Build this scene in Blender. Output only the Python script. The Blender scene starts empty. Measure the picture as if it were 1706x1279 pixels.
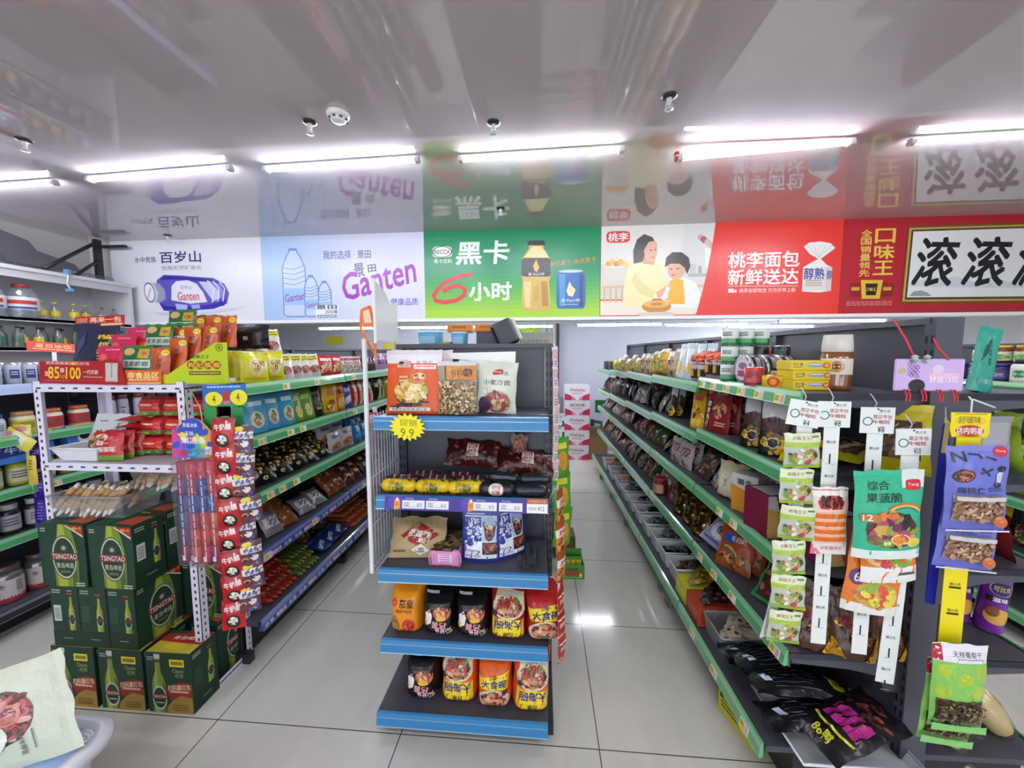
import bpy, math, random
import numpy as np
from mathutils import Vector, Matrix, Euler

SC = bpy.context.scene
COL = SC.collection
PI = math.pi

# ---------------------------------------------------------------- camera, world, exposure
cam_data = bpy.data.cameras.new('camera')
cam = bpy.data.objects.new('camera', cam_data); COL.objects.link(cam)
cam_data.sensor_width = 36.0; cam_data.lens = 632.0/1706*36; cam_data.clip_start = .02
cam.matrix_world = Matrix(((0.99677219, -0.00228558, 0.08024948, 0),
                           (0.08017072, 0.08095671, -0.99348813, 0),
                           (-0.00422604, 0.996715, 0.08087863, 1.57),
                           (0, 0, 0, 1)))
SC.camera = cam
SC.view_settings.view_transform = 'Standard'; SC.view_settings.look = 'None'
SC.view_settings.gamma = 1; SC.view_settings.use_curve_mapping = False
SC.view_settings.exposure = 0.82
world = bpy.data.worlds.new('daylight'); SC.world = world; world.use_nodes = True
world.node_tree.nodes['Background'].inputs[0].default_value = (.86, .93, 1, 1)
world.node_tree.nodes['Background'].inputs[1].default_value = 2.2
TUBE_POWER = 52.0

# ---------------------------------------------------------------- materials
def lin(h):
    h = h.lstrip('#'); c = [int(h[i:i+2], 16)/255 for i in (0, 2, 4)]
    return tuple(x/12.92 if x <= .04045 else ((x+.055)/1.055)**2.4 for x in c)
_M = {}
def mat(key):
    """key = 'kind#rrggbb': p paper, f glossy film, m painted metal, o foil, s smooth plastic, v card under a clear glossy cover, e light, c clear film, g glass-like plastic"""
    if key in _M: return _M[key]
    kind, hexa = key.split('#'); col = lin(hexa)
    m = bpy.data.materials.new({'p': 'paper', 'f': 'film', 'm': 'painted_metal', 'o': 'foil', 's': 'plastic', 'e': 'lamp', 'c': 'clear_film', 'g': 'clear_plastic', 'v': 'covered_card'}[kind]+'_'+hexa)
    m.use_nodes = True; nt = m.node_tree; N = nt.nodes; L = nt.links
    b = N['Principled BSDF']; out = N['Material Output']
    if kind == 'e':
        N.remove(b); e = N.new('ShaderNodeEmission'); e.inputs[0].default_value = (*col, 1); e.inputs[1].default_value = TUBE_POWER
        L.new(e.outputs[0], out.inputs[0])
    elif kind in 'cg':
        N.remove(b); t = N.new('ShaderNodeBsdfTransparent'); t.inputs[0].default_value = (*col, 1)
        g = N.new('ShaderNodeBsdfGlossy'); g.inputs['Roughness'].default_value = .12
        d = N.new('ShaderNodeBsdfDiffuse'); d.inputs[0].default_value = (.75, .77, .78, 1)
        mx = N.new('ShaderNodeMixShader'); mx.inputs[0].default_value = .25 if kind == 'c' else .5
        L.new(g.outputs[0], mx.inputs[1]); L.new(d.outputs[0], mx.inputs[2])
        m2 = N.new('ShaderNodeMixShader'); m2.inputs[0].default_value = .12 if kind == 'c' else .3
        L.new(t.outputs[0], m2.inputs[1]); L.new(mx.outputs[0], m2.inputs[2]); L.new(m2.outputs[0], out.inputs[0])
        tc = N.new('ShaderNodeTexCoord'); nz = N.new('ShaderNodeTexNoise'); nz.inputs['Scale'].default_value = 40
        bp = N.new('ShaderNodeBump'); bp.inputs['Strength'].default_value = .6; bp.inputs['Distance'].default_value = .01
        L.new(tc.outputs['Object'], nz.inputs['Vector']); L.new(nz.outputs[0], bp.inputs['Height']); L.new(bp.outputs[0], g.inputs['Normal'])
    else:
        rough, metal, bump, scale, spec = {'p': (.55, 0, .08, 60, .4), 'f': (.24, 0, .45, 34, .5), 'm': (.42, 0, .04, 25, .5), 'o': (.25, .85, .6, 34, .5), 's': (.3, 0, .02, 25, .5), 'v': (.3, 0, .02, 25, .5)}[kind]
        tc = N.new('ShaderNodeTexCoord'); nz = N.new('ShaderNodeTexNoise'); nz.inputs['Scale'].default_value = scale; nz.inputs['Detail'].default_value = 2
        L.new(tc.outputs['Object'], nz.inputs['Vector'])
        bp = N.new('ShaderNodeBump'); bp.inputs['Strength'].default_value = bump; bp.inputs['Distance'].default_value = .006
        L.new(nz.outputs[0], bp.inputs['Height']); L.new(bp.outputs[0], b.inputs['Normal'])
        b.inputs['Base Color'].default_value = (*col, 1); b.inputs['Roughness'].default_value = rough
        if kind == 'v': b.inputs['Coat Weight'].default_value = 1; b.inputs['Coat Roughness'].default_value = .09; b.inputs['Coat IOR'].default_value = 1.9
        b.inputs['Metallic'].default_value = metal; b.inputs['Specular IOR Level'].default_value = spec
    _M[key] = m
    return m

# ---------------------------------------------------------------- mesh building
class MB:
    def __init__(s): s.v = []; s.f = []; s.m = []; s.n = 0; s.sm = []
    def add(s, verts, faces, key, smooth=False):
        b = s.n; s.v.extend(tuple(map(float, p)) for p in verts); s.n = len(s.v)
        for f in faces: s.f.append(tuple(i+b for i in f)); s.m.append(key); s.sm.append(smooth)
        return s
    def box(s, x0, y0, z0, x1, y1, z1, key):
        v = [(x0, y0, z0), (x1, y0, z0), (x1, y1, z0), (x0, y1, z0), (x0, y0, z1), (x1, y0, z1), (x1, y1, z1), (x0, y1, z1)]
        return s.add(v, [(0, 3, 2, 1), (4, 5, 6, 7), (0, 1, 5, 4), (1, 2, 6, 5), (2, 3, 7, 6), (3, 0, 4, 7)], key)
    def rbox(s, x0, y0, z0, x1, y1, z1, r, key):
        """box with chamfered edges"""
        X, Y, Z = (x0, x1), (y0, y1), (z0, z1); v = []; f = []
        def c(i, j, k):
            sx, sy, sz = (1, -1)[i], (1, -1)[j], (1, -1)[k]
            return [(X[i], Y[j]+sy*r, Z[k]+sz*r), (X[i]+sx*r, Y[j], Z[k]+sz*r), (X[i]+sx*r, Y[j]+sy*r, Z[k])]
        id_ = {}
        for i in (0, 1):
            for j in (0, 1):
                for k in (0, 1): id_[i, j, k] = len(v); v += c(i, j, k); f.append((len(v)-3, len(v)-2, len(v)-1))
        g = lambda i, j, k, a: id_[i, j, k]+a
        for i in (0, 1): f.append((g(i, 0, 0, 0), g(i, 1, 0, 0), g(i, 1, 1, 0), g(i, 0, 1, 0)))
        for j in (0, 1): f.append((g(0, j, 0, 1), g(1, j, 0, 1), g(1, j, 1, 1), g(0, j, 1, 1)))
        for k in (0, 1): f.append((g(0, 0, k, 2), g(1, 0, k, 2), g(1, 1, k, 2), g(0, 1, k, 2)))
        for i in (0, 1):
            for j in (0, 1): f.append((g(i, j, 0, 0), g(i, j, 1, 0), g(i, j, 1, 1), g(i, j, 0, 1)))
            for k in (0, 1): f.append((g(i, 0, k, 0), g(i, 1, k, 0), g(i, 1, k, 2), g(i, 0, k, 2)))
        for j in (0, 1):
            for k in (0, 1): f.append((g(0, j, k, 1), g(1, j, k, 1), g(1, j, k, 2), g(0, j, k, 2)))
        return s.add(v, f, key)
    def tube(s, pts, r, key, n=8, cap=True):
        pts = [Vector(p) for p in pts]; rs = r if isinstance(r, (list, tuple)) else [r]*len(pts)
        v = []; f = []; a = None
        for i, p in enumerate(pts):
            d = (pts[min(i+1, len(pts)-1)]-pts[max(i-1, 0)]).normalized()
            if a is None: a = d.orthogonal().normalized()
            a = (a-d*a.dot(d)).normalized(); b = d.cross(a)
            for k in range(n):
                t = 2*PI*k/n; v.append(p+(a*math.cos(t)+b*math.sin(t))*rs[i])
        for i in range(len(pts)-1):
            for k in range(n): f.append((i*n+k, i*n+(k+1) % n, (i+1)*n+(k+1) % n, (i+1)*n+k))
        if cap: f.append(tuple(range(n))[::-1]); f.append(tuple(range((len(pts)-1)*n, len(pts)*n)))
        return s.add(v, f, key, True)
    def lathe(s, prof, keys, n=16, c=(0, 0, 0), axis='z'):
        """prof [(radius, height)], keys one per segment or a single key"""
        v = []
        for r, h in prof:
            for k in range(n):
                t = 2*PI*k/n; x, y = r*math.cos(t), r*math.sin(t)
                v.append((c[0]+x, c[1]+y, c[2]+h) if axis == 'z' else ((c[0]+x, c[1]+h, c[2]+y) if axis == 'y' else (c[0]+h, c[1]+x, c[2]+y)))
        b = len(prof)
        for i in range(b-1):
            f = [(i*n+k, i*n+(k+1) % n, (i+1)*n+(k+1) % n, (i+1)*n+k) for k in range(n)]
            s.add([], [], keys) if False else None
            s._lf(v, f, keys if isinstance(keys, str) else keys[i], i == 0)
        s._lf(v, [tuple(range(n))[::-1]], keys if isinstance(keys, str) else keys[0], False)
        s._lf(v, [tuple(range((b-1)*n, b*n))], keys if isinstance(keys, str) else keys[-1], False)
        s._base = None
        return s
    _base = None
    def _lf(s, v, f, key, first):
        if first: s._base = s.n; s.v.extend(v); s.n = len(s.v)
        for q in f: s.f.append(tuple(i+s._base for i in q)); s.m.append(key); s.sm.append(len(q) == 4)
    def prism(s, pts, y0, y1, key, side=None):
        """polygon in x,z extruded along y"""
        n = len(pts); v = [(x, y0, z) for x, z in pts]+[(x, y1, z) for x, z in pts]
        s.add(v, [tuple(range(n)), tuple(range(n, 2*n))[::-1]], key)
        return s.add(v, [(i, i+n, (i+1) % n+n, (i+1) % n) for i in range(n)], side or key)
    def mesh(s, name='mesh'):
        me = bpy.data.meshes.new(name); keys = []
        for k in s.m:
            if k not in keys: keys.append(k)
        me.from_pydata(s.v, [], s.f)
        for k in keys: me.materials.append(mat(k) if isinstance(k, str) else k)
        ix = {k: i for i, k in enumerate(keys)}
        me.polygons.foreach_set('material_index', [ix[k] for k in s.m])
        me.polygons.foreach_set('use_smooth', s.sm)
        me.update()
        return me
    def build(s, name, parent=None, loc=(0, 0, 0), rot=(0, 0, 0)):
        return obj(name, s.mesh(name), parent, loc, rot)
def obj(name, me, parent=None, loc=(0, 0, 0), rot=(0, 0, 0)):
    o = bpy.data.objects.new(name, me); COL.objects.link(o); o.location = loc; o.rotation_euler = rot
    if parent is not None: o.parent = parent
    return o
def tag(o, label, cat, group=None):
    o['label'] = label; o['category'] = cat
    if group: o['group'] = group
    return o
def thing(name, label, cat, loc=(0, 0, 0), rot=(0, 0, 0), group=None):
    return tag(obj(name, None, None, loc, rot), label, cat, group)
def struct(o): o['kind'] = 'structure'; return o
def copy_tree(o, parent=None):
    c = o.copy(); COL.objects.link(c)
    if parent is not None: c.parent = parent
    for ch in list(o.children): copy_tree(ch, c)
    return c
ORD = 'first second third fourth fifth sixth seventh eighth ninth tenth eleventh twelfth thirteenth fourteenth fifteenth sixteenth seventeenth eighteenth nineteenth twentieth'.split()
ORD += ['twenty-'+x for x in ORD[:9]]+['thirtieth']+['thirty-'+x for x in ORD[:9]]

# ---------------------------------------------------------------- printed artwork (real thin layers of ink-coloured surface)
_T = {}
def text_tris(s, bold=0.0, line=1.0):
    k = (s, bold, line)
    if k not in _T:
        c = bpy.data.curves.new('lettering', 'FONT'); c.body = s; c.offset = bold; c.resolution_u = 2; c.size = 1; c.space_line = line; c.align_x = 'CENTER'
        o = bpy.data.objects.new('lettering', c); COL.objects.link(o)
        me = bpy.data.meshes.new_from_object(o.evaluated_get(bpy.context.evaluated_depsgraph_get()))
        v = np.array([x.co[:2] for x in me.vertices]) if len(me.vertices) else np.zeros((0, 2))
        me.calc_loop_triangles(); t = np.array([x.vertices[:] for x in me.loop_triangles], int).reshape(-1, 3)
        bpy.data.objects.remove(o); bpy.data.curves.remove(c); bpy.data.meshes.remove(me)
        if len(v):
            lo, hi = v.min(0), v.max(0); v = (v-(lo+hi)/2)/(hi[1]-lo[1])
        _T[k] = (v, t)
    return _T[k]
def tess(v, t, L):
    v = [tuple(p) for p in v]; out = []; st = [tuple(x) for x in t]; mid = {}
    L2 = L*L
    while st:
        a, b, c = st.pop(); A, B, C = v[a], v[b], v[c]
        d = ((A[0]-B[0])**2+(A[1]-B[1])**2, (B[0]-C[0])**2+(B[1]-C[1])**2, (C[0]-A[0])**2+(C[1]-A[1])**2)
        m = max(d)
        if m <= L2: out.append((a, b, c)); continue
        k = d.index(m)
        if k == 1: a, b, c = b, c, a
        elif k == 2: a, b, c = c, a, b
        e = (min(a, b), max(a, b))
        if e not in mid: mid[e] = len(v); v.append(((v[a][0]+v[b][0])/2, (v[a][1]+v[b][1])/2))
        q = mid[e]; st.append((a, q, c)); st.append((q, b, c))
    return np.array(v), out
def ear(pts):
    """triangulate a simple polygon"""
    n = len(pts); idx = list(range(n)); A = sum(pts[i][0]*pts[(i+1) % n][1]-pts[(i+1) % n][0]*pts[i][1] for i in range(n))
    if A < 0: idx.reverse()
    cr = lambda o, a, b: (a[0]-o[0])*(b[1]-o[1])-(a[1]-o[1])*(b[0]-o[0])
    out = []; guard = 0
    while len(idx) > 3 and guard < 4000:
        guard += 1; done = False
        for i in range(len(idx)):
            a, b, c = idx[i-1], idx[i], idx[(i+1) % len(idx)]
            if cr(pts[a], pts[b], pts[c]) <= 1e-12: continue
            if any(cr(pts[a], pts[b], pts[p]) >= 0 and cr(pts[b], pts[c], pts[p]) >= 0 and cr(pts[c], pts[a], pts[p]) >= 0 for p in idx if p not in (a, b, c)): continue
            out.append((a, b, c)); idx.pop(i); done = True; break
        if not done: break
    if len(idx) >= 3:
        for i in range(1, len(idx)-1): out.append((idx[0], idx[i], idx[i+1]))
    return out
class Art:
    """artwork on a W x H panel; u, v are fractions from the panel's lower left corner; k = material kind"""
    def __init__(s, W, H, k='p'): s.W = W; s.H = H; s.k = k; s.L = []
    def key(s, c): return c if '#' in c and c[0] != '#' else s.k+c
    def raw(s, v, t, c): s.L.append((s.key(c), np.asarray(v, float), t)); return s
    def poly(s, pts, c): p = [(u*s.W, v*s.H) for u, v in pts]; return s.raw(p, ear(p), c)
    def rect(s, u0, v0, u1, v1, c): return s.raw([(u0*s.W, v0*s.H), (u1*s.W, v0*s.H), (u1*s.W, v1*s.H), (u0*s.W, v1*s.H)], [(0, 1, 2), (0, 2, 3)], c)
    def ell(s, u, v, ru, rv, c, n=20, rot=0, a0=0, a1=2*PI, pw=1):
        p = [(0., 0.)]
        for i in range(n+1):
            t = a0+(a1-a0)*i/n; x, y = math.cos(t), math.sin(t)
            x = math.copysign(abs(x)**pw, x)*ru*s.W; y = math.copysign(abs(y)**pw, y)*rv*s.H; p.append((x, y))
        q = [(u*s.W+x*math.cos(rot)-y*math.sin(rot), v*s.H+x*math.sin(rot)+y*math.cos(rot)) for x, y in p]
        return s.raw(q, [(0, i, i+1) for i in range(1, n+1)], c)
    def ring(s, u, v, ru, rv, th, c, n=28, a0=0, a1=2*PI, rot=0):
        q = []; f = []
        for i in range(n+1):
            t = a0+(a1-a0)*i/n
            for k in (1, 1-th):
                x, y = math.cos(t)*ru*s.W*k, math.sin(t)*rv*s.H*k
                q.append((u*s.W+x*math.cos(rot)-y*math.sin(rot), v*s.H+x*math.sin(rot)+y*math.cos(rot)))
        for i in range(n): f += [(2*i, 2*i+1, 2*i+3), (2*i, 2*i+3, 2*i+2)]
        return s.raw(q, f, c)
    def line(s, pts, th, c):
        """stroke through points, th in fraction of H"""
        P = [Vector((u*s.W, v*s.H)) for u, v in pts]; h = th*s.H/2; q = []; f = []
        for i, p in enumerate(P):
            d = (P[min(i+1, len(P)-1)]-P[max(i-1, 0)]); d = d.normalized() if d.length else Vector((1, 0)); n = Vector((-d.y, d.x))*h
            q += [tuple(p+n), tuple(p-n)]
        for i in range(len(P)-1): f += [(2*i, 2*i+1, 2*i+3), (2*i, 2*i+3, 2*i+2)]
        return s.raw(q, f, c)
    def txt(s, t, u, v, h, c, bold=0, w=None, rot=0, shear=0, flip=False):
        """text whose box is centred on u, v with height h (fraction of H) and width w (fraction of W)"""
        P, T = text_tris(t)
        if not len(P): return s
        if bold:  # heavier strokes: the same glyphs laid down again slightly to each side
            b = bold*.55
            for d in [(b, b), (-b, -b), (b, -b), (-b, b)]+([(b, 0), (-b, 0), (0, b), (0, -b)] if bold > .035 else []):
                s._put(P+np.array(d), T, u, v, h, c, w, rot, shear, flip)
        return s._put(P, T, u, v, h, c, w, rot, shear, flip)
    def _put(s, P, T, u, v, h, c, w, rot, shear, flip):
        P = P*(h*s.H)
        if w: P = P*np.array([w*s.W/(P[:, 0].max()-P[:, 0].min()), 1])
        P = np.stack([P[:, 0]+shear*P[:, 1], P[:, 1]], 1)
        if flip: P = -P
        cs, sn = math.cos(rot), math.sin(rot)
        P = np.stack([P[:, 0]*cs-P[:, 1]*sn+u*s.W, P[:, 0]*sn+P[:, 1]*cs+v*s.H], 1)
        return s.raw(P, T, c)
    def vtxt(s, t, u, v1, v0, c, bold=0, w=.1):
        n = len(t); d = (v1-v0)/n
        for i, ch in enumerate(t): s.txt(ch, u, v1-d*(i+.5), d*.86, c, bold, w)
        return s
    def blobs(s, seed, n, u, v, ru, rv, sz, cols, el=1.6, box=False):
        """scattered pieces (nuts, noodles, fruit) inside an ellipse or box"""
        R = random.Random(seed)
        for i in range(n):
            while True:
                a, b = R.uniform(-1, 1), R.uniform(-1, 1)
                if box or a*a+b*b <= 1: break
            z = sz*R.uniform(.7, 1.3)
            s.ell(u+a*ru, v+b*rv, z*s.H/s.W*el, z, R.choice(cols), 7, R.uniform(0, PI))
        return s
    def bars(s, u, v, w, h, rows, c, seed=0):
        """unreadably small print as short dashes"""
        R = random.Random(seed)
        for r in range(rows):
            y = v-r*h*1.9; x = u
            while x < u+w:
                d = R.uniform(.04, .12)*w+.004; s.rect(x, y, min(x+d, u+w), y+h, c); x += d+.02*w
        return s
    def apply(s, mb, fn, L=None, eps=.0006):
        for i, (key, v, t) in enumerate(s.L):
            if L: v, t = tess(v, t, L)
            mb.add([fn(x, y, eps*(1+.06*i) if not L else eps*(1+.07*i)) for x, y in v], [tuple(int(q) for q in f) for f in t], key)
        return mb
def flat(o, U, V):
    """mapping for a flat panel: origin, right and up unit vectors; print stands off along U x V"""
    o, U, V = Vector(o), Vector(U), Vector(V); N = U.cross(V).normalized()
    return lambda x, y, e: o+U*x+V*y+N*e

# ================================================================ the room
def node_mat(name): 
    m = bpy.data.materials.new(name); m.use_nodes = True; return m, m.node_tree.nodes, m.node_tree.links
def floor_mat():
    m, N, L = node_mat('polished_tile'); b = N['Principled BSDF']
    tc = N.new('ShaderNodeTexCoord'); sp = N.new('ShaderNodeSeparateXYZ'); L.new(tc.outputs['Object'], sp.inputs[0])
    def mth(op, a, bb=None):
        n = N.new('ShaderNodeMath'); n.operation = op
        for i, x in enumerate((a, bb)):
            if x is None: continue
            if isinstance(x, (int, float)): n.inputs[i].default_value = x
            else: L.new(x, n.inputs[i])
        return n.outputs[0]
    d = []
    for ax, o, s in ((0, .228, .81), (1, 1.407, .70)):
        f = mth('FRACT', mth('DIVIDE', mth('SUBTRACT', sp.outputs[ax], o), s))
        d.append(mth('MULTIPLY', mth('MINIMUM', f, mth('SUBTRACT', 1, f)), s))
    g = mth('LESS_THAN', mth('MINIMUM', d[0], d[1]), .0022)
    n1 = N.new('ShaderNodeTexNoise'); n1.inputs['Scale'].default_value = 3.5; n1.inputs['Detail'].default_value = 8; n1.inputs['Roughness'].default_value = .65
    mp = N.new('ShaderNodeMapping'); mp.inputs['Scale'].default_value = (1, .35, 1); L.new(tc.outputs['Object'], mp.inputs[0]); L.new(mp.outputs[0], n1.inputs['Vector'])
    cr = N.new('ShaderNodeValToRGB'); cr.color_ramp.elements[0].position = .3; cr.color_ramp.elements[1].position = .72
    cr.color_ramp.elements[0].color = (*lin('cac7be'), 1); cr.color_ramp.elements[1].color = (*lin('dad7ce'), 1); L.new(n1.outputs[0], cr.inputs[0])
    mx = N.new('ShaderNodeMix'); mx.data_type = 'RGBA'; L.new(g, mx.inputs['Factor']); L.new(cr.outputs[0], mx.inputs[6]); mx.inputs[7].default_value = (*lin('4c4944'), 1)
    L.new(mx.outputs[2], b.inputs['Base Color'])
    b.inputs['Roughness'].default_value = .11; b.inputs['Specular IOR Level'].default_value = .55
    return m
def ceiling_mat():
    m, N, L = node_mat('glossy_stretch_film'); b = N['Principled BSDF']
    tc = N.new('ShaderNodeTexCoord'); mp = N.new('ShaderNodeMapping'); mp.inputs['Scale'].default_value = (1.2, .5, 1)
    mp.inputs['Rotation'].default_value = (0, 0, .35)
    n1 = N.new('ShaderNodeTexNoise'); n1.inputs['Scale'].default_value = 2.2; n1.inputs['Detail'].default_value = 5
    L.new(tc.outputs['Object'], mp.inputs[0]); L.new(mp.outputs[0], n1.inputs['Vector'])
    cr = N.new('ShaderNodeValToRGB'); cr.color_ramp.elements[0].position = .3; cr.color_ramp.elements[1].position = .75
    cr.color_ramp.elements[0].color = (*lin('bfb5b8'), 1); cr.color_ramp.elements[1].color = (*lin('cbc1c4'), 1)
    L.new(n1.outputs[0], cr.inputs[0]); L.new(cr.outputs[0], b.inputs['Base Color'])
    bp = N.new('ShaderNodeBump'); bp.inputs['Strength'].default_value = .03; bp.inputs['Distance'].default_value = .01
    L.new(n1.outputs[0], bp.inputs['Height']); L.new(bp.outputs[0], b.inputs['Normal'])
    b.inputs['Roughness'].default_value = .035; b.inputs['IOR'].default_value = 2.0
    return m
def slab(name, x0, y0, z0, x1, y1, z1, key):
    return struct(MB().box(x0, y0, z0, x1, y1, z1, key).build(name))
slab('floor', -4.6, -5, -.1, 5.0, 6.1, 0, floor_mat())
slab('ceiling', -4.28, -5, 2.7, 5.0, 3.7, 2.8, ceiling_mat())
slab('ceiling_loft', -4.6, 3.7, 2.02, 5.0, 6.1, 2.1, 'p#e2e2e2')
slab('ceiling_gap', -4.6, -5, 2.86, -4.2, 3.7, 2.95, 'p#55534f')
slab('wall_left', -4.7, -5, 0, -4.6, 6.1, 2.95, 'p#c4c1c0')
slab('wall_right', 5.0, -5, 0, 5.1, 6.1, 2.8, 'p#c9c7c5')
slab('wall_back', -4.6, 6.1, 0, 5.0, 6.2, 2.1, 'p#bcbfca')
struct(MB().box(-4.6, 3.6, 1.9, 5.0, 3.7, 2.86, 'p#d8d8d8').box(-4.36, 3.555, 1.872, 5.0, 3.7, 1.9, 's#f0f0f0').build('trim_bulkhead'))
# shopfront behind the camera: piers and a deep lintel around two wide open bays
w = MB(); w.box(-4.6, -5.1, 2.35, 5, -5, 2.8, 'p#cfcdca')
for x0, x1 in ((-4.6, -3.6), (-.2, .3), (4.0, 5.0)): w.box(x0, -5.1, 0, x1, -5, 2.35, 'p#cfcdca')
struct(w.build('wall_front'))
slab('floor_pavement', -7, -9, -.12, 7, -5, -.02, 'p#a5a39d')

# ---------------------------------------------------------------- ceiling tube lamps
def tube_lamp(label, a, b, drop_a=.012, drop_b=.012, z=2.7, hang=0, group='ceiling tube lamps'):
    (xa, ya), (xb, yb) = a, b
    A, B = Vector((xa, ya, z-drop_a)), Vector((xb, yb, z-drop_b)); d = B-A; Ln = d.length
    r = thing('tube_lamp', label, 'lamp', A, (0, -math.asin(d.z/Ln), math.atan2(d.y, d.x)), group)
    MB().rbox(0, -.016, -.012, Ln, .016, .0, .003, 's#e9e9ec').build('housing', r)
    pr = [(.019*math.cos(t), .019*math.sin(t)) for t in [PI+PI*i/8 for i in range(9)]]
    n = len(pr); v = [(x, y, zz-.012) for x in (.03, Ln-.03) for y, zz in pr]
    f = [(i, i+1, n+i+1, n+i) for i in range(n-1)]+[tuple(range(n)), tuple(range(n, 2*n))[::-1], (0, n, 2*n-1, n-1)]
    MB().add(v, f, 'e#f0f4ff').build('diffuser', r)
    for x0 in (0, Ln-.03): MB().rbox(x0, -.021, -.034, x0+.03, .021, -.011, .004, 's#d9d9dc').build('end_cap', r)
    if hang:
        for x in (.12, Ln-.12): MB().tube([(x, 0, -.002), (x, 0, hang+.01)], .004, 's#cfcfd2', 6).build('hanging_rod', r)
    return r
for i, (a, b, da, db, lab) in enumerate((
        ((-4.2, 2.33), (-3.1, 2.28), .012, .012, 'white tube lamp at the far left end of the front ceiling row'),
        ((-2.86, 2.265), (-1.84, 2.205), .012, .012, 'white tube lamp on the ceiling before the reclining water bottle poster'),
        ((-1.665, 2.24), (-.70, 2.205), .012, .012, 'white tube lamp on the ceiling before the pale blue water poster'),
        ((-.48, 2.225), (.44, 2.20), .012, .012, 'white tube lamp on the ceiling before the green drink poster'),
        ((.73, 2.23), (1.63, 2.23), .055, .012, 'white tube lamp hanging loose at one end before the red bread poster'),
        ((1.92, 2.255), (2.9, 2.23), .012, .012, 'white tube lamp on the ceiling before the framed calligraphy poster'))):
    t = tube_lamp(lab, a, b, da, db)
    if i == 4: MB().box(-.012, -.013, -.03, .006, .013, .012, 's#c8352c').box(-.013, -.014, -.012, .007, .014, -.006, 's#f4f4f4').build('warning_tape', t)
for y in (-.4, -3.0):
    for i, x in enumerate((-3.2, -1.5, .2, 1.9, 3.6)): tube_lamp(f'{ORD[i]} white tube lamp from the left wall, {"nearer" if y > -1 else "farther"} row behind the viewer', (x, y), (x+.95, y), group='ceiling tube lamps behind the viewer')
for i, (x, y, ln) in enumerate(((.40, 4.75, 1.05), (1.5, 4.9, 1.0), (-3.0, 4.9, 1.15), (-1.9, 4.9, 1.15), (-.75, 4.9, .9), (2.6, 4.5, 1.15), (2.5, 5.4, 1.1))):
    tube_lamp('white tube lamp under the low back ceiling, '+('in the empty aisle end', 'above the tinned food', 'behind the beer rack', 'above the crisps shelves', 'behind the end display', 'over the far right shelves', 'deepest on the right side')[i], (x, y), (x+ln, y), z=2.02-.08, hang=.08, group='tube lamps in the back room')

# ---------------------------------------------------------------- small ceiling fittings
def sprinkler(label, x, y):
    r = thing('fire_sprinkler', label, 'sprinkler', (x, y, 2.7), group='sprinkler heads')
    MB().lathe([(.034, 0), (.034, -.004), (.022, -.010), (.0, -.010)], 's#2b2a2a').build('rosette', r)
    m = MB().lathe([(.012, -.008), (.012, -.03), (.006, -.032), (.004, -.05)], 's#d9d9da', 10)
    for s in (-1, 1): m.tube([(s*.011, 0, -.03), (s*.014, 0, -.042), (s*.004, 0, -.054)], .0025, 's#d9d9da', 6)
    m.build('nozzle', r); MB().lathe([(.019, -.054), (.02, -.057), (.004, -.058)], 's#c9c9ca', 12).build('deflector', r)
sprinkler('chrome fire sprinkler on the ceiling nearest the left wall', -2.72, 1.88)
sprinkler('chrome fire sprinkler with black rosette beside the smoke detector', -1.137, 1.865)
sprinkler('chrome fire sprinkler with black rosette before the red bread poster', .556, 1.825)
sprinkler('pale sprinkler head on the ceiling before the green drink poster', -.243, 1.95)
sprinkler('small sprinkler head beyond the tube lamps before the green poster', -.33, 3.05)
sprinkler('small dark sprinkler head above the reclining bottle poster', -3.55, 3.43)
r = thing('smoke_detector', 'round white smoke detector on the glossy ceiling', 'smoke detector', (-.962, 1.811, 2.7))
MB().lathe([(.048, 0), (.052, -.006), (.050, -.016), (.040, -.026)], 's#e6e6e4', 24).build('base', r)
m = MB().lathe([(.038, -.024), (.036, -.034), (.026, -.042), (.0, -.043)], 's#f2f2f0', 24); 
for k in range(8): t = 2*PI*k/8; m.box(.037*math.cos(t)-.006, .037*math.sin(t)-.006, -.0345, .037*math.cos(t)+.006, .037*math.sin(t)+.006, -.0285, 's#55534f')
m.build('cover', r)

# ================================================================ advertising panels along the bulkhead
BX = [-4.33, -2.722, -1.110, .519, 2.567, 4.75]; BZ0, BZ1 = 1.90, 2.70
def mix(a, b, t):
    a, b = a.lstrip('#'), b.lstrip('#'); return '#'+''.join('%02x' % round(int(a[i:i+2], 16)*(1-t)+int(b[i:i+2], 16)*t) for i in (0, 2, 4))
def board(i, label, art, base, px):
    x0, x1 = BX[i], BX[i+1]; m = MB().box(x0+.003, 3.565, BZ0, x1-.003, 3.6, BZ1, 's'+base)
    art.apply(m, flat((x0, 3.565, BZ0), (1, 0, 0), (0, 0, 1)), eps=.0005)
    return tag(m.build('poster_panel'), label, 'poster', 'posters along the bulkhead')
def bart(i): return Art(BX[i+1]-BX[i], BZ1-BZ0, 's')
class Px:
    """photo measurements of one poster turned into fractions of that poster"""
    def __init__(s, x0, x1, t0, t1, b0, b1): s.a = (x0, x1, t0, t1, b0, b1)
    def __call__(s, x, y):
        x0, x1, t0, t1, b0, b1 = s.a; u = (x-x0)/(x1-x0); t = t0+(t1-t0)*u; b = b0+(b1-b0)*u; return u, (b-y)/(b-t)
    def h(s, d): return d/(s.a[4]-s.a[2])
    def w(s, d): return d/(s.a[1]-s.a[0])
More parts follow.
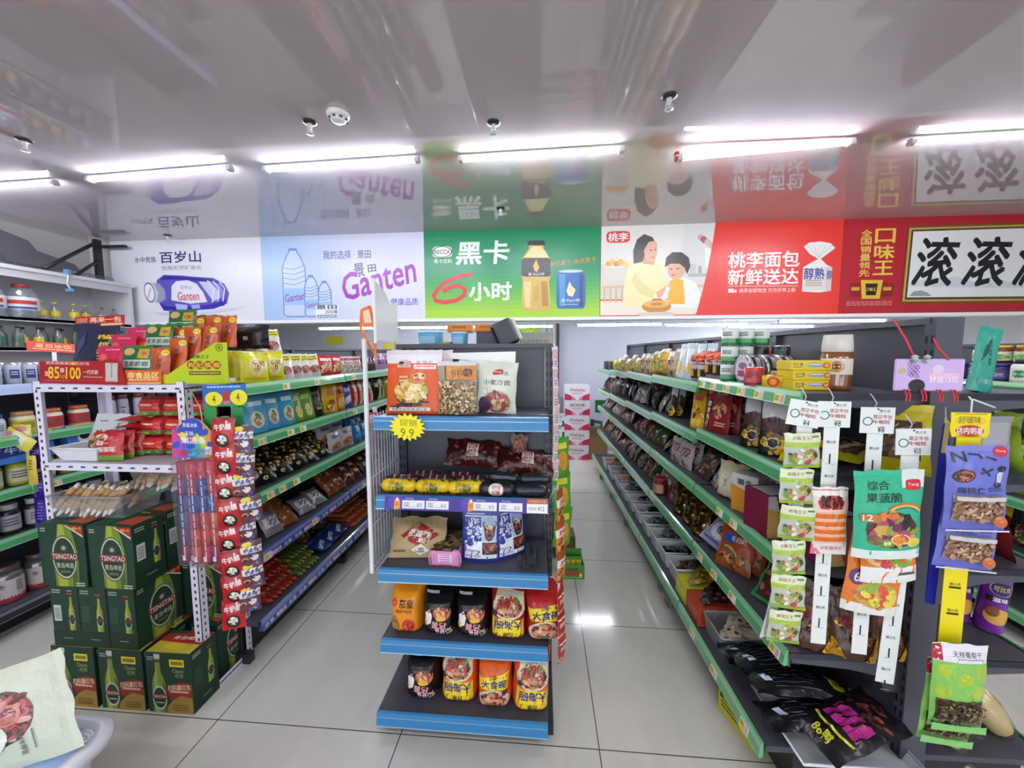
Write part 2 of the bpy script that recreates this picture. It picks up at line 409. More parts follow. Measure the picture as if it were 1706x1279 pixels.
# --- reclining bottle
a = bart(0); q = Px(192, 443, 404, 395, 540, 537)
a.txt('水中贵族', *q(251, 434), q.h(10), '#3c3c46', .01, q.w(36)); a.txt('百岁山', *q(310, 429), q.h(18.5), '#2b2a72', .03, q.w(68))
a.txt('饮用天然矿泉水', *q(311, 447), q.h(7), '#6a6a84', .0, q.w(67))
P_ = lambda pts: [q(*p) for p in pts]
a.poly(P_([(252, 522), (275, 523), (330, 524), (375, 517), (420, 512), (395, 519), (340, 528), (270, 528)]), '#cfcfe0')
a.poly(P_([(268, 506), (264, 490), (268, 468), (280, 459), (310, 460), (330, 462), (362, 464), (380, 474), (387, 490), (382, 508), (360, 517), (330, 519), (300, 521), (276, 520)]), '#5b53b8')
a.poly(P_([(272, 468), (282, 461), (320, 463), (360, 466), (374, 474), (350, 471), (310, 467), (284, 467)]), '#2c2396')
a.poly(P_([(270, 505), (278, 512), (306, 514), (352, 510), (382, 500), (378, 511), (350, 517), (302, 521), (276, 519)]), '#332aa6')
a.poly(P_([(290, 502), (292, 478), (300, 470), (320, 468), (334, 474), (344, 488), (350, 505), (322, 508)]), '#e4e2ee')
a.poly(P_([(338, 470), (362, 471), (370, 482), (372, 498), (360, 504), (348, 486)]), '#c9c6e6')
a.poly(P_([(352, 468), (372, 474), (380, 490), (376, 503), (370, 486)]), '#8f89d6')
a.poly(P_([(296, 508), (316, 510), (316, 518), (298, 518)]), '#b9b4e8'); a.poly(P_([(322, 510), (336, 509), (338, 516), (324, 517)]), '#a9a4e0')
a.poly(P_([(256, 472), (272, 474), (280, 484), (281, 500), (270, 507), (256, 505)]), '#c3c3d0')
a.poly(P_([(262, 473), (272, 474), (280, 484), (281, 500), (270, 507), (264, 506), (270, 490)]), '#9a98b4')
a.ell(*q(254, 489), q.w(9), q.h(17), '#eeedf2', rot=.15); a.ring(*q(254, 489), q.w(9), q.h(17), .14, '#5e5a8a', rot=.15)
a.txt('Ganten', *q(253, 490), q.h(4), '#c8414e', .02, q.w(18), rot=1.2)
a.txt('百岁山', *q(316, 480), q.h(6), '#8a86b4', .01, q.w(18)); a.txt('Ganten', *q(319, 495), q.h(14), '#d24a55', .03, q.w(36))
for k in range(3): a.line(P_([(352+k*10, 468+k), (362+k*9, 482), (358+k*9, 506-k)]), .012, '#f0effa')
board(0, 'white poster of a bottle lying on its side with navy lettering', a, '#e2e1e8', q)
# --- three bottles on pale blue
a = bart(1); q = Px(443, 709, 395, 388, 537, 534); P_ = lambda pts: [q(*p) for p in pts]
for k in range(16): a.rect(k/16, 0, (k+1)/16, 1, mix('#a9c6ea', '#dcdcf0', min(1, k/9)))
a.txt('我的选择 · 景田', *q(585, 425), q.h(14), '#54529a', .012, q.w(78))
a.txt('景', *q(604, 451), q.h(22), '#4c4866', .02, q.w(17), rot=.1); a.txt('田', *q(625, 448), q.h(12), '#4c4866', .03, q.w(13), rot=.1)
a.txt('Ganten', *q(635, 465), q.h(44), '#a43fb9', .035, q.w(122), rot=.24, shear=.15)
a.txt('健康品质', *q(676, 505), q.h(12), '#4a52b0', .015, q.w(44))
def bottle_art(x, y0, y1, w, lab):
    s = w/40; H = y1-y0
    o = [(x-6*s, y0), (x+6*s, y0), (x+7*s, y0+.05*H), (x+12*s, y0+.12*H), (x+19*s, y0+.28*H), (x+19*s, y0+.5*H), (x+20*s, y1-4), (x+15*s, y1), (x-15*s, y1), (x-20*s, y1-4), (x-19*s, y0+.5*H), (x-19*s, y0+.28*H), (x-12*s, y0+.12*H), (x-7*s, y0+.05*H)]
    a.poly(P_(o), '#c6d6f0'); a.line(P_(o+[o[0]]), .012, '#5f7fc0')
    for k in range(4): yy = y0+H*(.26+.075*k); a.line(P_([(x-19*s, yy+2), (x, yy+5*s), (x+19*s, yy-2)]), .008, '#7089b8')
    a.poly(P_([(x-19*s, y0+.58*H), (x+19*s, y0+.58*H), (x+19*s, y0+.83*H), (x-19*s, y0+.83*H)]), '#9ec4ea')
    a.txt('Ganten', *q(x, y0+.71*H), q.h(13*s), '#9a45b0', .03, q.w(34*s), rot=.12)
    a.line(P_([(x-6*s, y0+2), (x+6*s, y0+2)]), .02, '#6f97d4')
bottle_art(496, 415, 530, 40, 1); bottle_art(524, 460, 530, 24, 0); bottle_art(546, 470, 530, 22, 0)
a.rect(*q(530, 533), *q(568, 510), '#e9edf5'); a.txt('景田', *q(548, 514), q.h(7), '#22252e', .03, q.w(34)); a.txt('25元/箱', *q(556, 522), q.h(6), '#22252e', .02, q.w(20)); a.bars(*q(532, 529), q.w(34), q.h(1.6), 2, '#555a66', 3)
board(1, 'pale blue poster of three clear water bottles with purple lettering', a, '#c4d2ec', q)
# --- green drink poster
a = bart(2); q = Px(709, 999, 388, 379, 534, 529.5); P_ = lambda pts: [q(*p) for p in pts]
for k in range(20): a.rect(0, k/20, 1, (k+1)/20, mix('#a4d22c', '#038a58', min(1, max(0, (k-1)/9.5))))
a.ell(*q(740, 421), q.w(17), q.h(9.5), '#f1f1ee', pw=.6); a.ring(*q(740, 421), q.w(17), q.h(9.5), .12, '#2b2b2b'); a.txt('RECCA', *q(740, 421), q.h(7), '#23232a', .03, q.w(26))
a.txt('黑卡饮料', *q(741, 436.5), q.h(7.5), '#e8f0e4', .01, q.w(31)); a.txt('黑卡', *q(808, 422), q.h(37), '#eef2ee', .045, q.w(86), shear=.08)
a.txt('小时', *q(820, 487), q.h(30), '#eef2ee', .05, q.w(70))
a.line(P_([(788, 458), (765, 463), (745, 472), (731, 484), (724, 495), (727, 503), (742, 506), (762, 503), (776, 494), (778, 484), (768, 478), (752, 480), (740, 488)]), .05, '#d6313a')
a.line(P_([(790, 457), (770, 460), (752, 468)]), .03, '#d6313a')
a.txt('困了累了 来点黑卡', *q(955, 437), q.h(8), '#e08a3a', .015, q.w(74), rot=.09)
# bottle
a.poly(P_([(873, 516), (872, 500), (874, 470), (872, 462), (872, 434), (878, 424), (884, 416), (884, 410), (908, 410), (908, 416), (914, 424), (919, 434), (919, 462), (917, 470), (919, 500), (918, 516), (912, 520), (880, 520)]), '#d8b45c')
a.poly(P_([(884, 420), (890, 412), (904, 412), (911, 421), (916, 430), (876, 430)]), '#f0e0a0'); a.poly(P_([(876, 470), (888, 470), (886, 514), (877, 514)]), '#ecd592'); a.poly(P_([(904, 470), (914, 470), (916, 512), (906, 512)]), '#b98a34')
a.poly(P_([(872, 434), (876, 431), (916, 431), (919, 434), (919, 460), (916, 462), (875, 462), (872, 460)]), '#1c1c1e')
a.poly(P_([(882, 410), (882, 404), (885, 402), (907, 402), (910, 404), (910, 410)]), '#151517')
a.poly(P_([(891, 444), (896, 433), (898, 440), (901, 446), (897, 455), (893, 452)]), '#e9b23c'); a.txt('黑卡6小时', *q(896, 458), q.h(5), '#e4e4e4', .02, q.w(26)); a.txt('RECCA', *q(896, 490), q.h(8), '#b08c3c', .02, q.w(24), rot=1.57)
# can
a.poly(P_([(930, 458), (934, 452), (970, 452), (974, 458), (976, 464), (976, 508), (973, 516), (931, 516), (929, 508), (929, 464)]), '#1f63a8'); a.poly(P_([(933, 458), (943, 458), (943, 512), (934, 512)]), '#4f98d0'); a.poly(P_([(966, 458), (972, 458), (972, 512), (966, 512)]), '#133f76'); a.ell(*q(952, 453), q.w(20), q.h(2.5), '#c9d2da')
a.poly(P_([(945, 486), (950, 470), (954, 478), (960, 484), (955, 496), (948, 494)]), '#f0dfb0'); a.txt('黑卡6小时', *q(952, 502), q.h(6), '#e4e4e4', .02, q.w(30)); a.bars(*q(940, 510), q.w(24), q.h(1.5), 1, '#9fb8d8')
board(2, 'green poster of an amber drink bottle and a blue can', a, '#46b04a', q)
# --- bread poster with mother and child
a = bart(3); q = Px(1000, 1397, 379, 366, 529, 525.5); P_ = lambda pts: [q(*p) for p in pts]
a.rect(*q(1001, 500), *q(1195, 372), '#e6e2da'); a.rect(*q(1140, 500), *q(1195, 374), '#dbdbd8'); a.rect(*q(1001, 500), *q(1050, 440), '#d9d2c8')
for k in range(5): a.ell(*q(1014+k*7, 441-(k % 2)*4), q.w(5), q.h(5), ('#e8a53c', '#f0c04c', '#d8842c')[k % 3])
a.line(P_([(1008, 446), (1042, 445)]), .012, '#e9e9e9')
for k in range(7): a.ell(*q(1168+(k*7) % 23, 396+(k*5) % 17), q.w(5), q.h(5), ('#d9a3ae', '#b0606e', '#c9c0b0')[k % 3])
a.poly(P_([(1176, 414), (1186, 414), (1184, 446), (1178, 446)]), '#f0efec'); a.rect(*q(1150, 462), *q(1186, 456), '#b7b3ac'); a.rect(*q(1152, 456), *q(1162, 440), '#c9c7c4'); a.rect(*q(1166, 456), *q(1172, 444), '#a7a5a2')
a.rect(*q(1001, 527), *q(1188, 500), '#eee3d0')
for k in range(4): a.line(P_([(1008+k*10, 505), (1008+k*10, 482)]), .02, '#d6b282')
a.line(P_([(1004, 480), (1042, 478)]), .03, '#dcb88a'); a.line(P_([(1150, 476), (1186, 478)]), .03, '#dcb88a')
a.poly(P_([(1040, 512), (1042, 470), (1050, 440), (1062, 432), (1092, 434), (1108, 444), (1112, 462), (1120, 480), (1112, 492), (1090, 500), (1076, 514)]), '#f1e6ae')
a.poly(P_([(1058, 452), (1072, 470), (1096, 488), (1090, 498), (1066, 488), (1054, 470)]), '#e6d996')
a.poly(P_([(1057, 440), (1056, 418), (1062, 400), (1074, 391), (1088, 396), (1096, 408), (1090, 420), (1080, 430), (1070, 438)]), '#33302f')
a.poly(P_([(1076, 424), (1072, 440), (1092, 442), (1094, 432)]), '#d2a182')
a.poly(P_([(1074, 418), (1082, 404), (1092, 402), (1097, 412), (1096, 428), (1090, 437), (1082, 436), (1076, 428)]), '#e2b292')
a.line(P_([(1084, 417), (1088, 418)]), .012, '#5a4038'); a.line(P_([(1092, 416), (1095, 417)]), .012, '#5a4038'); a.line(P_([(1086, 430), (1092, 429)]), .012, '#b8564e')
a.poly(P_([(1118, 514), (1116, 488), (1118, 466), (1130, 460), (1146, 464), (1164, 474), (1172, 494), (1168, 514)]), '#f0f0ee')
a.poly(P_([(1118, 508), (1116, 480), (1120, 468), (1130, 464), (1142, 468), (1146, 508)]), '#eeb22e')
a.poly(P_([(1114, 444), (1118, 434), (1140, 436), (1146, 452), (1138, 464), (1124, 466), (1116, 458)]), '#e0ae90')
a.poly(P_([(1110, 446), (1112, 430), (1122, 421), (1138, 421), (1150, 430), (1153, 444), (1148, 458), (1143, 446), (1134, 440), (1120, 440)]), '#2c2a2a')
a.line(P_([(1119, 449), (1123, 449)]), .012, '#4a3630'); a.line(P_([(1130, 448), (1134, 448)]), .012, '#4a3630'); a.line(P_([(1122, 459), (1128, 459)]), .012, '#b8564e')
a.poly(P_([(1096, 488), (1112, 478), (1122, 474), (1124, 482), (1112, 492), (1100, 498)]), '#e2b292'); a.poly(P_([(1106, 500), (1114, 478), (1120, 480), (1114, 502)]), '#f3efe6')
a.ell(*q(1098, 512), q.w(25), q.h(11), '#d0852a'); a.ell(*q(1098, 508), q.w(22), q.h(6), '#eab456'); a.ell(*q(1098, 508), q.w(11), q.h(3), '#c98a34'); a.ell(*q(1098, 525), q.w(34), q.h(4), '#d6cbb8')
red = [(1192, 372)]+[(1192-.0006*(y-372)**2-(y-372)*.085, y) for y in range(385, 526, 10)]+[(1161, 527.5), (1397, 526), (1397, 365.5)]
a.poly(P_(red), '#e63a30')
a.ell(*q(1030, 396), q.w(20), q.h(9.5), '#d8332e', pw=.45, n=32); a.txt('桃李', *q(1030, 396), q.h(14), '#f4f0ee', .03, q.w(34))
a.txt('桃李面包', *q(1273, 433), q.h(25), '#f6f2f0', .03, q.w(114)); a.txt('新鲜送达', *q(1273, 462), q.h(25), '#f6f2f0', .03, q.w(114))
a.line(P_([(1216, 478), (1330, 477.5)]), .006, '#f0d4d0'); a.txt('桃李自取物流 只为尔早上新', *q(1281, 485), q.h(7), '#f6e4e0', .008, q.w(92)); a.rect(*q(1217, 489), *q(1226, 482), '#f6e4e0'); a.rect(*q(1227, 489), *q(1231, 484), '#f6e4e0')
a.poly(P_([(1336, 412), (1344, 405), (1362, 403), (1378, 406), (1386, 414), (1374, 424), (1364, 432), (1374, 442), (1382, 446), (1383, 486), (1364, 489), (1337, 487), (1337, 446), (1350, 438), (1360, 432), (1346, 424)]), '#f0ece8')
for k in range(5): a.line(P_([(1361, 430), (1341+k*10, 409)]), .006, '#cfc8cc')
a.poly(P_([(1337, 447), (1374, 446), (1374, 486), (1337, 486)]), '#e3ddd6'); a.txt('醇熟', *q(1355, 457), q.h(18), '#37529e', .035, q.w(32)); a.bars(*q(1342, 470), q.w(26), q.h(2), 3, '#b09a86', 5)
a.poly(P_([(1374, 446), (1383, 446), (1383, 486), (1374, 486)]), '#d7cfc6'); a.txt('醇', *q(1379, 459), q.h(14), '#37529e', .03, q.w(8))
board(3, 'poster of a woman and a boy eating beside red bread advert', a, '#e63a30', q)
# --- framed calligraphy on dark red
a = bart(4); q = Px(1397, 1790, 366, 353, 525.5, 522.8); P_ = lambda pts: [q(*p) for p in pts]
a.vtxt('口味王', q(1458, 0)[0], q(1458, 380)[1], q(1458, 461)[1], '#e9c64e', .04, q.w(28)); a.vtxt('全国销量领先', q(1431, 0)[0], q(1431, 383)[1], q(1431, 463)[1], '#e8c860', .03, q.w(15))
a.poly(P_([(1411, 474), (1428, 472), (1428, 497), (1413, 496)]), '#8c1f1c'); a.poly(P_([(1458, 472), (1476, 474), (1474, 496), (1458, 497)]), '#8c1f1c'); a.poly(P_([(1427, 468), (1459, 468), (1456, 500), (1430, 500)]), '#e0b93c'); a.poly(P_([(1434, 474), (1452, 474), (1450, 494), (1436, 494)]), '#2a2010'); a.txt('口味王', *q(1443, 484), q.h(6), '#e8cc66', .03, q.w(13)); a.rect(*q(1414, 486), *q(1426, 480), '#d8a048'); a.rect(*q(1460, 486), *q(1472, 480), '#d8a048')
a.bars(*q(1408, 506), q.w(66), q.h(1.5), 3, '#d88a80', 4)
a.poly(P_([(1489, 378), (1775, 369), (1775, 507), (1487, 508)]), '#6c5624'); a.poly(P_([(1491, 381), (1772, 372), (1772, 504), (1489, 505)]), '#c8a452'); a.poly(P_([(1494, 384), (1769, 375), (1769, 501), (1492, 502)]), '#54421c'); a.poly(P_([(1497, 387), (1766, 378), (1766, 497), (1495, 498)]), '#e9eaea')
a.poly(P_([(1495, 476), (1510, 470), (1528, 462), (1545, 468), (1560, 462), (1590, 474), (1620, 468), (1650, 476), (1690, 466), (1766, 472), (1766, 484), (1600, 482), (1495, 480)]), '#d6d9da'); a.poly(P_([(1497, 496), (1504, 488), (1514, 486), (1524, 490), (1530, 496)]), '#9a9c9a')
for ch, x, w in (('滚', 1532, 56), ('滚', 1603, 58), ('源', 1672, 54)): a.txt(ch, *q(x, 438), q.h(80), '#17181a', .03, q.w(w), shear=.12, rot=-.05)
board(4, 'dark red poster with gold framed black brush calligraphy', a, '#b3202e', q)

# ================================================================ steel shelf runs
DARK = 'm#4a4b55'; BLACK = 'm#26262c'
def slots(m, x, y, z0, z1, nx, key='m#0e0e10', dy=.011, step=.04):
    """two columns of punched slots on an upright face whose normal is -y (nx False) or +-x"""
    z = z0
    while z < z1:
        for s in (-dy, dy):
            if nx: m.box(x-.0008 if nx < 0 else x, y+s-.004, z, x if nx < 0 else x+.0008, y+s+.004, z+.026, key)
            else: m.box(x+s-.004, y-.0008, z, x+s+.004, y, z+.026, key)
        z += step
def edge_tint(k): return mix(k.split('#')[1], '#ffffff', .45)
def price_tag(rail, x, y, seed, w=.055):
    """small printed ticket in a rail; local rail frame: x along, -y outwards"""
    R = random.Random(seed); a = Art(w, .034); a.rect(.04, .08, .62, .92, '#f1e66a'); a.rect(.66, .1, .96, .9, R.choice(['#e9bccb', '#eceae4', '#e6a2b8'])); a.bars(.1, .7, .4, .1, 3, '#6a6430', seed)
    m = MB().box(x, y-.002, -.017, x+w, y, .017, 's#f2f0ea'); a.apply(m, flat((x, y-.002, -.017), (1, 0, 0), (0, 0, 1)), eps=.0004)
    return m.build('price_tag', rail)
def shelf_side(root, bays, zs, depth, base_depth, yb, side, rail_key, tags, end_brackets, rails=None, drop=None, kick=.11):
    """shelves on one side of a run lying along local x; back plane at y = yb, outwards is side*y"""
    for bi, (x0, x1) in enumerate(bays):
        for zi, z in enumerate(zs):
            d = base_depth if zi == len(zs)-1 else depth
            if drop: z = z-drop[bi] if zi < 2 else z
            yf = yb+side*d; m = MB(); ya, y2 = sorted((yb, yf))
            m.box(x0+.004, ya, z-.022, x1-.004, y2, z, DARK)
            m.box(x0+.004, min(yf, yf-side*.006), z-.05, x1-.004, max(yf, yf-side*.006), z, DARK)
            for xx in (x0+.004, x1-.007):
                if zi < len(zs)-1:
                    p = [(yb, z), (yf-side*.01, z), (yf-side*.01, z-.035), (yb+side*d*.45, z-.05), (yb+side*.07, z-.07), (yb+side*.045, z-.125), (yb, z-.125)]
                    m.add([(xx, y, zz) for y, zz in p]+[(xx+.003, y, zz) for y, zz in p], [tuple(range(7)), tuple(range(7, 14))[::-1]]+[(i, (i+1) % 7, (i+1) % 7+7, i+7) for i in range(7)], DARK)
                else: ka, kb = sorted((yb, yf-side*.10)); m.box(xx, ka, 0, xx+.003, kb, z-.02, BLACK)
            if zi == len(zs)-1: m.box(x0+.01, min(yf-side*kick, yf-side*(kick+.005)), .0, x1-.01, max(yf-side*kick, yf-side*(kick+.005)), z-.022, BLACK)
            m.build('shelf', root)
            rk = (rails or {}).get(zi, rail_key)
            r = obj('price_rail', None, root, (0, yf, z-.022), (0, 0, 0 if side < 0 else PI)); s = -1 if side > 0 else 1
            xa, xb = (x0+.006, x1-.006) if side < 0 else (-(x1-.006), -(x0+.006))
            k = MB(); pr = [(0, .030), (-.0085, .026), (-.0125, .010), (-.018, -.024), (-.012, -.028), (0, -.024)]
            v = [(x, y, zz) for x in (xa, xb) for y, zz in pr]; n = len(pr)
            k.add(v, [(i, (i+1) % n, (i+1) % n+n, i+n) for i in range(n) if i != 1]+[tuple(range(n))[::-1], tuple(range(n, 2*n))], rk); k.add(v, [(1, 2, 2+n, 1+n)], rk if rk[0] == 's' else 'v'+mix(rk.split('#')[1], '#ffffff', .38))  # upper face paler: whitish cover edge plus a highlight mixed into its colour
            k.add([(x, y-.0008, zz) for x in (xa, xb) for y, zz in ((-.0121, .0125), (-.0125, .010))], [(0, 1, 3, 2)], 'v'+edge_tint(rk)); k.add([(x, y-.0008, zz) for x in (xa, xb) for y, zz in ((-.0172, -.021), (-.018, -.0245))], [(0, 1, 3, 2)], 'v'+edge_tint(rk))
            if rk == 'v#3a4fa0':
                A = Art(xb-xa, .032, 's'); nn = int((xb-xa)/.09)
                for j in range(nn):
                    if j % 3 == 1: A.rect((j+.1)/nn, .2, (j+.9)/nn, .8, '#f0e4ee'); A.txt('乐脆', (j+.5)/nn, .5, .62, '#d04a6c', .03, .7/nn)
                    else: A.txt('乐享', (j+.5)/nn, .5, .62, '#dfe6f6', .02, .7/nn)
                A.apply(k, lambda x, y, e: (xa+x, -.0180+.0055*y/.034-e, y-.0235), eps=.0006)
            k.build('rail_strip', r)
            for j, (bi2, zi2, f) in enumerate(tags):
                if (bi2, zi2) == (bi, zi):
                    t = price_tag(r, xa+(xb-xa)*f, 0, bi*31+zi*7+j); t.rotation_euler = (-.16, 0, 0); t.location = (0, -.0154, -.007)
def run(name, label, loc, rotz, bays, zs, top, sides, rail_key='v#58b070', depth=.37, base_depth=.42, thick=.06, tags=((), ()), rails=None, drop=None, cat='shelves'):
    """sides: e.g. (-1,), (1,), (-1, 1) in local y"""
    r = thing(name, label, cat, loc, (0, 0, rotz)); xs = [b[0] for b in bays]+[bays[-1][1]]
    for x0, x1 in bays: MB().box(x0+.02, -thick*.22, .1, x1-.02, thick*.22, top-.02, DARK).build('back_panel', r)
    for x in xs:
        m = MB().box(x-.018, -thick/2, 0, x+.018, thick/2, top, DARK)
        for s in sides:
            z = .2
            while z < top-.05:
                for e in (-.009, .009): m.box(x+e-.003, min(s*thick/2, s*(thick/2+.0008)), z, x+e+.003, max(s*thick/2, s*(thick/2+.0008)), z+.024, 'm#101012')
                z += .045
        for s in sides: m.box(x-.018, min(s*thick/2, s*(base_depth-.02)), 0, x+.018, max(s*thick/2, s*(base_depth-.02)), .05, BLACK)
        m.build('upright', r)
    MB().box(xs[0], -thick/2-.004, top-.02, xs[-1], thick/2+.004, top, DARK).build('top_cap', r)
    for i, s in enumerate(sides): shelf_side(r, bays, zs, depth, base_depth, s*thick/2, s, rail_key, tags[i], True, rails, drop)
    return r
def bays(x0, n, w): return [(x0+i*w, x0+(i+1)*w) for i in range(n)]
ZL = (1.42, 1.155, .86, .55, .21)
# left run: local x runs away from the viewer (world +Y), goods face world +X  -> local -y = +X
LT = [(0, 0, .28), (0, 0, .6), (1, 0, .1), (0, 1, .06), (0, 1, .3), (0, 1, .42), (1, 1, .1), (0, 2, .1), (0, 2, .2), (0, 2, .33), (0, 3, .05), (0, 3, .5), (1, 3, .2), (1, 3, .35), (1, 2, .5)]
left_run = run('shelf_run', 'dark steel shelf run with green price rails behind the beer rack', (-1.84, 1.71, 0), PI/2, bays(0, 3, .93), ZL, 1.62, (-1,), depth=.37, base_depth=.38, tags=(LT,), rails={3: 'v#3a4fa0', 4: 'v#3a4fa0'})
# right run, double sided: local -y faces world -X
ZR = (1.436, 1.165, .86, .54, .19)
TILT = .022
RT = [(4, 0, .05), (4, 0, .2), (4, 0, .36), (4, 0, .52), (4, 0, .68), (4, 0, .84), (4, 2, .34), (4, 2, .5), (4, 2, .94), (4, 3, .1), (4, 3, .3), (4, 3, .52), (4, 3, .9), (4, 4, .22), (4, 4, .52), (4, 4, .84)]
RB = []
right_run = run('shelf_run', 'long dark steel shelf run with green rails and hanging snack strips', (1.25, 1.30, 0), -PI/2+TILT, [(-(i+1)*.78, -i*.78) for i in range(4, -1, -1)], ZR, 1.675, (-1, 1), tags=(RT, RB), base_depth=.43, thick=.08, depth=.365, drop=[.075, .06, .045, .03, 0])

# ================================================================ goods: builders
def pack(W, H, D, base, ops=None, kind='pillow', seed=0, mk='f', seal=None, seal2=None, back=None, nu=12, nv=14, ak=None, L=None, amp=.0018, header=None):
    """soft pack: local x width, z height, front at -y. kind pillow, doy (stand-up pouch), brick (bulk pack)"""
    R = random.Random(seed*7+3); ph = [R.uniform(0, 6.28) for _ in range(8)]; A = Art(W, H, ak or mk)
    if ops: ops(A)
    def t(u, v):
        e = max(0., math.sin(PI*min(1, max(0, u))))
        if kind == 'pillow':
            s = .055; q = (v-s)/(1-2*s); g = math.sin(PI*q)**.55 if 0 < q < 1 else 0; r = e**.62*g
        elif kind == 'doy':
            g = (.78+.22*math.sin(PI/2*min(1, v/.16))) if v < .16 else max(0., 1-((v-.16)/.74))**.85 if v < .9 else 0
            r = (e**.55)*g
        elif kind == 'brick':
            a = max(0., 1-abs(2*u-1)**5)**.5; b = max(0., 1-abs(2*v-1)**9)**.5
            top = 1 if v < .68 else max(.05, 1-((v-.68)/.32)**1.2*.95); r = a*b*top
        else: r = max(0., 1-abs(2*u-1)**8)**.5*max(0., 1-abs(2*v-1)**8)**.5
        w = math.sin(9*u*3.1+ph[0]+4*v)*math.sin(7*v*3+ph[1])+.6*math.sin(23*u+ph[2]-11*v)*math.sin(17*v+ph[3]+9*u)
        return D/2*r+amp*w*(.35+r)
    def X(u, v):
        g = .05 if kind != 'box' else 0
        return (u-.5)*W*(1-g*math.sin(PI*v)*min(1, D/W*3))+amp*.8*math.sin(13*v+ph[4])*(abs(2*u-1))
    G = np.zeros((nu+1, nv+1, 3)); B = np.zeros_like(G)
    for i in range(nu+1):
        for j in range(nv+1):
            u, v = i/nu, j/nv; x = X(u, v); z = v*H+amp*1.2*math.sin(15*u+ph[5])*(1 if v > .98 else 0)
            G[i, j] = (x, -t(u, v), z); B[i, j] = (x, t(1-u, v)*.9, z)
            if i in (0, nu) and kind in ('brick', 'box'): pass
    for a in (G, B):
        pass
    if kind in ('pillow', 'doy'):
        for j in range(nv+1):
            for i in (0, nu): m_ = (G[i, j]+B[i, j])/2; G[i, j] = m_; B[i, j] = m_
    m = MB(); f = [(i*(nv+1)+j, (i+1)*(nv+1)+j, (i+1)*(nv+1)+j+1, i*(nv+1)+j+1) for i in range(nu) for j in range(nv)]
    kb = base if '#' in base[1:] else mk+base
    def kk(c): return c if '#' in c[1:] else mk+c
    def split(grid, faces, key, rev):
        tops = [q for q in faces if seal and (q[0] % (nv+1)) >= nv-1]; bots = [q for q in faces if seal2 and (q[0] % (nv+1)) < 1]
        rest = [q for q in faces if q not in set(tops) and q not in set(bots)]
        for fs, k in ((rest, key), (tops, kk(seal) if seal else key), (bots, kk(seal2) if seal2 else key)):
            if fs: m.add(grid.reshape(-1, 3), [q[::-1] if rev else q for q in fs], k, True)
    split(G, f, kb, False); split(B, f, kk(back) if back else kb, True)
    rim = [(i, 0) for i in range(nu+1)]+[(nu, j) for j in range(1, nv+1)]+[(i, nv) for i in range(nu-1, -1, -1)]+[(0, j) for j in range(nv-1, 0, -1)]
    n = len(rim); v = [G[i, j] for i, j in rim]+[B[i, j] for i, j in rim]
    m.add(v, [(k, k+n, (k+1) % n+n, (k+1) % n) for k in range(n)], kb, True)
    def F(x, y, e):
        u = min(max(x/W, 0), .9999)*nu; w = min(max(y/H, 0), .9999)*nv; i, j = int(u), int(w); a, b = u-i, w-j
        p = G[i, j]*(1-a)*(1-b)+G[i+1, j]*a*(1-b)+G[i, j+1]*(1-a)*b+G[i+1, j+1]*a*b
        return (p[0], p[1]-e, p[2])
    A.apply(m, F, L or min(W/nu, H/nv)*1.15, eps=.0007)
    return m.mesh('pack')
def carton(W, D, H, base, front=None, side=None, top=None, mk='p', r=.002):
    """printed carton standing on its base, front at -y, side at +x; art callbacks"""
    m = MB().rbox(-W/2, -D/2, 0, W/2, D/2, H, r, mk+base)
    for fn, o, U, V, w, h in ((front, (-W/2, -D/2, 0), (1, 0, 0), (0, 0, 1), W, H), (side, (W/2, -D/2, 0), (0, 1, 0), (0, 0, 1), D, H), (top, (-W/2, -D/2, H), (1, 0, 0), (0, 1, 0), W, D)):
        if fn: a = Art(w, h, mk); fn(a); a.apply(m, flat(o, U, V), eps=.00035)
    return m.mesh('carton')
def cyl_art(m, r, z0, h, ops, arc=2*PI, n=28, a0=-PI/2, k='p', axis='z'):
    """label wrapped round a cylinder, centred on the front (-y)"""
    a = Art(arc*r, h, k); ops(a)
    a.apply(m, lambda x, y, e: ((r+e)*math.cos(a0+(x-arc*r/2)/r), (r+e)*math.sin(a0+(x-arc*r/2)/r), z0+y), 2*PI*r/n, eps=.0006)
    return m
PLACED = []
def put(me, name, desc, cat, shelf, key, loc, rot, group=None, level='', lab=None):
    o = obj(name, me, None, loc, rot) if isinstance(me, bpy.types.Mesh) else me
    if not isinstance(me, bpy.types.Mesh): o.location = loc; o.rotation_euler = rot
    o['category'] = cat
    if group: o['group'] = group
    if lab: o['label'] = lab
    else: PLACED.append((o, desc, shelf, level, key))
    return o
def name_placed():
    g = {}
    for o, d, s, l, k in PLACED: g.setdefault((d, s, l), []).append((k, o))
    for (d, s, l), it in g.items():
        it.sort(key=lambda x: x[0])
        for i, (k, o) in enumerate(it):
            o['label'] = (f'{d} {l} on the {s}' if l else f'{d} on the {s}') if len(it) == 1 else f'{ORD[min(i, len(ORD)-1)]} {d}{" "+l if l else ""} from near end, {s}'
def spin(lean, yaw): return Euler((lean, 0, yaw))
def lie(yaw, tilt=0, roll=0):
    """pack lying on its back, front up, its top pointing along yaw"""
    return (Matrix.Rotation(yaw, 4, 'Z') @ Matrix.Rotation(roll, 4, 'Y') @ Matrix.Rotation(-PI/2+tilt, 4, 'X')).to_euler()

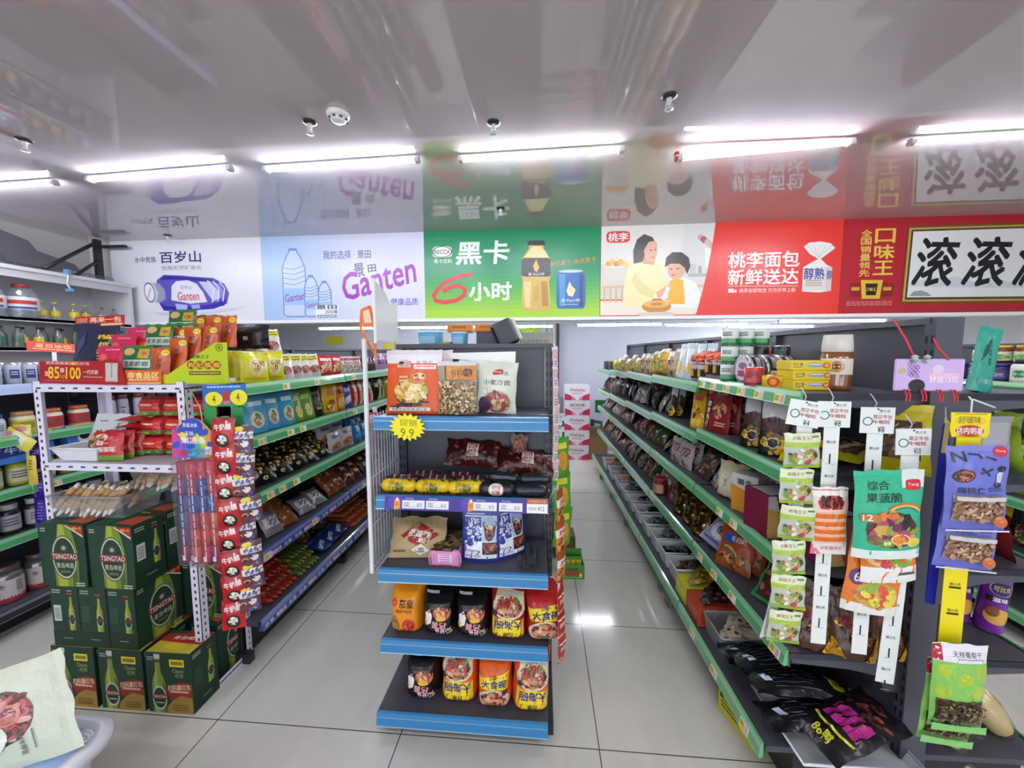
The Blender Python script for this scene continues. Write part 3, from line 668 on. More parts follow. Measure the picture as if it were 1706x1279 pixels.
# ================================================================ end display facing the viewer
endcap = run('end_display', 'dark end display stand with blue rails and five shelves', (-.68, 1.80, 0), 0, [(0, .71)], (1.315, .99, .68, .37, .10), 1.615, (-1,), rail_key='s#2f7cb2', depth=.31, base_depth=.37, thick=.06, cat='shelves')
mid_run = run('shelf_run', 'dark steel shelf run standing hidden behind the end display', (-.325, 1.86, 0), PI/2, bays(0, 3, .9), (1.60, 1.25, .9, .55, .15), 1.605, (-1, 1), depth=.28, base_depth=.30)
ES = ['top shelf of the end display', 'second shelf of the end display', 'third shelf of the end display', 'fourth shelf of the end display', 'lowest shelf of the end display']
# price strip on the second rail: one strip of cardboard tickets
t = obj('price_strip', None, endcap, (0, -.358, .975)); A = Art(.70, .052)
A.rect(.07, .02, .93, .98, '#4b3a94'); A.ell(.13, .55, .05, .5, '#5a49b0'); A.ell(.56, .55, .05, .5, '#5a49b0')
for u in (.135, .565): A.poly([(u-.012, .72), (u+.002, .98), (u+.02, .7), (u+.022, .1), (u-.014, .02)], '#eda23c'); A.ell(u+.004, .78, .007, .1, '#fff4d8'); A.bars(u-.006, .5, .02, .05, 3, '#c9581c')
for u, s in ((.235, '75'), (.375, '10'), (.65, '75'), (.795, '10')):
    A.rect(u-.066, .12, u+.066, .74, '#e9ebf0'); A.txt('特价商品', u-.025, .86, .12, '#e0d8f4', 0, .05); A.txt('¥'+s, u+.035, .40, .26, '#4a4a52', .0, .03); A.bars(u-.055, .52, .03, .06, 3, '#8a8a94', 3); A.bars(u-.058, .24, .11, .04, 1, '#b0b0bc', 4)
A.rect(.885, .05, 1, 1.1, '#eeeeea'); A.rect(.885, .72, 1, 1.1, '#b5562c'); A.txt('2号店价12元', .943, .9, .2, '#f2d9a8', 0, .1); A.txt('¥12', .965, .38, .3, '#2e2e32', .01, .035); A.bars(.895, .4, .045, .06, 2, '#9a9aa0', 8)
mb = MB().box(.045, -.0005, .0, .70, .0005, .05, 's#4b3a94'); A.apply(mb, flat((0, -.0005, 0), (1, 0, 0), (0, 0, 1)), eps=.0003)
bpy.data.objects.remove(t); t = mb.build('price_strip', endcap, (0, -.363, .945), (-.235, 0, 0))
# --- top shelf
def orange_bag(a):
    a.rect(0, .79, 1, .93, '#ece9ee'); a.rect(0, .93, 1, 1, '#dfdce2')
    a.txt('鱼豆干', .69, .80, .06, '#d8402c', .02, .3); a.rect(.5, .70, .9, .765, '#f4e9e6'); a.bars(.52, .73, .34, .022, 1, '#d0603c'); a.ell(.33, .81, .07, .045, '#e9c0ac'); a.ell(.27, .80, .05, .025, '#3a3036'); a.ell(.41, .80, .05, .03, '#e88c98'); a.rect(.2, .73, .44, .765, '#e9ecf0'); a.bars(.22, .742, .2, .015, 1, '#3c4a6c')
    a.ell(.47, .34, .32, .20, '#6a4a26', rot=.05); a.ell(.47, .36, .31, .19, '#e0c26a', rot=.05); a.blobs(5, 42, .47, .36, .26, .15, .035, ['#eed68a', '#d8a84e', '#f4e4b0', '#c98a34', '#e6cc7c'], 2.4)
    a.poly([(.42, .5), (.46, .62), (.60, .65), (.72, .63), (.76, .55), (.68, .48), (.55, .46)], '#d98a3a'); a.ell(.61, .58, .10, .06, '#f0d4a8'); a.ell(.60, .535, .07, .025, '#d94a6a'); a.ell(.55, .595, .02, .02, '#2a2020'); a.ell(.68, .595, .02, .02, '#2a2020')
    a.ell(.45, .145, .24, .03, '#3a2c28'); a.rect(.10, .085, .30, .12, '#3c2a24'); a.rect(.62, .17, .8, .2, '#3c2a24'); a.ell(.72, .39, .05, .04, '#a8c050')
    a.rect(.08, .045, .82, .1, '#ecebe6'); a.txt('鲜烤老豆干 传统工艺', .45, .072, .036, '#3a3836', .01, .64); a.bars(.25, .56, .16, .03, 2, '#f4c89a', 9)
me = pack(.245, .27, .055, '#e2581f', orange_bag, 'doy', 1, seal='#dad7de', back='#d9501c')
for i, (x, y, r) in enumerate(((-.545, 1.56, -.02), (-.515, 1.625, .05))):
    put(me, 'snack_pouch', '', 'snack bag', '', 0, (x, y, 1.316), (-.10, 0, r), 'orange pouches on the end display', lab=('orange bean curd pouch at the front of the end display top shelf', 'orange bean curd pouch standing behind its twin on the end display')[i])
def nuts(a):
    a.rect(0, 0, 1, .62, '#b9a78a'); a.blobs(3, 420, .5, .31, .47, .30, .018, ['#9a7a4e', '#c9ab78', '#7c5c36', '#e4d4b0', '#b08c58', '#dcc498', '#6a4c2c'], 2.2, True)
    a.rect(.22, .66, 1, .92, '#d68a2c'); a.rect(.26, .69, .96, .89, '#c47a22'); a.txt('椒盐 花生', .5, .79, .1, '#33261a', .02, .3); a.ell(.78, .79, .13, .08, '#5a3a20'); a.ell(.78, .79, .08, .05, '#8a6038'); a.rect(.0, .92, 1, 1, '#d5d3d0'); a.rect(.0, .66, .18, .92, '#a89a84')
put(pack(.165, .22, .06, '#bfb39c', nuts, 'doy', 2, back='#c8bca8'), 'snack_pouch', '', 'snack bag', '', 0, (-.355, 1.56, 1.316), (-.08, 0, .02), lab='clear pouch of peanuts with an ochre label on the end display')
def coldnoodle(a):
    a.txt('小麦冷面', .5, .60, .10, '#33352f', .012, .70); a.txt('拌面', .68, .78, .07, '#4a5a3a', .01, .2); a.ell(.52, .80, .14, .05, '#c9423a', rot=.3); a.bars(.4, .795, .22, .015, 1, '#f4e8e4'); a.ell(.2, .42, .08, .06, '#e4e6da'); a.ring(.2, .42, .08, .06, .1, '#7a7c70')
    a.ell(.53, .22, .36, .23, '#c8b49a'); a.ell(.53, .22, .33, .205, '#8a5a4c'); a.blobs(8, 46, .53, .24, .26, .15, .036, ['#d8a89c', '#b86a6a', '#e8d0a0', '#6a3a50', '#c99a54', '#a04a50'], 2.0); a.ell(.2, .16, .16, .16, '#4a3450'); a.ell(.12, .05, .07, .05, '#23202a')
put(pack(.168, .215, .07, '#dfe2d2', coldnoodle, 'pillow', 3), 'noodle_pack', '', 'noodle pack', '', 0, (-.195, 1.57, 1.32), (-.06, .05, -.03), lab='cream cold noodle pack beside the clear peanut pouch')
m = MB(); pts = [(-.15, -.0, .14), (.15, -.01, .145), (.145, -.012, .0), (.11, -.008, .045), (.03, .0, .105), (-.13, .0, .115)]
m.add([(x, y, z) for x, y, z in pts]+[(x, y+.004, z) for x, y, z in pts], [(0, 5, 4), (0, 4, 3), (0, 3, 1), (1, 3, 2), (10, 11, 6), (9, 10, 6), (9, 6, 7), (8, 9, 7)]+[(i, i+6, (i+1) % 6+6, (i+1) % 6) for i in range(6)], 'f#eef0f0')
m.box(-.1, .006, -.115, .13, .05, .12, 'f#eceee8'); o = put(m.mesh(), 'noodle_pack', '', 'noodle pack', '', 0, (-.265, 1.63, 1.432), (-.06, 0, 0), lab='white pack with folded top leaning behind the cream noodle pack')
m = MB().tube([(0, 0, 0), (.16, .05, -.01)], .003, 'c#e8ecf0', 8); put(m.mesh(), 'plastic_strip', '', 'strip', '', 0, (-.07, 1.50, 1.330), (0, 0, -.25), lab='thin clear plastic strip lying on the end display top shelf')
# yellow star price burst with handwritten price
pts = []; n = 18
for k in range(2*n): t = PI*k/n; r_ = 1 if k % 2 == 0 else .76; pts.append((.075*r_*math.cos(t), .057*r_*math.sin(t)))
m = MB().prism(pts, -.0012, 0, 's#f2e312'); A = Art(.15, .114); A.txt('促销', .52, .66, .24, '#8a8a1a', 0, .46); A.txt('9.9', .5, .3, .3, '#7a7a16', 0, .36); A.apply(m, flat((-.075, -.0012, -.057), (1, 0, 0), (0, 0, 1)), eps=.0004)
put(m.mesh(), 'price_burst', '', 'price sign', '', 0, (-.528, 1.432, 1.283), (.03, .06, 0), lab='yellow star burst price sign reading 9.9 on the blue rail')
# --- second shelf: sausages
def sausage(L_, r, key, ops=None, seed=0, mk='f', tips='s#c9b48a'):
    m = MB(); R = random.Random(seed); n = 14
    pr = [(-L_/2-.006, .004), (-L_/2, .003), (-L_/2+.004, r*.55), (-L_/2+.015, r*.93), (-L_/2+.03, r), (-L_/4, r*1.01), (0, r*.99), (L_/4, r*1.01), (L_/2-.03, r), (L_/2-.015, r*.93), (L_/2-.004, r*.55), (L_/2, .003), (L_/2+.006, .004)]
    m.tube([(x, R.uniform(-.0006, .0006), 0) for x, _ in pr], [q for _, q in pr], mk+key, n)
    for s in (-1, 1): m.lathe([(.005, s*(L_/2+.0005)-.002), (.005, s*(L_/2+.0005)+.002)], tips, 8, axis='x')
    if ops:
        a = Art(L_-.06, PI*r, mk); ops(a)
        a.apply(m, lambda x, y, e: (-L_/2+.03+x, -(r*1.012+e)*math.sin(y/r), -(r*1.012+e)*math.cos(y/r)), r*.45, eps=.0006)
    return m.mesh('sausage')
def purple(a):
    for u in (.1, .42, .80): a.rect(u, .1, u+.09, .9, '#a89a80'); a.bars(u+.01, .7, .06, .05, 4, '#5a3a3a', int(u*50))
    a.rect(.25, 0, .32, 1, '#5f2a3c'); a.rect(.6, 0, .67, 1, '#5f2a3c')
me = sausage(.155, .024, '#4a1f2c', purple, 1)
for i, (x, z, rz) in enumerate(((-.615, 1.049, .02), (-.455, 1.049, -.02), (-.31, 1.049, .0), (-.54, 1.042, .03), (-.37, 1.041, -.02))):
    put(me, 'sausage', '', 'sausage', '', 0, (x, 1.60+(i > 2)*.075, z-.035), (-.1, 0, rz), 'purple sausages', lab='purple cased sausage '+('above the yellow sausage nearest the clear side panel', 'in the middle of the front purple row', 'at the end of the front purple row beside black sausages', 'lying behind the first purple ones', 'lying behind the last purple ones')[i])
def yellow(a):
    a.blobs(11, 26, .5, .5, .48, .45, .13, ['#e8c62a', '#c08a1c', '#7a9a2c', '#d8b020', '#8c3a24', '#3c6a2c'], .55, True); a.txt('玉米香肠', .5, .5, .42, '#3a7a30', .03, .5)
me = sausage(.15, .027, '#e6c51e', yellow, 2, tips='s#d8d0b0')
for i, (x, rz, ry) in enumerate(((-.60, .03, .03), (-.455, -.02, -.02), (-.318, .05, -.04))):
    put(me, 'sausage', '', 'sausage', '', 0, (x, 1.515, 1.018), (0, ry, rz), 'yellow sausages', lab=('yellow corn sausage nearest the clear side panel of the end display', 'yellow corn sausage in the middle of the front row', 'yellow corn sausage lying beside the black sausages')[i])
def blackl(a): a.ell(.5, .55, .34, .36, '#e9e4da'); a.ring(.5, .55, .34, .36, .1, '#c9b48a'); a.txt('哈尔滨', .5, .66, .2, '#c8352c', .03, .4); a.txt('红肠', .5, .42, .22, '#c8352c', .03, .36)
kb = sausage(.15, .027, '#20242a', blackl, 3); kp = sausage(.14, .025, '#22272d', lambda a: a.rect(.1, .35, .9, .42, '#3c444c'), 4)
for i, (me, x, y, z, rz, l) in enumerate(((kb, -.185, 1.50, 1.018, -.04, 'black sausage with an oval white and red label'), (kp, -.045, 1.50, 1.016, .02, 'plain black sausage at the front end beside the price card'), (kp, -.165, 1.56, 1.046, -.12, 'plain black sausage lying on the oval labelled one'), (kp, -.03, 1.56, 1.042, .03, 'plain black sausage in the back row under the red bags'))):
    put(me, 'sausage', '', 'sausage', '', 0, (x, y, z), (0, 0, rz), 'black sausages', lab=l)
def darkred(a):
    a.blobs(21, 30, .5, .5, .46, .42, .05, ['#5a1c18', '#7a2c22', '#3a1210', '#8c4a3a'], 2.5, True); a.rect(.40, .32, .62, .80, '#d8cfc4'); a.rect(.43, .46, .59, .78, '#b8322c'); a.txt('酱香', .51, .62, .12, '#f0e0d4', .02, .12); a.bars(.42, .4, .16, .03, 2, '#5a4a44')
me = pack(.26, .13, .07, '#3f1411', darkred, 'pillow', 5, amp=.004)
put(me, 'meat_pack', '', 'meat pack', '', 0, (-.33, 1.71, 1.045), (-.55, .04, 0), lab='large dark red vacuum meat pack lying behind the purple sausages')
put(me, 'meat_pack', '', 'meat pack', '', 0, (-.075, 1.68, 1.022), (-.75, .12, .1), lab='dark red vacuum meat pack lying behind the plain black sausages')
put(pack(.085, .15, .055, '#5a2018', lambda a: (a.blobs(4, 20, .5, .4, .4, .36, .06, ['#7a3424', '#3c1612', '#a06048'], 1.6), a.rect(.3, .6, .7, .78, '#a85a3c')), 'doy', 6, amp=.004), 'meat_pack', '', 'meat pack', '', 0, (-.118, 1.735, 1.045), (-.02, .1, .1), lab='upright red brown meat pouch at the back of the sausage shelf')
# --- third shelf
def paper(a):
    a.poly([(.18, .52), (.52, .86), (.90, .54), (.56, .22)], '#9a2a24'); a.txt('老酸辣', .54, .56, .17, '#f0ebe4', .04, .40, rot=-.15); a.txt('粉', .60, .40, .12, '#f0ebe4', .03, .14); a.poly([(.40, .18), (.58, .32), (.72, .16), (.56, .05)], '#e6e2d8'); a.bars(.47, .2, .16, .02, 3, '#5a5a50')
    a.bars(.06, .13, .24, .05, 1, '#7a5c3a'); a.bars(.74, .17, .18, .05, 1, '#7a5c3a', 3)
    for k in range(9): a.line([(.05+k*.11, .9), (.08+k*.11, .7+.03*(k % 3))], .012, '#a88c60')
put(pack(.25, .17, .07, '#b89f78', paper, 'pillow', 7, mk='p', amp=.004), 'flour_bag', '', 'food bag', '', 0, (-.545, 1.55, .683), (-.55, 0, .08), lab='tan paper bag with a dark red diamond label on the end display')
def pinktop(a): a.rect(.02, .02, .98, .98, '#6a5a3c'); a.blobs(9, 60, .5, .5, .45, .45, .06, ['#8c7a50', '#54462e', '#a8966a', '#3c3020'], 1.4, True)
def pinkfr(a):
    for k in range(4): a.ring(.1, .4, .06+.05*k, .2+.15*k, .12, '#e8a4cc'); a.ring(.92, .5, .06+.05*k, .2+.15*k, .12, '#e8a4cc')
    a.rect(.26, .2, .76, .82, '#f0dcec'); a.bars(.3, .7, .4, .08, 4, '#c05a94', 4)
put(carton(.115, .20, .062, '#dc8cc0', pinkfr, None, pinktop), 'snack_box', '', 'snack box', '', 0, (-.405, 1.60, .681), (0, 0, -.03), lab='small pink box with a clear top beside the blue jerky pouches')
def jerky(a):
    a.rect(.07, .06, .93, .86, '#e8ebf2'); a.rect(.07, .36, .52, .78, '#2c3f98'); a.rect(.52, .36, .93, .80, '#b4c4de'); a.rect(.07, .80, .93, .86, '#2a3c94'); a.bars(.1, .82, .5, .02, 1, '#cfd8f0')
    for k in range(12): a.ring(.57+.08*(k % 4)+.02, .62+.06*(k//4), .035, .026, .25, '#8fa8d0')
    a.vtxt('牛肉干', .42, .76, .42, '#eef0f6', .008, .11); a.vtxt('炭烤', .22, .70, .46, '#eef0f6', .008, .11)
    a.poly([(.58, .60), (.64, .64), (.72, .62), (.80, .64), (.90, .60), (.88, .46), (.80, .38), (.72, .36), (.64, .40)], '#4a2c28'); a.poly([(.62, .62), (.72, .66), (.84, .62), (.80, .57), (.68, .57)], '#d8ccb4'); a.blobs(6, 16, .74, .5, .1, .09, .022, ['#a83c34', '#6a4a6c', '#c87a54', '#382020'], 1.3)
    a.line([(.60, .60), (.56, .68), (.62, .70)], .014, '#2a2426'); a.line([(.88, .60), (.93, .68), (.87, .70)], .014, '#2a2426'); a.rect(.55, .14, .93, .345, '#3a2420'); a.blobs(2, 9, .74, .24, .15, .07, .03, ['#8c4a38', '#6a3026', '#b0705a'], 3); a.ell(.22, .33, .09, .05, '#2c3f98'); a.txt('好吃到停不下来', .28, .20, .035, '#2e3560', .01, .34); a.txt('高蛋白一级牛肉', .3, .115, .03, '#2e3560', .008, .4)
me = pack(.165, .245, .045, '#26368c', jerky, 'doy', 8, seal='#26368c')
put(me, 'jerky_pouch', '', 'jerky pouch', '', 0, (-.262, 1.555, .682), (-.04, 0, .02), 'blue jerky pouches', lab='blue beef jerky pouch facing squarely out beside the pink box')
put(me, 'jerky_pouch', '', 'jerky pouch', '', 0, (-.143, 1.60, .682), (-.04, 0, .62), 'blue jerky pouches', lab='blue beef jerky pouch turned aside behind its twin')
for i, (dx, dy, rz, dz) in enumerate(((0, 0, .02, 0), (.018, .006, -.04, 0), (.034, -.004, .03, 0), (.05, .004, 0, 0), (.012, 0, .1, .018), (.038, .004, -.05, .018), (-.03, .01, .16, 0))):
    m = MB()
    for k in range(4): m.tube([(k*.0042-.006, -.085, 0), (k*.0042-.006, .085, .001)], .0026, 'c#d6dade', 6)
    m.box(-.011, -.088, -.003, .0085, .088, .0035, 'c#e8ecf0')
    put(m.mesh(), 'straw_pack', '', 'straws', '', 0, (-.072+dx, 1.585+dy, .687+dz), (0, 0, rz), 'clear packs of straws', lab='clear pack of straws '+('first at the jerky side', 'second from the jerky side', 'third from the jerky side', 'at the end by the upright', 'on top of the jerky side', 'on top of the outer end', 'apart from the bundle toward the jerky')[i]+' on the end display')
# --- noodle bricks
def tomato(a):
    a.txt('茄皇', .60, .66, .15, '#2c2018', .035, .44); a.ell(.24, .68, .09, .07, '#d2402c'); a.txt('番茄牛肉面', .52, .52, .07, '#8a2c1c', .015, .5); a.ell(.24, .22, .14, .13, '#8c5a2c'); a.ell(.66, .22, .2, .14, '#c8342a'); a.ell(.24, .2, .10, .08, '#b88a3c'); a.blobs(2, 10, .66, .2, .12, .08, .03, ['#e0603c', '#8c241c'], 1.2); a.line([(.14, .34), (.24, .42), (.32, .34)], .02, '#8c4a1c')
def buldak(a):
    a.ell(.64, .56, .26, .15, '#b8663c'); a.blobs(3, 34, .64, .57, .22, .12, .03, ['#d88a5c', '#9a4a30', '#e8b080', '#7a3420'], 1.6); a.ell(.60, .46, .14, .06, '#e8b43c'); a.poly([(.14, .56), (.3, .66), (.36, .52), (.32, .36), (.2, .3), (.12, .4)], '#e9e4e2'); a.ell(.28, .60, .05, .03, '#c8405a'); a.ell(.16, .34, .07, .05, '#d8b030')
    a.txt('불닭', .56, .32, .14, '#e8a4ac', .035, .44, rot=-.1); a.txt('볶음면', .66, .20, .12, '#f0c4c8', .035, .46, rot=-.1); a.rect(.04, .04, .22, .13, '#d0d0d0'); a.bars(.26, .1, .6, .025, 2, '#8a8a8a'); a.bars(.1, .86, .4, .03, 1, '#d8d8d8'); a.rect(.84, .10, .94, .16, '#a8b868')
def bowl(up, red):
    def f(a):
        F = (lambda v: v) if up else (lambda v: v)
        if up:
            a.poly([(.08, .66), (.92, .74), (.90, .44), (.10, .44)], '#ecd62c'); a.txt('大食碗', .52, .55, .16, '#23357e', .04, .7, shear=.1, rot=.05); a.txt('白象', .5, .68, .08, '#3a3a2c', .02, .2)
            a.ell(.5, .24, .43, .20, '#d9d2c2'); a.ell(.5, .245, .38, .165, '#8a4a34'); a.blobs(7, 60, .5, .25, .33, .14, .03, ['#b8442c', '#c98a5a', '#6c7c34', '#e0b890', '#8c2c20', '#54301c'], 1.5); a.rect(.4, .22, .74, .28, '#d08a7c'); a.ell(.82, .40, .08, .05, '#243a6c')
        else:
            a.poly([(.08, .06), (.92, .06), (.92, .46), (.08, .50)], '#ecd62c'); a.txt('大海碗', .52, .37, .17, '#23357e', .04, .74, flip=True); a.txt('白象', .5, .17, .1, '#3a3a2c', .02, .26, flip=True)
            a.poly([(.06, .56), (.2, .94), (.9, .88), (.94, .56)], '#d9cfae'); a.ell(.5, .68, .43, .20, '#d9d2c2'); a.ell(.5, .685, .38, .165, '#8a4a34'); a.blobs(9, 60, .5, .69, .33, .14, .03, ['#b8442c', '#c98a5a', '#6c7c34', '#e0b890', '#8c2c20', '#54301c'], 1.5); a.rect(.36, .62, .72, .68, '#d08a7c'); a.ell(.14, .6, .08, .05, '#243a6c')
    return f
NB = dict(kind='brick', nu=14, nv=16)
M_tom = pack(.145, .215, .20, '#e5921e', tomato, seed=11, **NB); M_bul = pack(.148, .20, .21, '#121214', buldak, seed=12, **NB)
M_red = pack(.162, .215, .20, '#a81e20', bowl(False, 1), seed=13, **NB); M_red2 = pack(.17, .23, .20, '#b01f22', bowl(True, 1), seed=14, **NB)
M_or1 = pack(.158, .232, .20, '#e0611c', bowl(False, 0), seed=15, **NB); M_or2 = pack(.152, .215, .20, '#e0601c', bowl(True, 0), seed=16, **NB)
for me, x, y, z, rz, ry, l in ((M_tom, -.585, 1.58, .371, -.02, 0, 'yellow orange tomato noodle multipack on the fourth shelf'), (M_bul, -.44, 1.58, .371, 0, 0, 'black spicy noodle multipack beside the tomato noodles'), (M_bul, -.298, 1.58, .371, .02, 0, 'black spicy noodle multipack beside the red noodle multipack'),
        (M_red, -.146, 1.575, .371, .03, .03, 'red noodle multipack with upside down yellow panel, fourth shelf'), (M_red2, .012, 1.575, .373, .06, -.03, 'red noodle multipack with upright print at the fourth shelf corner'),
        (M_bul, -.512, 1.555, .101, -.02, 0, 'black spicy noodle multipack alone on the lowest shelf'), (M_or1, -.352, 1.545, .101, .0, 0, 'orange noodle multipack beside the lowest black noodle multipack'), (M_or2, -.20, 1.535, .101, .02, 0, 'orange noodle multipack with upright print, lowest shelf middle'), (M_or1, -.052, 1.525, .101, .10, .05, 'orange noodle multipack leaning at the lowest shelf corner')):
    put(me, 'noodle_multipack', '', 'noodle pack', '', 0, (x, y, z), (0, ry, rz), 'noodle multipacks on the end display', lab=l)
# --- clear side panel, acrylic sheet, orange loop, hanging strips at the sides
r = thing('side_panel', 'clear plastic side panel with white posts beside the end display', 'side panel', (-.705, 1.46, .66))
MB().rbox(-.008, -.008, 0, .008, .008, .97, .003, 's#dfe1e4').build('post', r); MB().rbox(-.006, .30, 0, .006, .312, .97, .003, 's#b9bcc2').build('post', r)
MB().box(-.0015, .008, .0, .0015, .30, .60, 'g#dfe6ea').build('sheet', r)
m = MB()
for k in range(9): m.tube([(.004, .03+k*.03, .0), (.004, .03+k*.03, .66)], .0022, 'm#c4c7cc', 6)
for z in (.02, .2, .4, .64): m.tube([(.004, .01, z), (.004, .30, z)], .0028, 'm#c4c7cc', 6)
m.build('wire_grid', r)
m = MB(); p = [(0, 0), (0, .235), (.07, .20), (.105, .155), (.16, .165), (.16, 0)]
m.add([(-.0025, y, z) for y, z in p]+[(.0025, y, z) for y, z in p], [(0, 1, 2, 3, 4, 5), (11, 10, 9, 8, 7, 6)]+[(i, i+6, (i+1) % 6+6, (i+1) % 6) for i in range(6)], 's#d2dbda'); m.box(-.004, -.004, -.01, .004, .004, .24, 's#eef2f2')
tag(m.build('acrylic_sheet', None, (-.655, 1.452, 1.622), (0, 0, -.18)), 'frosted acrylic sheet with slanted top standing above the end display', 'acrylic sheet')
m = MB(); m.tube([(.03, 0, .20), (-.005, 0, .185), (-.012, 0, .11), (.03, 0, .03), (.045, 0, .0), (.047, 0, .10), (.03, 0, .20)], .006, 's#e87a26', 8); m.prism([(.0, .12), (-.008, .19), (.03, .205), (.045, .12)], -.004, .004, 's#e8792a'); m.prism([(.006, .135), (.002, .18), (.028, .19), (.038, .135)], -.0046, -.004, 's#f2cdbc')
tag(m.build('loop_frame', None, (-.725, 1.50, 1.56)), 'orange plastic loop frame fixed beside the frosted acrylic sheet', 'plastic frame')
def strip_of(label, loc, n, me, dz, rotz=0, jit=.02, arm=None, name='hanging_strip', cat='hanging strip', band='s#e4e4e2', extra=0, part='sachet', w=.02, topz=0):
    r = thing(name, label, cat, loc, (0, 0, rotz)); m = MB().box(-w/2, .0, -n*dz-extra, w/2, .0012, topz+.02, band); m.build('band', r)
    if arm: q = Matrix.Rotation(-rotz, 3, 'Z') @ (Vector(arm)-Vector(loc)); MB().tube([(0, 0, topz+.012), (q.x*.5, q.y*.5, topz+.02+q.z*.5), tuple(q)], .002, 'm#c9cbd0', 6).build('hook_arm', r)
    for i in range(n):
        R = random.Random(i*5+n); obj(part, me, r, (R.uniform(-.2, .2)*jit, -.004-R.uniform(0, .3)*jit, -(i+1)*dz), (R.uniform(-.1, .1), R.uniform(-.08, .08), R.uniform(-3, 3)*jit))
    return r
def sach(base, ops, W=.07, H=.09, D=.016, seed=0, **k): return pack(W, H, D, base, ops, 'pillow', seed, nu=7, nv=8, **k)
pk = sach('#8c3a54', lambda a: (a.rect(0, .35, 1, .6, '#d8a4b4'), a.ell(.5, .48, .3, .2, '#b82c50'), a.bars(.2, .75, .5, .06, 2, '#e8ccd4')), .055, .075, .02, 21)
s_ = strip_of('twisted pink strip of sachets hanging at the far end of the crisps shelves', (-.79, 1.72, 1.30), 8, pk, .075, .5, .12, arm=(-.705, 1.765, 1.33))
br = sach('#a8542c', lambda a: (a.rect(0, .05, 1, .5, '#c8763c'), a.rect(0, .5, 1, .75, '#e8dcd6'), a.txt('香辣', .5, .62, .14, '#c8303c', .03, .6), a.blobs(3, 18, .5, .27, .4, .2, .06, ['#8c3a20', '#e0a050', '#6a2c18'])), .085, .13, .02, 22)
strip_of('strip of brown spicy sachets hanging on the end display upright', (.062, 1.50, 1.02), 3, br, .125, 1.2, .05, arm=(.03, 1.50, .98))
rd = sach('#b3222a', lambda a: (a.rect(0, .1, 1, .2, '#e8b060'), a.txt('麻辣', .5, .55, .2, '#f0d8c0', .03, .6), a.rect(.05, .75, .95, .82, '#f0dcc0')), .06, .10, .012, 23)
strip_of('strip of red sachets hanging low on the end display upright', (.068, 1.46, .63), 3, rd, .10, 1.1, .04, arm=(.03, 1.47, .672))
wp = sach('#e3d8da', lambda a: (a.rect(.1, .5, .9, .9, '#d8a8ac'), a.bars(.2, .35, .6, .06, 3, '#b07078')), .024, .10, .012, 24)
strip_of('narrow pale strip of sachets hanging along the end display edge', (.058, 1.72, 1.58), 7, wp, .085, .3, .02, arm=(.04, 1.79, 1.60))
# --- goods on top of the hidden run
def tub(label, loc, r0, h, key='#6fb2dc'):
    r = thing('plastic_tub', label, 'tub', loc, group='blue tubs on top of the shelves'); MB().lathe([(r0*.86, 0), (r0*.9, h*.1), (r0, h*.82), (r0, h)], 's'+key, 24).build('bowl', r); MB().lathe([(r0*1.04, h*.9), (r0*1.05, h), (r0*.9, h*1.04), (0, h*1.04)], 's#a4d2ec', 24).build('lid', r); MB().box(-r0*.6, -r0-.001, h*.25, r0*.6, -r0*.9, h*.7, 's#8cc4e4').build('paper_label', r)
tub('larger blue plastic tub on top behind the end display', (-.61, 2.05, 1.602), .068, .085); tub('smaller blue plastic tub on top behind the end display', (-.45, 2.05, 1.602), .046, .08)
for i, (x, z, l) in enumerate(((-.45, 1.685, 'orange snack tray stacked above the smaller blue tub'), (-.30, 1.685, 'orange snack tray stacked on the grey carton'))):
    put(carton(.13, .10, .04, '#e28a30', lambda a: (a.bars(.2, .7, .6, .1, 2, '#8c4a1c'), a.rect(.05, .05, .95, .2, '#c86c20'))), 'snack_tray', '', 'snack tray', '', 0, (x, 2.08, z), (0, 0, .02), 'orange trays', lab=l)
put(carton(.13, .10, .08, '#54545e'), 'storage_box', '', 'carton', '', 0, (-.29, 2.08, 1.603), (0, 0, 0), lab='dark grey carton under an orange tray behind the end display')
m = MB(); m.rbox(-.06, -.03, 0, .06, .03, .14, .015, 's#26282e'); m.rbox(.05, -.02, .005, .075, .025, .13, .008, 's#c8ccc4'); put(m.mesh(), 'storage_case', '', 'case', '', 0, (-.17, 2.02, 1.61), (0, -.42, .1), lab='black case leaning on top of the shelves behind the end display')
put(carton(.07, .08, .03, '#a8b43c'), 'snack_box', '', 'snack box', '', 0, (-.53, 2.06, 1.603), (0, 0, 0), lab='small yellow green box between the two blue tubs')

# ================================================================ slotted white rack with the beer cartons
W_ = 'm#e3dff0'
rack = thing('slotted_rack', 'white slotted angle rack holding beer cartons and snack bags', 'rack', (-2.24, 1.49, 0))
def angle_post(x, y, sx, sy, h):
    m = MB(); t = .0025; w = .036
    m.box(min(x, x+sx*w), min(y, y+sy*t), 0, max(x, x+sx*w), max(y, y+sy*t), h, W_); m.box(min(x, x+sx*t), min(y, y+sy*w), 0, max(x, x+sx*t), max(y, y+sy*w), h, W_)
    z = .03
    while z < h-.02:
        m.box(x+sx*.018-.004, y-.0012, z, x+sx*.018+.004, y+.0012, z+.013, 'm#26262a'); m.box(x-.0012, y+sy*.018-.003, z, x+.0012, y+sy*.018+.003, z+.013, 'm#26262a'); z += .032
    return m
RW, RD = .72, .275
for x, y, sx, sy in ((0, 0, 1, 1), (RW, 0, -1, 1), (0, RD, 1, -1), (RW, RD, -1, -1)): angle_post(x, y, sx, sy, 1.455).build('post', rack)
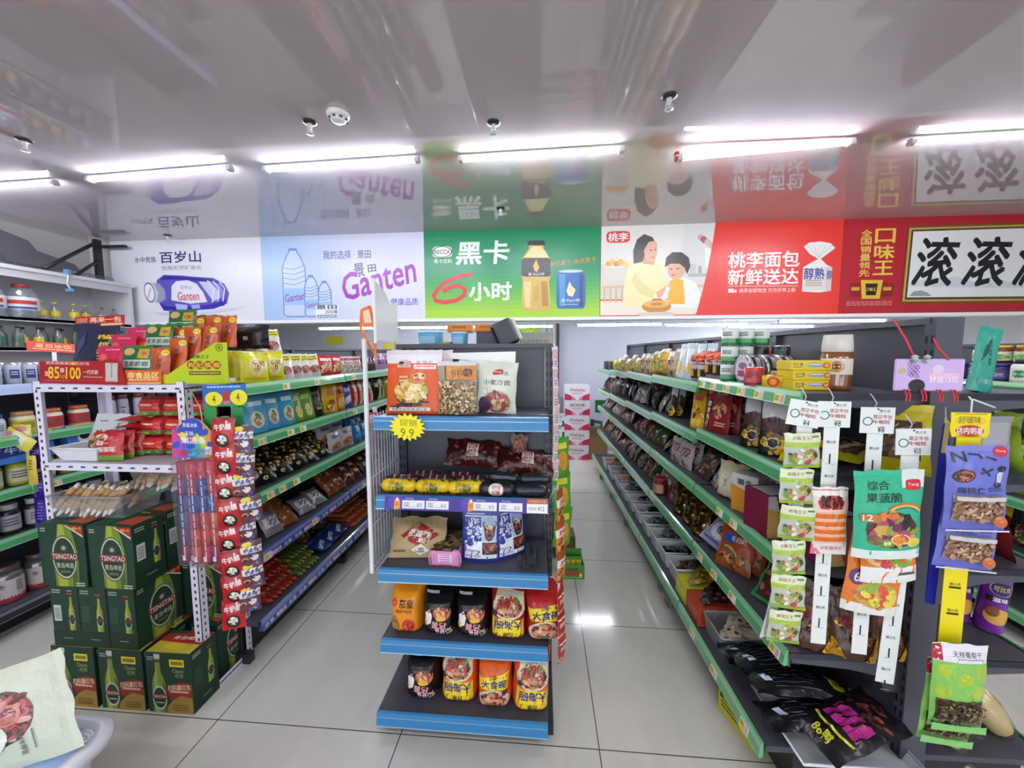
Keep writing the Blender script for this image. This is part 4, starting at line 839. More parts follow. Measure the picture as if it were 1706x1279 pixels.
def beam(p, q, z, side=None):
    """channel between two points of the frame with punched slots"""
    m = MB(); (x0, y0), (x1, y1) = p, q; m.box(min(x0, x1)-.001, min(y0, y1)-.001, z-.034, max(x0, x1)+.001, max(y0, y1)+.001, z, W_)
    n = 12
    for k in range(n):
        f = (k+.5)/n; x, y = x0+(x1-x0)*f, y0+(y1-y0)*f
        if abs(x1-x0) > abs(y1-y0): m.box(x-.010, y-.0022, z-.021, x+.010, y+.0022, z-.014, 'm#3a3a40')
        else: m.box(x-.0022, y-.010, z-.021, x+.0022, y+.010, z-.014, 'm#3a3a40')
    m.build('beam', rack)
for z in (1.443, 1.092):
    beam((0, 0), (RW, 0), z); beam((0, RD), (RW, RD), z); beam((0, 0), (0, RD), z); beam((RW, 0), (RW, RD), z)
    MB().box(.004, .004, z-.008, RW-.004, RD-.004, z-.002, 'm#c9c6d0').build('shelf', rack)
beam((RW, 0), (RW, RD), .034); beam((0, RD), (RW, RD), .034); beam((0, 0), (0, RD), .034)
# --- beer cartons
def bottle_shape(a, cx, v0, v1, w, lab=True, cols=('#8c9c34', '#b6bc3e', '#5f7426')):
    h = v1-v0; p = [(-.5, 0), (.5, 0), (.5, .52), (.42, .62), (.2, .78), (.18, 1), (-.18, 1), (-.2, .78), (-.42, .62), (-.5, .52)]
    a.poly([(cx+x*w, v0+y*h) for x, y in p], cols[0]); a.poly([(cx-w*.38, v0), (cx-w*.1, v0), (cx-w*.06, v0+h*.95), (cx-w*.14, v0+h*.8), (cx-w*.32, v0+h*.6)], cols[1]); a.poly([(cx+w*.3, v0), (cx+w*.5, v0), (cx+w*.48, v0+h*.5), (cx+w*.3, v0+h*.6)], cols[2])
def oval(a, u, v, ru, rv, rot=0):
    a.ell(u, v, ru, rv, '#c9cbb8', 28, rot); a.ring(u, v, ru, rv, .07, '#5a6a4c', 28, rot=rot); a.ell(u, v, ru*.86, rv*.87, '#1f3a26', 28, rot)
    a.ell(u, v+rv*.42, ru*.3, rv*.16, '#3a4a6c'); a.ell(u, v+rv*.42, ru*.16, rv*.09, '#b8a46c')
    a.rect(u-ru*1.05, v-rv*.12, u+ru*1.1, v+rv*.2, '#7c2420'); a.txt('TSINGTAO', u+ru*.02, v+rv*.04, rv*.22, '#dad6cc', .03, ru*1.95); a.txt('青岛啤酒', u, v-rv*.36, rv*.24, '#b9bca8', .02, ru*1.35); a.bars(u-ru*.4, v-rv*.62, ru*.8, .012, 2, '#7c8c70')
DG = '#173b2b'
def beer_front(a):
    a.rect(0, 0, .03, 1, '#11301f'); a.poly([(.30, 0), (.80, 0), (.84, .5), (.76, .82), (.68, 1), (.44, 1), (.40, .82), (.28, .5)], '#6f8a2c'); a.poly([(.36, 0), (.56, 0), (.6, .7), (.56, 1), (.46, 1), (.42, .8), (.32, .5)], '#a3ac34'); a.poly([(.68, 0), (.78, 0), (.8, .5), (.72, .8), (.66, .6)], '#46611f')
    oval(a, .53, .47, .28, .36); a.poly([(.60, .985), (.985, .985), (.985, .80)], '#d9d6cc'); a.poly([(.64, .985), (.985, .985), (.985, .83)], '#a8221f'); a.txt('新鲜一代', .86, .94, .05, '#e8c83c', .02, .2); a.bars(.05, .92, .12, .02, 2, '#a9b8a9'); a.bars(.74, .05, .2, .02, 2, '#c9d0c4', 5)
def beer_end(a):
    a.rect(0, .0, 1, .27, '#12311f'); a.line([(.04, .27), (.96, .27)], .004, '#2a5a3c'); bottle_shape(a, .72, .27, .82, .22); a.ell(.72, .45, .11, .10, '#c2c4b4'); a.ell(.72, .45, .09, .085, '#1f3a26'); a.rect(.61, .44, .83, .48, '#7c2420'); a.rect(.6, .86, .8, .885, '#b8322c'); a.bars(.62, .915, .16, .015, 1, '#d0a898'); a.bars(.08, .92, .3, .02, 2, '#a9b8a9')
    a.rect(.10, .42, .36, .68, '#cfd3cc')
    for k in range(9): a.rect(.13, .45+k*.022, .33, .46+k*.022, '#3a4a40')
    a.bars(.35, .13, .34, .015, 1, '#8fa496', 3)
def beer_end2(a):
    a.rect(0, .0, 1, .27, '#12311f'); bottle_shape(a, .72, .27, .82, .24); a.ell(.72, .45, .12, .10, '#c2c4b4'); a.ell(.72, .45, .1, .085, '#1f3a26'); a.rect(.6, .44, .84, .48, '#7c2420'); a.rect(.6, .86, .8, .885, '#b8322c'); a.bars(.08, .92, .3, .02, 2, '#a9b8a9'); a.bars(.10, .66, .28, .02, 7, '#3f6650', 6); a.bars(.35, .13, .34, .015, 1, '#8fa496', 3)
def beer_cls(a):
    bottle_shape(a, .27, .0, .90, .30, cols=('#7c8c34', '#a0aa48', '#4c5c24')); a.poly([(.21, .90), (.33, .90), (.335, .98), (.205, .98)], '#c9ccc4'); a.poly([(.22, .84), (.32, .84), (.32, .88), (.22, .88)], '#3c4a2c'); a.ell(.27, .25, .16, .20, '#c0c2b2'); a.ell(.27, .25, .135, .17, '#243828'); a.rect(.1, .23, .44, .31, '#7c2420'); a.txt('TSINGTAO', .27, .27, .045, '#dad6cc', .02, .3); a.bars(.18, .16, .18, .02, 1, '#b9bca8')
    a.rect(.54, .78, .86, .90, '#e3d32c'); a.rect(.57, .81, .83, .87, '#8a7a1c'); a.txt('Classic', .72, .715, .06, '#a9b060', .01, .26); a.txt('经典', .74, .635, .07, '#8fa06c', .01, .18)
    a.poly([(.42, .38), (.55, .48), (.8, .54), (1, .50), (1, .26), (.72, .28), (.52, .22)], '#8a2a22'); a.poly([(.40, .0), (1, .0), (1, .27), (.74, .30), (.56, .22), (.44, .12)], '#9a7a34'); a.txt('扫码赢红包', .72, .44, .09, '#d8c8a0', .03, .5, rot=.08); a.bars(.52, .35, .4, .035, 1, '#e0c0a0', 7); a.bars(.56, .13, .34, .02, 3, '#6a5420', 8); a.bars(.06, .92, .14, .02, 2, '#a9b8a9')
def beer_top(a): a.rect(.02, .02, .98, .98, '#c9b83c'); a.poly([(.0, .5), (1, .4), (1, 1), (0, 1)], '#a82a22'); a.ell(.5, .3, .24, .14, '#e6c83c'); a.txt('青岛啤酒', .55, .66, .16, '#e8dccc', .03, .6); a.poly([(0, .8), (.5, .9), (.4, 1), (0, 1)], '#1d4a30')
def beer_gtop(a): a.rect(.04, .1, .96, .9, '#1d4a33'); a.poly([(.5, .2), (.96, .1), (.96, .8), (.6, .7)], '#c8542c'); a.bars(.1, .7, .3, .06, 2, '#a8b8a8')
CW, CD, CH = .212, .134, .28
m_cls = carton(CW, CD, CH, DG, beer_cls, beer_end2, beer_top); m_frt = carton(CW, CD, CH, DG, beer_front, beer_end, beer_gtop)
m_end = carton(CD, CW, CH, DG, beer_end, beer_front, beer_gtop); m_end2 = carton(CD, CW, CH, DG, beer_end2, beer_front, beer_gtop)
def beer(me, x, y, z, l, rz=0): put(me, 'beer_carton', '', 'beer carton', '', 0, (x, y, z), (0, 0, rz), 'stacked beer cartons', lab=l)
for i, x in enumerate((-2.08, -1.85, -1.623)): beer(m_cls, x, 1.487, 0, ('classic green beer carton on the floor behind the cream pouch', 'classic green beer carton in the middle of the floor row', 'classic green beer carton on the floor beside the rack post')[i], .01*(i-1))
for i, x in enumerate((-2.097, -1.96, -1.823)): beer(m_end if i == 0 else m_end2, x, 1.53, .2815, ('middle layer beer carton end with white barcode', 'middle layer beer carton end between two others', 'middle layer beer carton with its wide label facing the aisle')[i], .01*(1-i))
for i, x in enumerate((-2.075, -1.843)): beer(m_frt, x, 1.487, .563, ('top layer beer carton nearest the hanging purple sachet strip', 'top layer beer carton at the stack corner with barcode side')[i], .015*(1-2*i))
beer(m_frt, -1.85, 1.635, .563, 'top layer beer carton standing behind the corner carton'); beer(m_frt, -2.08, 1.635, .563, 'top layer beer carton deep behind the purple strip side')
beer(m_end, -1.622, 1.70, 0, 'beer carton standing inside the rack foot, label facing the aisle'); beer(m_cls, -1.84, 1.63, 0, 'beer carton in the second floor row, middle'); beer(m_frt, -1.66, 1.712, .2815, 'middle layer beer carton set back behind the rack post')
# --- trays of rolled biscuits above the cartons
def biscuit_tray(label, loc, rz, L_, D_):
    r = thing('biscuit_tray', label, 'biscuit tray', loc, (0, 0, rz), 'clear trays of wrapped biscuits'); m = MB(); h = .10; k = .018
    b = [(-L_/2+k, -D_/2+k, 0), (L_/2-k, -D_/2+k, 0), (L_/2-k, D_/2-k, 0), (-L_/2+k, D_/2-k, 0)]; t = [(-L_/2, -D_/2, h), (L_/2, -D_/2, h), (L_/2, D_/2, h), (-L_/2, D_/2, h)]
    m.add(b+t, [(3, 2, 1, 0)]+[(i, (i+1) % 4, (i+1) % 4+4, i+4) for i in range(4)], 'g#eef2f4'); m.tube(t+[t[0]], .004, 'g#e9eef0', 6); m.build('clear_tray', r)
    n = int((L_-.05)/.026); R = random.Random(int(L_*1000))
    for row in range(2):
        for i in range(n):
            x = -L_/2+.032+i*.026; q = MB(); y = -D_/4+row*D_/2; ky = .07
            q.tube([(0, -ky*.72, 0), (0, -ky*.5, .004), (0, ky*.5, .004), (0, ky*.72, 0)], [.010, .013, .013, .010], 'p#d0a878', 8)
            q.tube([(0, -ky*1.05, .002), (0, -ky*.62, .0)], [.004, .0125], 's#d8d4cc', 8); q.tube([(0, ky*.62, 0), (0, ky*1.0, .004)], [.0125, .006], 's#dcd8d0', 8)
            q.box(-.0135, -ky*.2, -.010, .0135, ky*.2, .0178, 'c#e9dcc8'); q.build('wrapped_roll', r, (x, y*.92, .058+R.uniform(0, .02)), (R.uniform(.75, 1.05) if row == 0 else R.uniform(.3, .7), R.uniform(-.15, .15), R.uniform(-.12, .12)))
    return r
biscuit_tray('clear tray of wrapped biscuit rolls at the front of the rack', (-2.02, 1.565, .845), .02, .36, .19)
biscuit_tray('clear tray of wrapped biscuit rolls resting behind the front tray', (-1.80, 1.70, .92), .04, .34, .15)
# --- middle rack shelf
r = thing('tray', 'white plastic food tray holding a silver meat pouch', 'tray', (-2.085, 1.575, 1.093))
m = MB(); b = [(-.085, -.055, 0), (.085, -.055, 0), (.085, .055, 0), (-.085, .055, 0)]; t = [(-.115, -.075, .06), (.115, -.075, .06), (.115, .075, .06), (-.115, .075, .06)]
m.add(b+t, [(3, 2, 1, 0)]+[(i, (i+1) % 4, (i+1) % 4+4, i+4) for i in range(4)], 's#e4e6ea'); m.build('pan', r); m = MB(); m.tube(t+[t[0]], .005, 's#eceef0', 6); m.build('rim', r)
def silver(a): a.ell(.40, .28, .34, .24, '#3a2a22'); a.blobs(4, 30, .40, .3, .28, .2, .05, ['#c98a4c', '#8c5a30', '#e0b070', '#f0e8d8', '#5a3420'], 1.6); a.vtxt('五香豆干', .80, .74, .12, '#2a2a2c', .02, .12); a.bars(.2, .78, .25, .03, 1, '#6a6a70')
put(pack(.19, .18, .04, '#d3d4d8', silver, 'doy', 31), 'meat_pouch', '', 'meat pouch', '', 0, (-2.055, 1.585, 1.12), (-.35, 0, -.05), lab='silver pouch with black lettering lying in the white food tray')
def spicy(a): a.rect(0, 0, 1, .2, '#7aa03a'); a.rect(0, .78, 1, 1, '#b8242a'); a.txt('泡面搭档', .5, .40, .17, '#f0ece6', .03, .7, flip=True); a.txt('一根葱', .42, .62, .15, '#f0ece6', .03, .44, flip=True); a.ell(.34, .80, .24, .13, '#e8d8b8'); a.blobs(5, 12, .34, .8, .18, .09, .04, ['#c8342c', '#e09a5a', '#8c2a20'], 1.5); a.rect(0, .68, .18, .8, '#6c9a34')
M_sp = pack(.135, .13, .05, '#c0242a', spicy, 'pillow', 32)
for i in range(4): put(M_sp, 'spicy_snack_pack', '', 'snack bag', '', 0, (-1.955+i*.0, 1.53+i*.045, 1.094), (-.12, 0, .10), 'red spicy packs on the rack', lab=('front red spicy pack standing beside the silver pouch', 'second red spicy pack behind the front one', 'third red spicy pack behind the front one', 'deepest red spicy pack behind the front one')[i])
M_sl = pack(.17, .13, .035, '#b8262a', lambda a: (a.rect(.1, .3, .9, .7, '#e8d8b0'), a.rect(0, .72, 1, .86, '#86a83c'), a.txt('香辣条', .5, .5, .2, '#a8302a', .03, .5)), 'pillow', 33)
for i in range(2): put(M_sl, 'spicy_snack_pack', '', 'snack bag', '', 0, (-1.92, 1.60, 1.232+i*.032), lie(0, .05), 'red spicy packs on the rack', lab=('flat red spicy pack lying on the upright spicy packs', 'topmost flat red spicy pack above the upright ones')[i])
def redgreen(a): a.rect(0, 0, 1, .3, '#5c7a34'); a.rect(.1, .4, .9, .85, '#d83a34'); a.rect(.2, .55, .7, .65, '#e8c8b0'); a.rect(.1, .1, .5, .22, '#8ca850')
M_rg = pack(.13, .095, .075, '#a31d22', redgreen, 'brick', 34)
for c in range(3):
    for k in range(3): put(M_rg, 'noodle_pack', '', 'noodle pack', '', 0, (-1.85+c*.125, 1.66, 1.094+k*.092), (0, 0, .0), 'red and green packs stacked on the rack', lab=f'{("lowest", "middle", "topmost")[k]} red green pack in the {("column beside the spicy packs", "middle column", "column beside the rack post")[c]}')
# --- rack top
M_gift = pack(.235, .20, .075, '#262b4c', lambda a: (a.rect(.62, 0, .92, .82, '#232028'), a.rect(.60, .62, .90, .72, '#e0c23c'), a.vtxt('槟榔王', .76, .56, .06, '#d8b43c', .04, .2), a.poly([(.2, .2), (.36, .5), (.3, .8), (.16, .5)], '#3a4274')), 'doy', 35, mk='f')
r = thing('gift_bag', 'dark blue gift bag with red header card on the rack top', 'snack bag', (-2.10, 1.63, 1.52)); obj('bag', M_gift, r, (0, 0, 0), (-.1, 0, .02))
A = Art(.255, .05); A.txt('再来一包', .62, .62, .52, '#f0d8b8', .04, .64); A.txt('开袋有奖', .14, .6, .5, '#e8b090', .03, .22); A.rect(.52, .06, .97, .26, '#e8c8a0'); m = MB().box(-.128, -.001, 0, .128, .001, .05, 's#bd2a26'); A.apply(m, flat((-.128, -.001, 0), (1, 0, 0), (0, 0, 1)), eps=.0003); m.build('header_card', r, (.01, .02, .185), (-.12, -.03, .0))
put(carton(.24, .11, .076, '#2f6a40', lambda a: a.rect(.1, .3, .9, .7, '#3f8a54')), 'storage_box', '', 'carton', '', 0, (-2.10, 1.64, 1.444), (0, 0, 0), lab='green carton under the dark blue gift bag')
A = Art(.43, .11); A.poly([(0, .86), (.0, 0), (1, 0), (.985, .30), (.93, .92), (.88, 1), (.78, 1.0), (.74, .93)], '#a8161f')
A.txt('购买槟榔满100元秒领', .33, .80, .13, '#e8c8c0', .015, .50); A.txt('100', .40, .80, .15, '#e8c83c', .03, .085); A.txt('加', .09, .38, .2, '#f0e0d8', .03, .05); A.txt('85', .17, .42, .46, '#f0c42c', .04, .13); A.txt('换', .27, .52, .2, '#f0e0d8', .02, .05); A.txt('回馈', .275, .27, .16, '#e8a02c', .01, .06); A.txt('100', .40, .42, .46, '#f0c42c', .04, .17); A.txt('一代天骄', .60, .47, .17, '#f0dcd0', .02, .17); A.bars(.52, .26, .22, .05, 1, '#d89090', 4); A.bars(.06, .09, .3, .03, 1, '#d8606a', 5); A.rect(.77, .12, .91, .85, '#c9c2bc'); A.ring(.84, .48, .07, .36, .08, '#a8a09a'); A.bars(.83, .75, .02, .05, 6, '#8a8078', 6); A.line([(.01, .15), (.99, .15)], .012, '#c8404a')
m = MB().prism([(-.215, 0), (.215, 0), (.208, .033), (.185, .101), (.163, .11), (.12, .11), (.103, .102), (-.215, .095)], -.0015, 0, 's#a8161f'); A.apply(m, flat((-.215, -.0015, 0), (1, 0, 0), (0, 0, 1)), eps=.0003)
put(m.mesh(), 'promo_sign', '', 'promotional sign', '', 0, (-1.985, 1.483, 1.445), (-.06, .02, -.03), lab='red promotional sign with yellow 85 and 100 on the rack top')
A = Art(.17, .06); A.rect(0, 0, 1, 1, '#d8641f'); A.txt('非食品区', .5, .62, .46, '#f0dc9a', .04, .86); A.rect(.03, .04, .97, .10, '#f0dc9a'); A.bars(.1, .25, .8, .1, 1, '#f0c890', 3); m = MB().box(-.085, -.003, 0, .085, 0, .06, 's#d8641f'); A.apply(m, flat((-.085, -.003, 0), (1, 0, 0), (0, 0, 1)), eps=.0003)
put(m.mesh(), 'section_sign', '', 'section sign', '', 0, (-1.70, 1.487, 1.445), (-.05, 0, 0), lab='small orange section sign between red sign and lime display tray')
M_pink = pack(.135, .165, .04, '#d3265a', lambda a: (a.ell(.62, .42, .3, .16, '#e0742c'), a.txt('红枣', .6, .42, .15, '#f0d02c', .04, .5), a.ell(.25, .68, .16, .1, '#e86a4a'), a.bars(.3, .88, .5, .03, 1, '#f0a8b8')), 'doy', 36, seal='#c92a58')
for i, (x, y, z, rz, l) in enumerate(((-1.925, 1.545, 1.446, .05, 'bright pink snack pouch at the front of the rack top'), (-1.90, 1.66, 1.535, .12, 'bright pink snack pouch raised at the back beside the gift bag'), (-1.955, 1.62, 1.50, .0, 'bright pink snack pouch half hidden behind the front one'))): put(M_pink, 'snack_pouch', '', 'snack bag', '', 0, (x, y, z), (-.1, 0, rz), 'pink pouches', lab=l)
M_gr = pack(.145, .165, .045, '#1f6a36', lambda a: (a.rect(.05, .40, .95, .62, '#c9d4c8'), a.txt('青果槟榔', .5, .51, .14, '#2a5a38', .03, .8), a.ell(.24, .84, .18, .10, '#d8b07c'), a.rect(.55, .66, .9, .92, '#c8a42c'), a.rect(.6, .74, .85, .84, '#a8342c'), a.rect(.08, .2, .92, .25, '#3f8a54')), 'doy', 37, seal='#2a7a42')
for i, (x, y, z, rz, l) in enumerate(((-1.79, 1.535, 1.446, .03, 'green snack pouch at the front of the rack top'), (-1.785, 1.635, 1.548, .0, 'green snack pouch standing one step up behind the front one'), (-1.70, 1.66, 1.555, .06, 'green snack pouch beside the raised orange pouches'), (-1.76, 1.73, 1.625, .02, 'topmost green snack pouch under the bottle poster'), (-1.66, 1.745, 1.60, -.05, 'green snack pouch tucked behind the raised orange ones'))): put(M_gr, 'snack_pouch', '', 'snack bag', '', 0, (x, y, z), (-.12, 0, rz), 'green pouches on the rack', lab=l)
M_or = pack(.085, .155, .04, '#c2521f', lambda a: (a.vtxt('和成天下', .5, .72, .1, '#4a2412', .02, .26), a.ell(.76, .86, .22, .09, '#e3d02c'), a.txt('新品', .76, .86, .05, '#8c5a1c', .01, .25)), 'doy', 38, seal='#c85a2a')
for i, (x, y, z, rz, l) in enumerate(((-1.675, 1.535, 1.446, .1, 'orange pouch with yellow tag lowest at the front of the stack'), (-1.645, 1.59, 1.49, .05, 'orange pouch second from the bottom of the stepped stack'), (-1.63, 1.65, 1.545, .04, 'orange pouch on the middle step nearest the lime tray'), (-1.705, 1.655, 1.54, .08, 'orange pouch on the middle step beside green pouches'), (-1.56, 1.665, 1.55, .05, 'orange pouch on the middle step over the lime tray edge'), (-1.685, 1.73, 1.60, .04, 'orange pouch on the top step beside green pouches'), (-1.605, 1.74, 1.605, .04, 'orange pouch on the top step, middle'), (-1.53, 1.745, 1.605, .03, 'orange pouch on the top step at the tray end'))): put(M_or, 'snack_pouch', '', 'snack bag', '', 0, (x, y, z), (-.1, 0, rz), 'orange pouches on the rack', lab=l)
for i, (x0, x1, y0, y1, z0, z1, l) in enumerate(((-1.90, -1.56, 1.60, 1.755, 1.445, 1.54, 'brown carton stepping up the pouches at the back of the rack top'),)): put(carton(x1-x0, y1-y0, z1-z0, '#8a6a44'), 'storage_box', '', 'carton', '', 0, ((x0+x1)/2, (y0+y1)/2, z0), (0, 0, 0), lab=l)
r = thing('display_tray', 'lime green cardboard display tray with slanted side on the rack top', 'display tray', (-1.595, 1.497, 1.445))
m = MB(); pts = [(0, 0), (.265, 0), (.265, .175), (.215, .175), (0, .04)]; m.prism(pts, -.003, 0, 's#b8cc1e'); A = Art(.265, .175)
for k, ch in enumerate('枸杞槟榔'): A.ell(.40+.14*k, .46, .075, .11, '#c8a42c'); A.ell(.40+.14*k, .46, .066, .098, '#8c2a1c'); A.txt(ch, .40+.14*k, .46, .13, '#e8c83c', .03, .1)
A.txt('青果王子', .56, .66, .08, '#2c5a30', .02, .3); A.rect(.36, .22, .88, .31, '#6a4a1c'); A.bars(.38, .25, .48, .03, 1, '#d8c060', 3); A.ring(.88, .88, .06, .09, .15, '#3a4a1c'); A.txt('伍', .88, .88, .09, '#3a4a1c', .02, .06); A.apply(m, flat((0, -.003, 0), (1, 0, 0), (0, 0, 1)), eps=.0003); m.build('side', r, (0, -.0, 0), (0, 0, .05))
m = MB(); m.box(-.085, -.002, 0, 0, 0, .04, 's#d8c81e'); m.box(-.075, -.003, .005, -.02, -.002, .035, 's#e0d84a'); m.build('front_lip', r); MB().box(-.083, 0, 0, .26, .12, .004, 's#a8bc1e').build('floor_sheet', r)
put(pack(.25, .13, .08, '#17181c', lambda a: (a.rect(.1, .5, .2, .62, '#c9ccd0'), a.rect(.55, .35, .64, .5, '#b8bcc0'), a.rect(.35, .7, .6, .85, '#3a2a20')), 'brick', 39), 'coffee_pack', '', 'snack bag', '', 0, (-1.60, 1.93, 1.60), (0, 0, .3), lab='black snack bag with small white labels behind the lime tray')
put(pack(.2, .12, .08, '#1c1c22', lambda a: (a.rect(.3, .5, .4, .62, '#c9ccd0'),), 'brick', 40), 'coffee_pack', '', 'snack bag', '', 0, (-1.70, 2.15, 1.60), (0, 0, .5), lab='black snack bag farther back on the shelf run top')
# --- hanging goods at the rack post
def rainbow(a):
    for k in range(9): a.rect(k/9, 0, (k+1)/9, 1, ['#c84a94', '#a050b0', '#6a5ac0', '#3a78c8', '#3a98b8', '#5ab06c', '#b8c83c', '#d89a3c', '#c8503c'][k])
    a.blobs(9, 16, .5, .4, .46, .36, .08, ['#3a50b8', '#d83a8c', '#e0d83c', '#48b0d0', '#c83a3c'], 1.4, True); a.ell(.42, .80, .3, .2, '#3a4cb0'); a.txt('吾皇冰条', .42, .82, .1, '#e4e8f8', .02, .34); a.txt('果冻条', .5, .44, .16, '#f0e8f4', .035, .56); a.txt('五味', .4, .62, .1, '#e8d0e8', .02, .2); a.rect(.76, .1, .92, .3, '#e4e4e4')
r = thing('hanging_sign', 'rainbow coloured hanging card for jelly sticks on the rack post', 'hanging sign', (-1.41, 1.395, 1.155)); A = Art(.17, .165); rainbow(A)
m = MB().prism([(0, 0), (.17, 0), (.17, .115), (.145, .12), (.12, .155), (.085, .165), (.05, .155), (.03, .12), (0, .115)], -.0015, 0, 's#5a4ab0'); A.L = [(k, v, t) for k, v, t in A.L]
def clip(o): return lambda x, y, e: Vector((x, -.0015-e, min(y, (.118 if x < .03 or x > .145 else .165-((x-.085)/.06)**2*.04))))
A.apply(m, clip(0), .03, eps=.0004); m.build('card', r, (-.085, 0, 0), (0, .05, .12)); m = MB(); m.tube([(-.06, 0, .11), (-.07, .05, .19), (-.09, .08, .25)], .0018, 's#d8b07c', 6); m.tube([(.06, 0, .115), (.0, .05, .2), (-.06, .08, .255)], .0018, 's#d8b07c', 6); m.build('string', r)
def jelly(label, loc, rz, cols, n=6):
    r = thing('jelly_stick_bag', label, 'jelly stick bag', loc, (0, 0, rz), 'hanging bags of jelly sticks'); R = random.Random(n)
    for i in range(n):
        m = MB(); x = (i % 3-1)*.036; y = (i//3)*.024
        zs = [-.42*k/6 for k in range(7)]
        for k in range(6): m.tube([(x+R.uniform(-.002, .002), y, zs[k]), (x+R.uniform(-.002, .002), y, zs[k+1])], .0155, 'f'+cols[(k+i) % len(cols) if k % 2 else k % len(cols)], 9)
        m.box(x-.006, y-.0165, -.41, x+.006, y-.0155, -.39, 's#e9e4e8'); A = Art(.40, .016, 's'); A.bars(.05, .5, .85, .3, 1, '#dcd4e4', i)
        A.apply(m, lambda u, w, e: Vector((x-.006+w, y-.0158-e, -.41+u)), eps=.0003); m.build('jelly_stick', r)
    m = MB(); zt = [(.062, .03, .0), (.064, .032, -.2), (.06, .028, -.435)]; v = [(s*a, t*b+.012, z) for a, b, z in zt for s, t in ((-1, -1), (1, -1), (1, 1), (-1, 1))]
    m.add(v, [(i*4+j, i*4+(j+1) % 4, (i+1)*4+(j+1) % 4, (i+1)*4+j) for i in (0, 1) for j in range(4)]+[(8, 9, 10, 11)], 'c#f2eef2'); m.build('film_bag', r)
    m = MB().tube([(0, .012, .0), (.0, .012, .03), (0, .012, .045)], [.055, .02, .028], 'c#eeeaf0', 10, False); m.build('knot', r)
jelly('hanging film bag of pink and violet jelly sticks against the post', (-1.435, 1.405, 1.135), .05, ['#c81f5c', '#8c2a8c', '#2440a0', '#4a5cb0', '#7a2a80', '#a01f60'])
jelly('hanging film bag of red and blue jelly sticks by the candy strip', (-1.352, 1.375, 1.15), .15, ['#d81f50', '#a01f5c', '#1f48a8', '#c02c4c', '#d8381f', '#e0602c'], 5)
def milk(a): a.rect(0, .9, 1, 1, '#8c1a20'); a.txt('牛奶糖', .5, .70, .2, '#f0ece8', .04, .74, rot=.12); a.ell(.5, .28, .30, .22, '#1c1614', rot=.4); a.ell(.5, .30, .2, .15, '#e4dfc8', rot=.4); a.blobs(2, 6, .5, .3, .14, .1, .05, ['#f2efe6', '#c9c2b0'], 1.3); a.rect(.62, .82, .7, .9, '#e8d0d0')
M_milk = pack(.085, .125, .022, '#b8161f', milk, 'pillow', 41, nu=8, nv=9)
strip_of('hanging strip of red milk candy sachets beside the jelly sticks', (-1.262, 1.40, 1.305), 8, M_milk, .108, .35, .05, band='s#2f9a50', w=.03, part='candy_sachet')
A = Art(.175, .09); A.rect(0, 0, 1, 1, '#2f68b8'); A.rect(0, 0, 1, .12, '#2a9a4a'); A.ell(.25, .36, .2, .32, '#e8dc2c'); A.txt('4', .25, .36, .34, '#3a3a1c', .02, .07); A.ell(.82, .40, .2, .36, '#e8dc2c'); A.txt('4', .80, .42, .36, '#3a3a1c', .02, .07); A.ell(.54, .44, .08, .3, '#b8343c'); A.bars(.12, .86, .76, .08, 1, '#a8c8e8', 3); A.rect(.46, .12, .62, .26, '#d86a7c')
r = thing('hanger_card', 'blue and green header card with two yellow price bursts', 'hanger card', (-1.30, 1.44, 1.355)); m = MB().box(0, -.0012, 0, .175, 0, .09, 's#2f68b8'); A.apply(m, flat((0, -.0012, 0), (1, 0, 0), (0, 0, 1)), eps=.0003); m.build('card', r, (-.0875, 0, 0), (0, -.02, .12)); m = MB(); m.box(-.08, .0, -.2, -.03, .001, .0, 's#2a8a48'); m.box(.03, .0, -.2, .075, .001, .0, 's#2a8a48')
for q in (-.055, .052): m.box(q-.012, -.0006, -.13, q+.012, 0, -.11, 's#9ad0a8')
m.build('band', r, (0, 0, 0), (0, 0, .12))
def dark2(a): a.rect(0, .55, 1, .8, '#e0d8d4'); a.txt('酸条糖', .5, .66, .16, '#2a3a8c', .03, .7); a.ell(.3, .88, .24, .1, '#e0c82c'); a.blobs(7, 16, .5, .3, .4, .22, .07, ['#7a3428', '#c8906c', '#3a2030', '#e8dcd0', '#4a5aa0'], 1.4)
M_dk = pack(.075, .115, .02, '#5c3a44', dark2, 'pillow', 42, nu=7, nv=8)
strip_of('hanging strip of mixed colour sour candy sachets beside the milk candy', (-1.205, 1.43, 1.265), 8, M_dk, .095, .55, .08, part='candy_sachet')
# --- left wall shelf run and wall cabinet
RAILS = {0: 's#b9c6ee', 4: 'm#2c2c34'}
lw = run('shelf_run', 'dark steel shelf run with bottles along the left wall', (-3.40, 1.45, 0), PI/2, bays(0, 2, 1.0), (1.40, 1.11, .82, .55, .16), 1.46, (-1,), depth=.40, base_depth=.42, tags=([(0, 2, .55), (1, 2, .2)],), rails=RAILS)
cab = thing('wall_cabinet', 'white wall cabinet with open shelves of bottles at far left', 'cabinet', (-4.05, 1.4, 0)); Wc = 'p#d5d3d6'
MB().box(-.42, 0, 1.2, -.40, 2.1, 2.26, Wc).build('back_panel', cab); MB().box(-.40, 2.07, 1.2, 0, 2.10, 2.26, Wc).build('side_panel', cab); MB().box(-.42, -.0, 2.23, .01, 2.12, 2.26, Wc).box(-.01, 0, 2.17, 0, 2.07, 2.23, 'p#c9c7ca').build('top_panel', cab)
for z in (1.865, 1.63): MB().box(-.40, 0, z-.022, 0, 2.07, z, Wc).box(-.004, 0, z-.03, 0, 2.07, z, 'p#bfbdc0').build('shelf', cab)
MB().box(-.42, 0, 0, 0, 2.1, 1.2, 'p#8a898e').build('base_cupboard', cab)
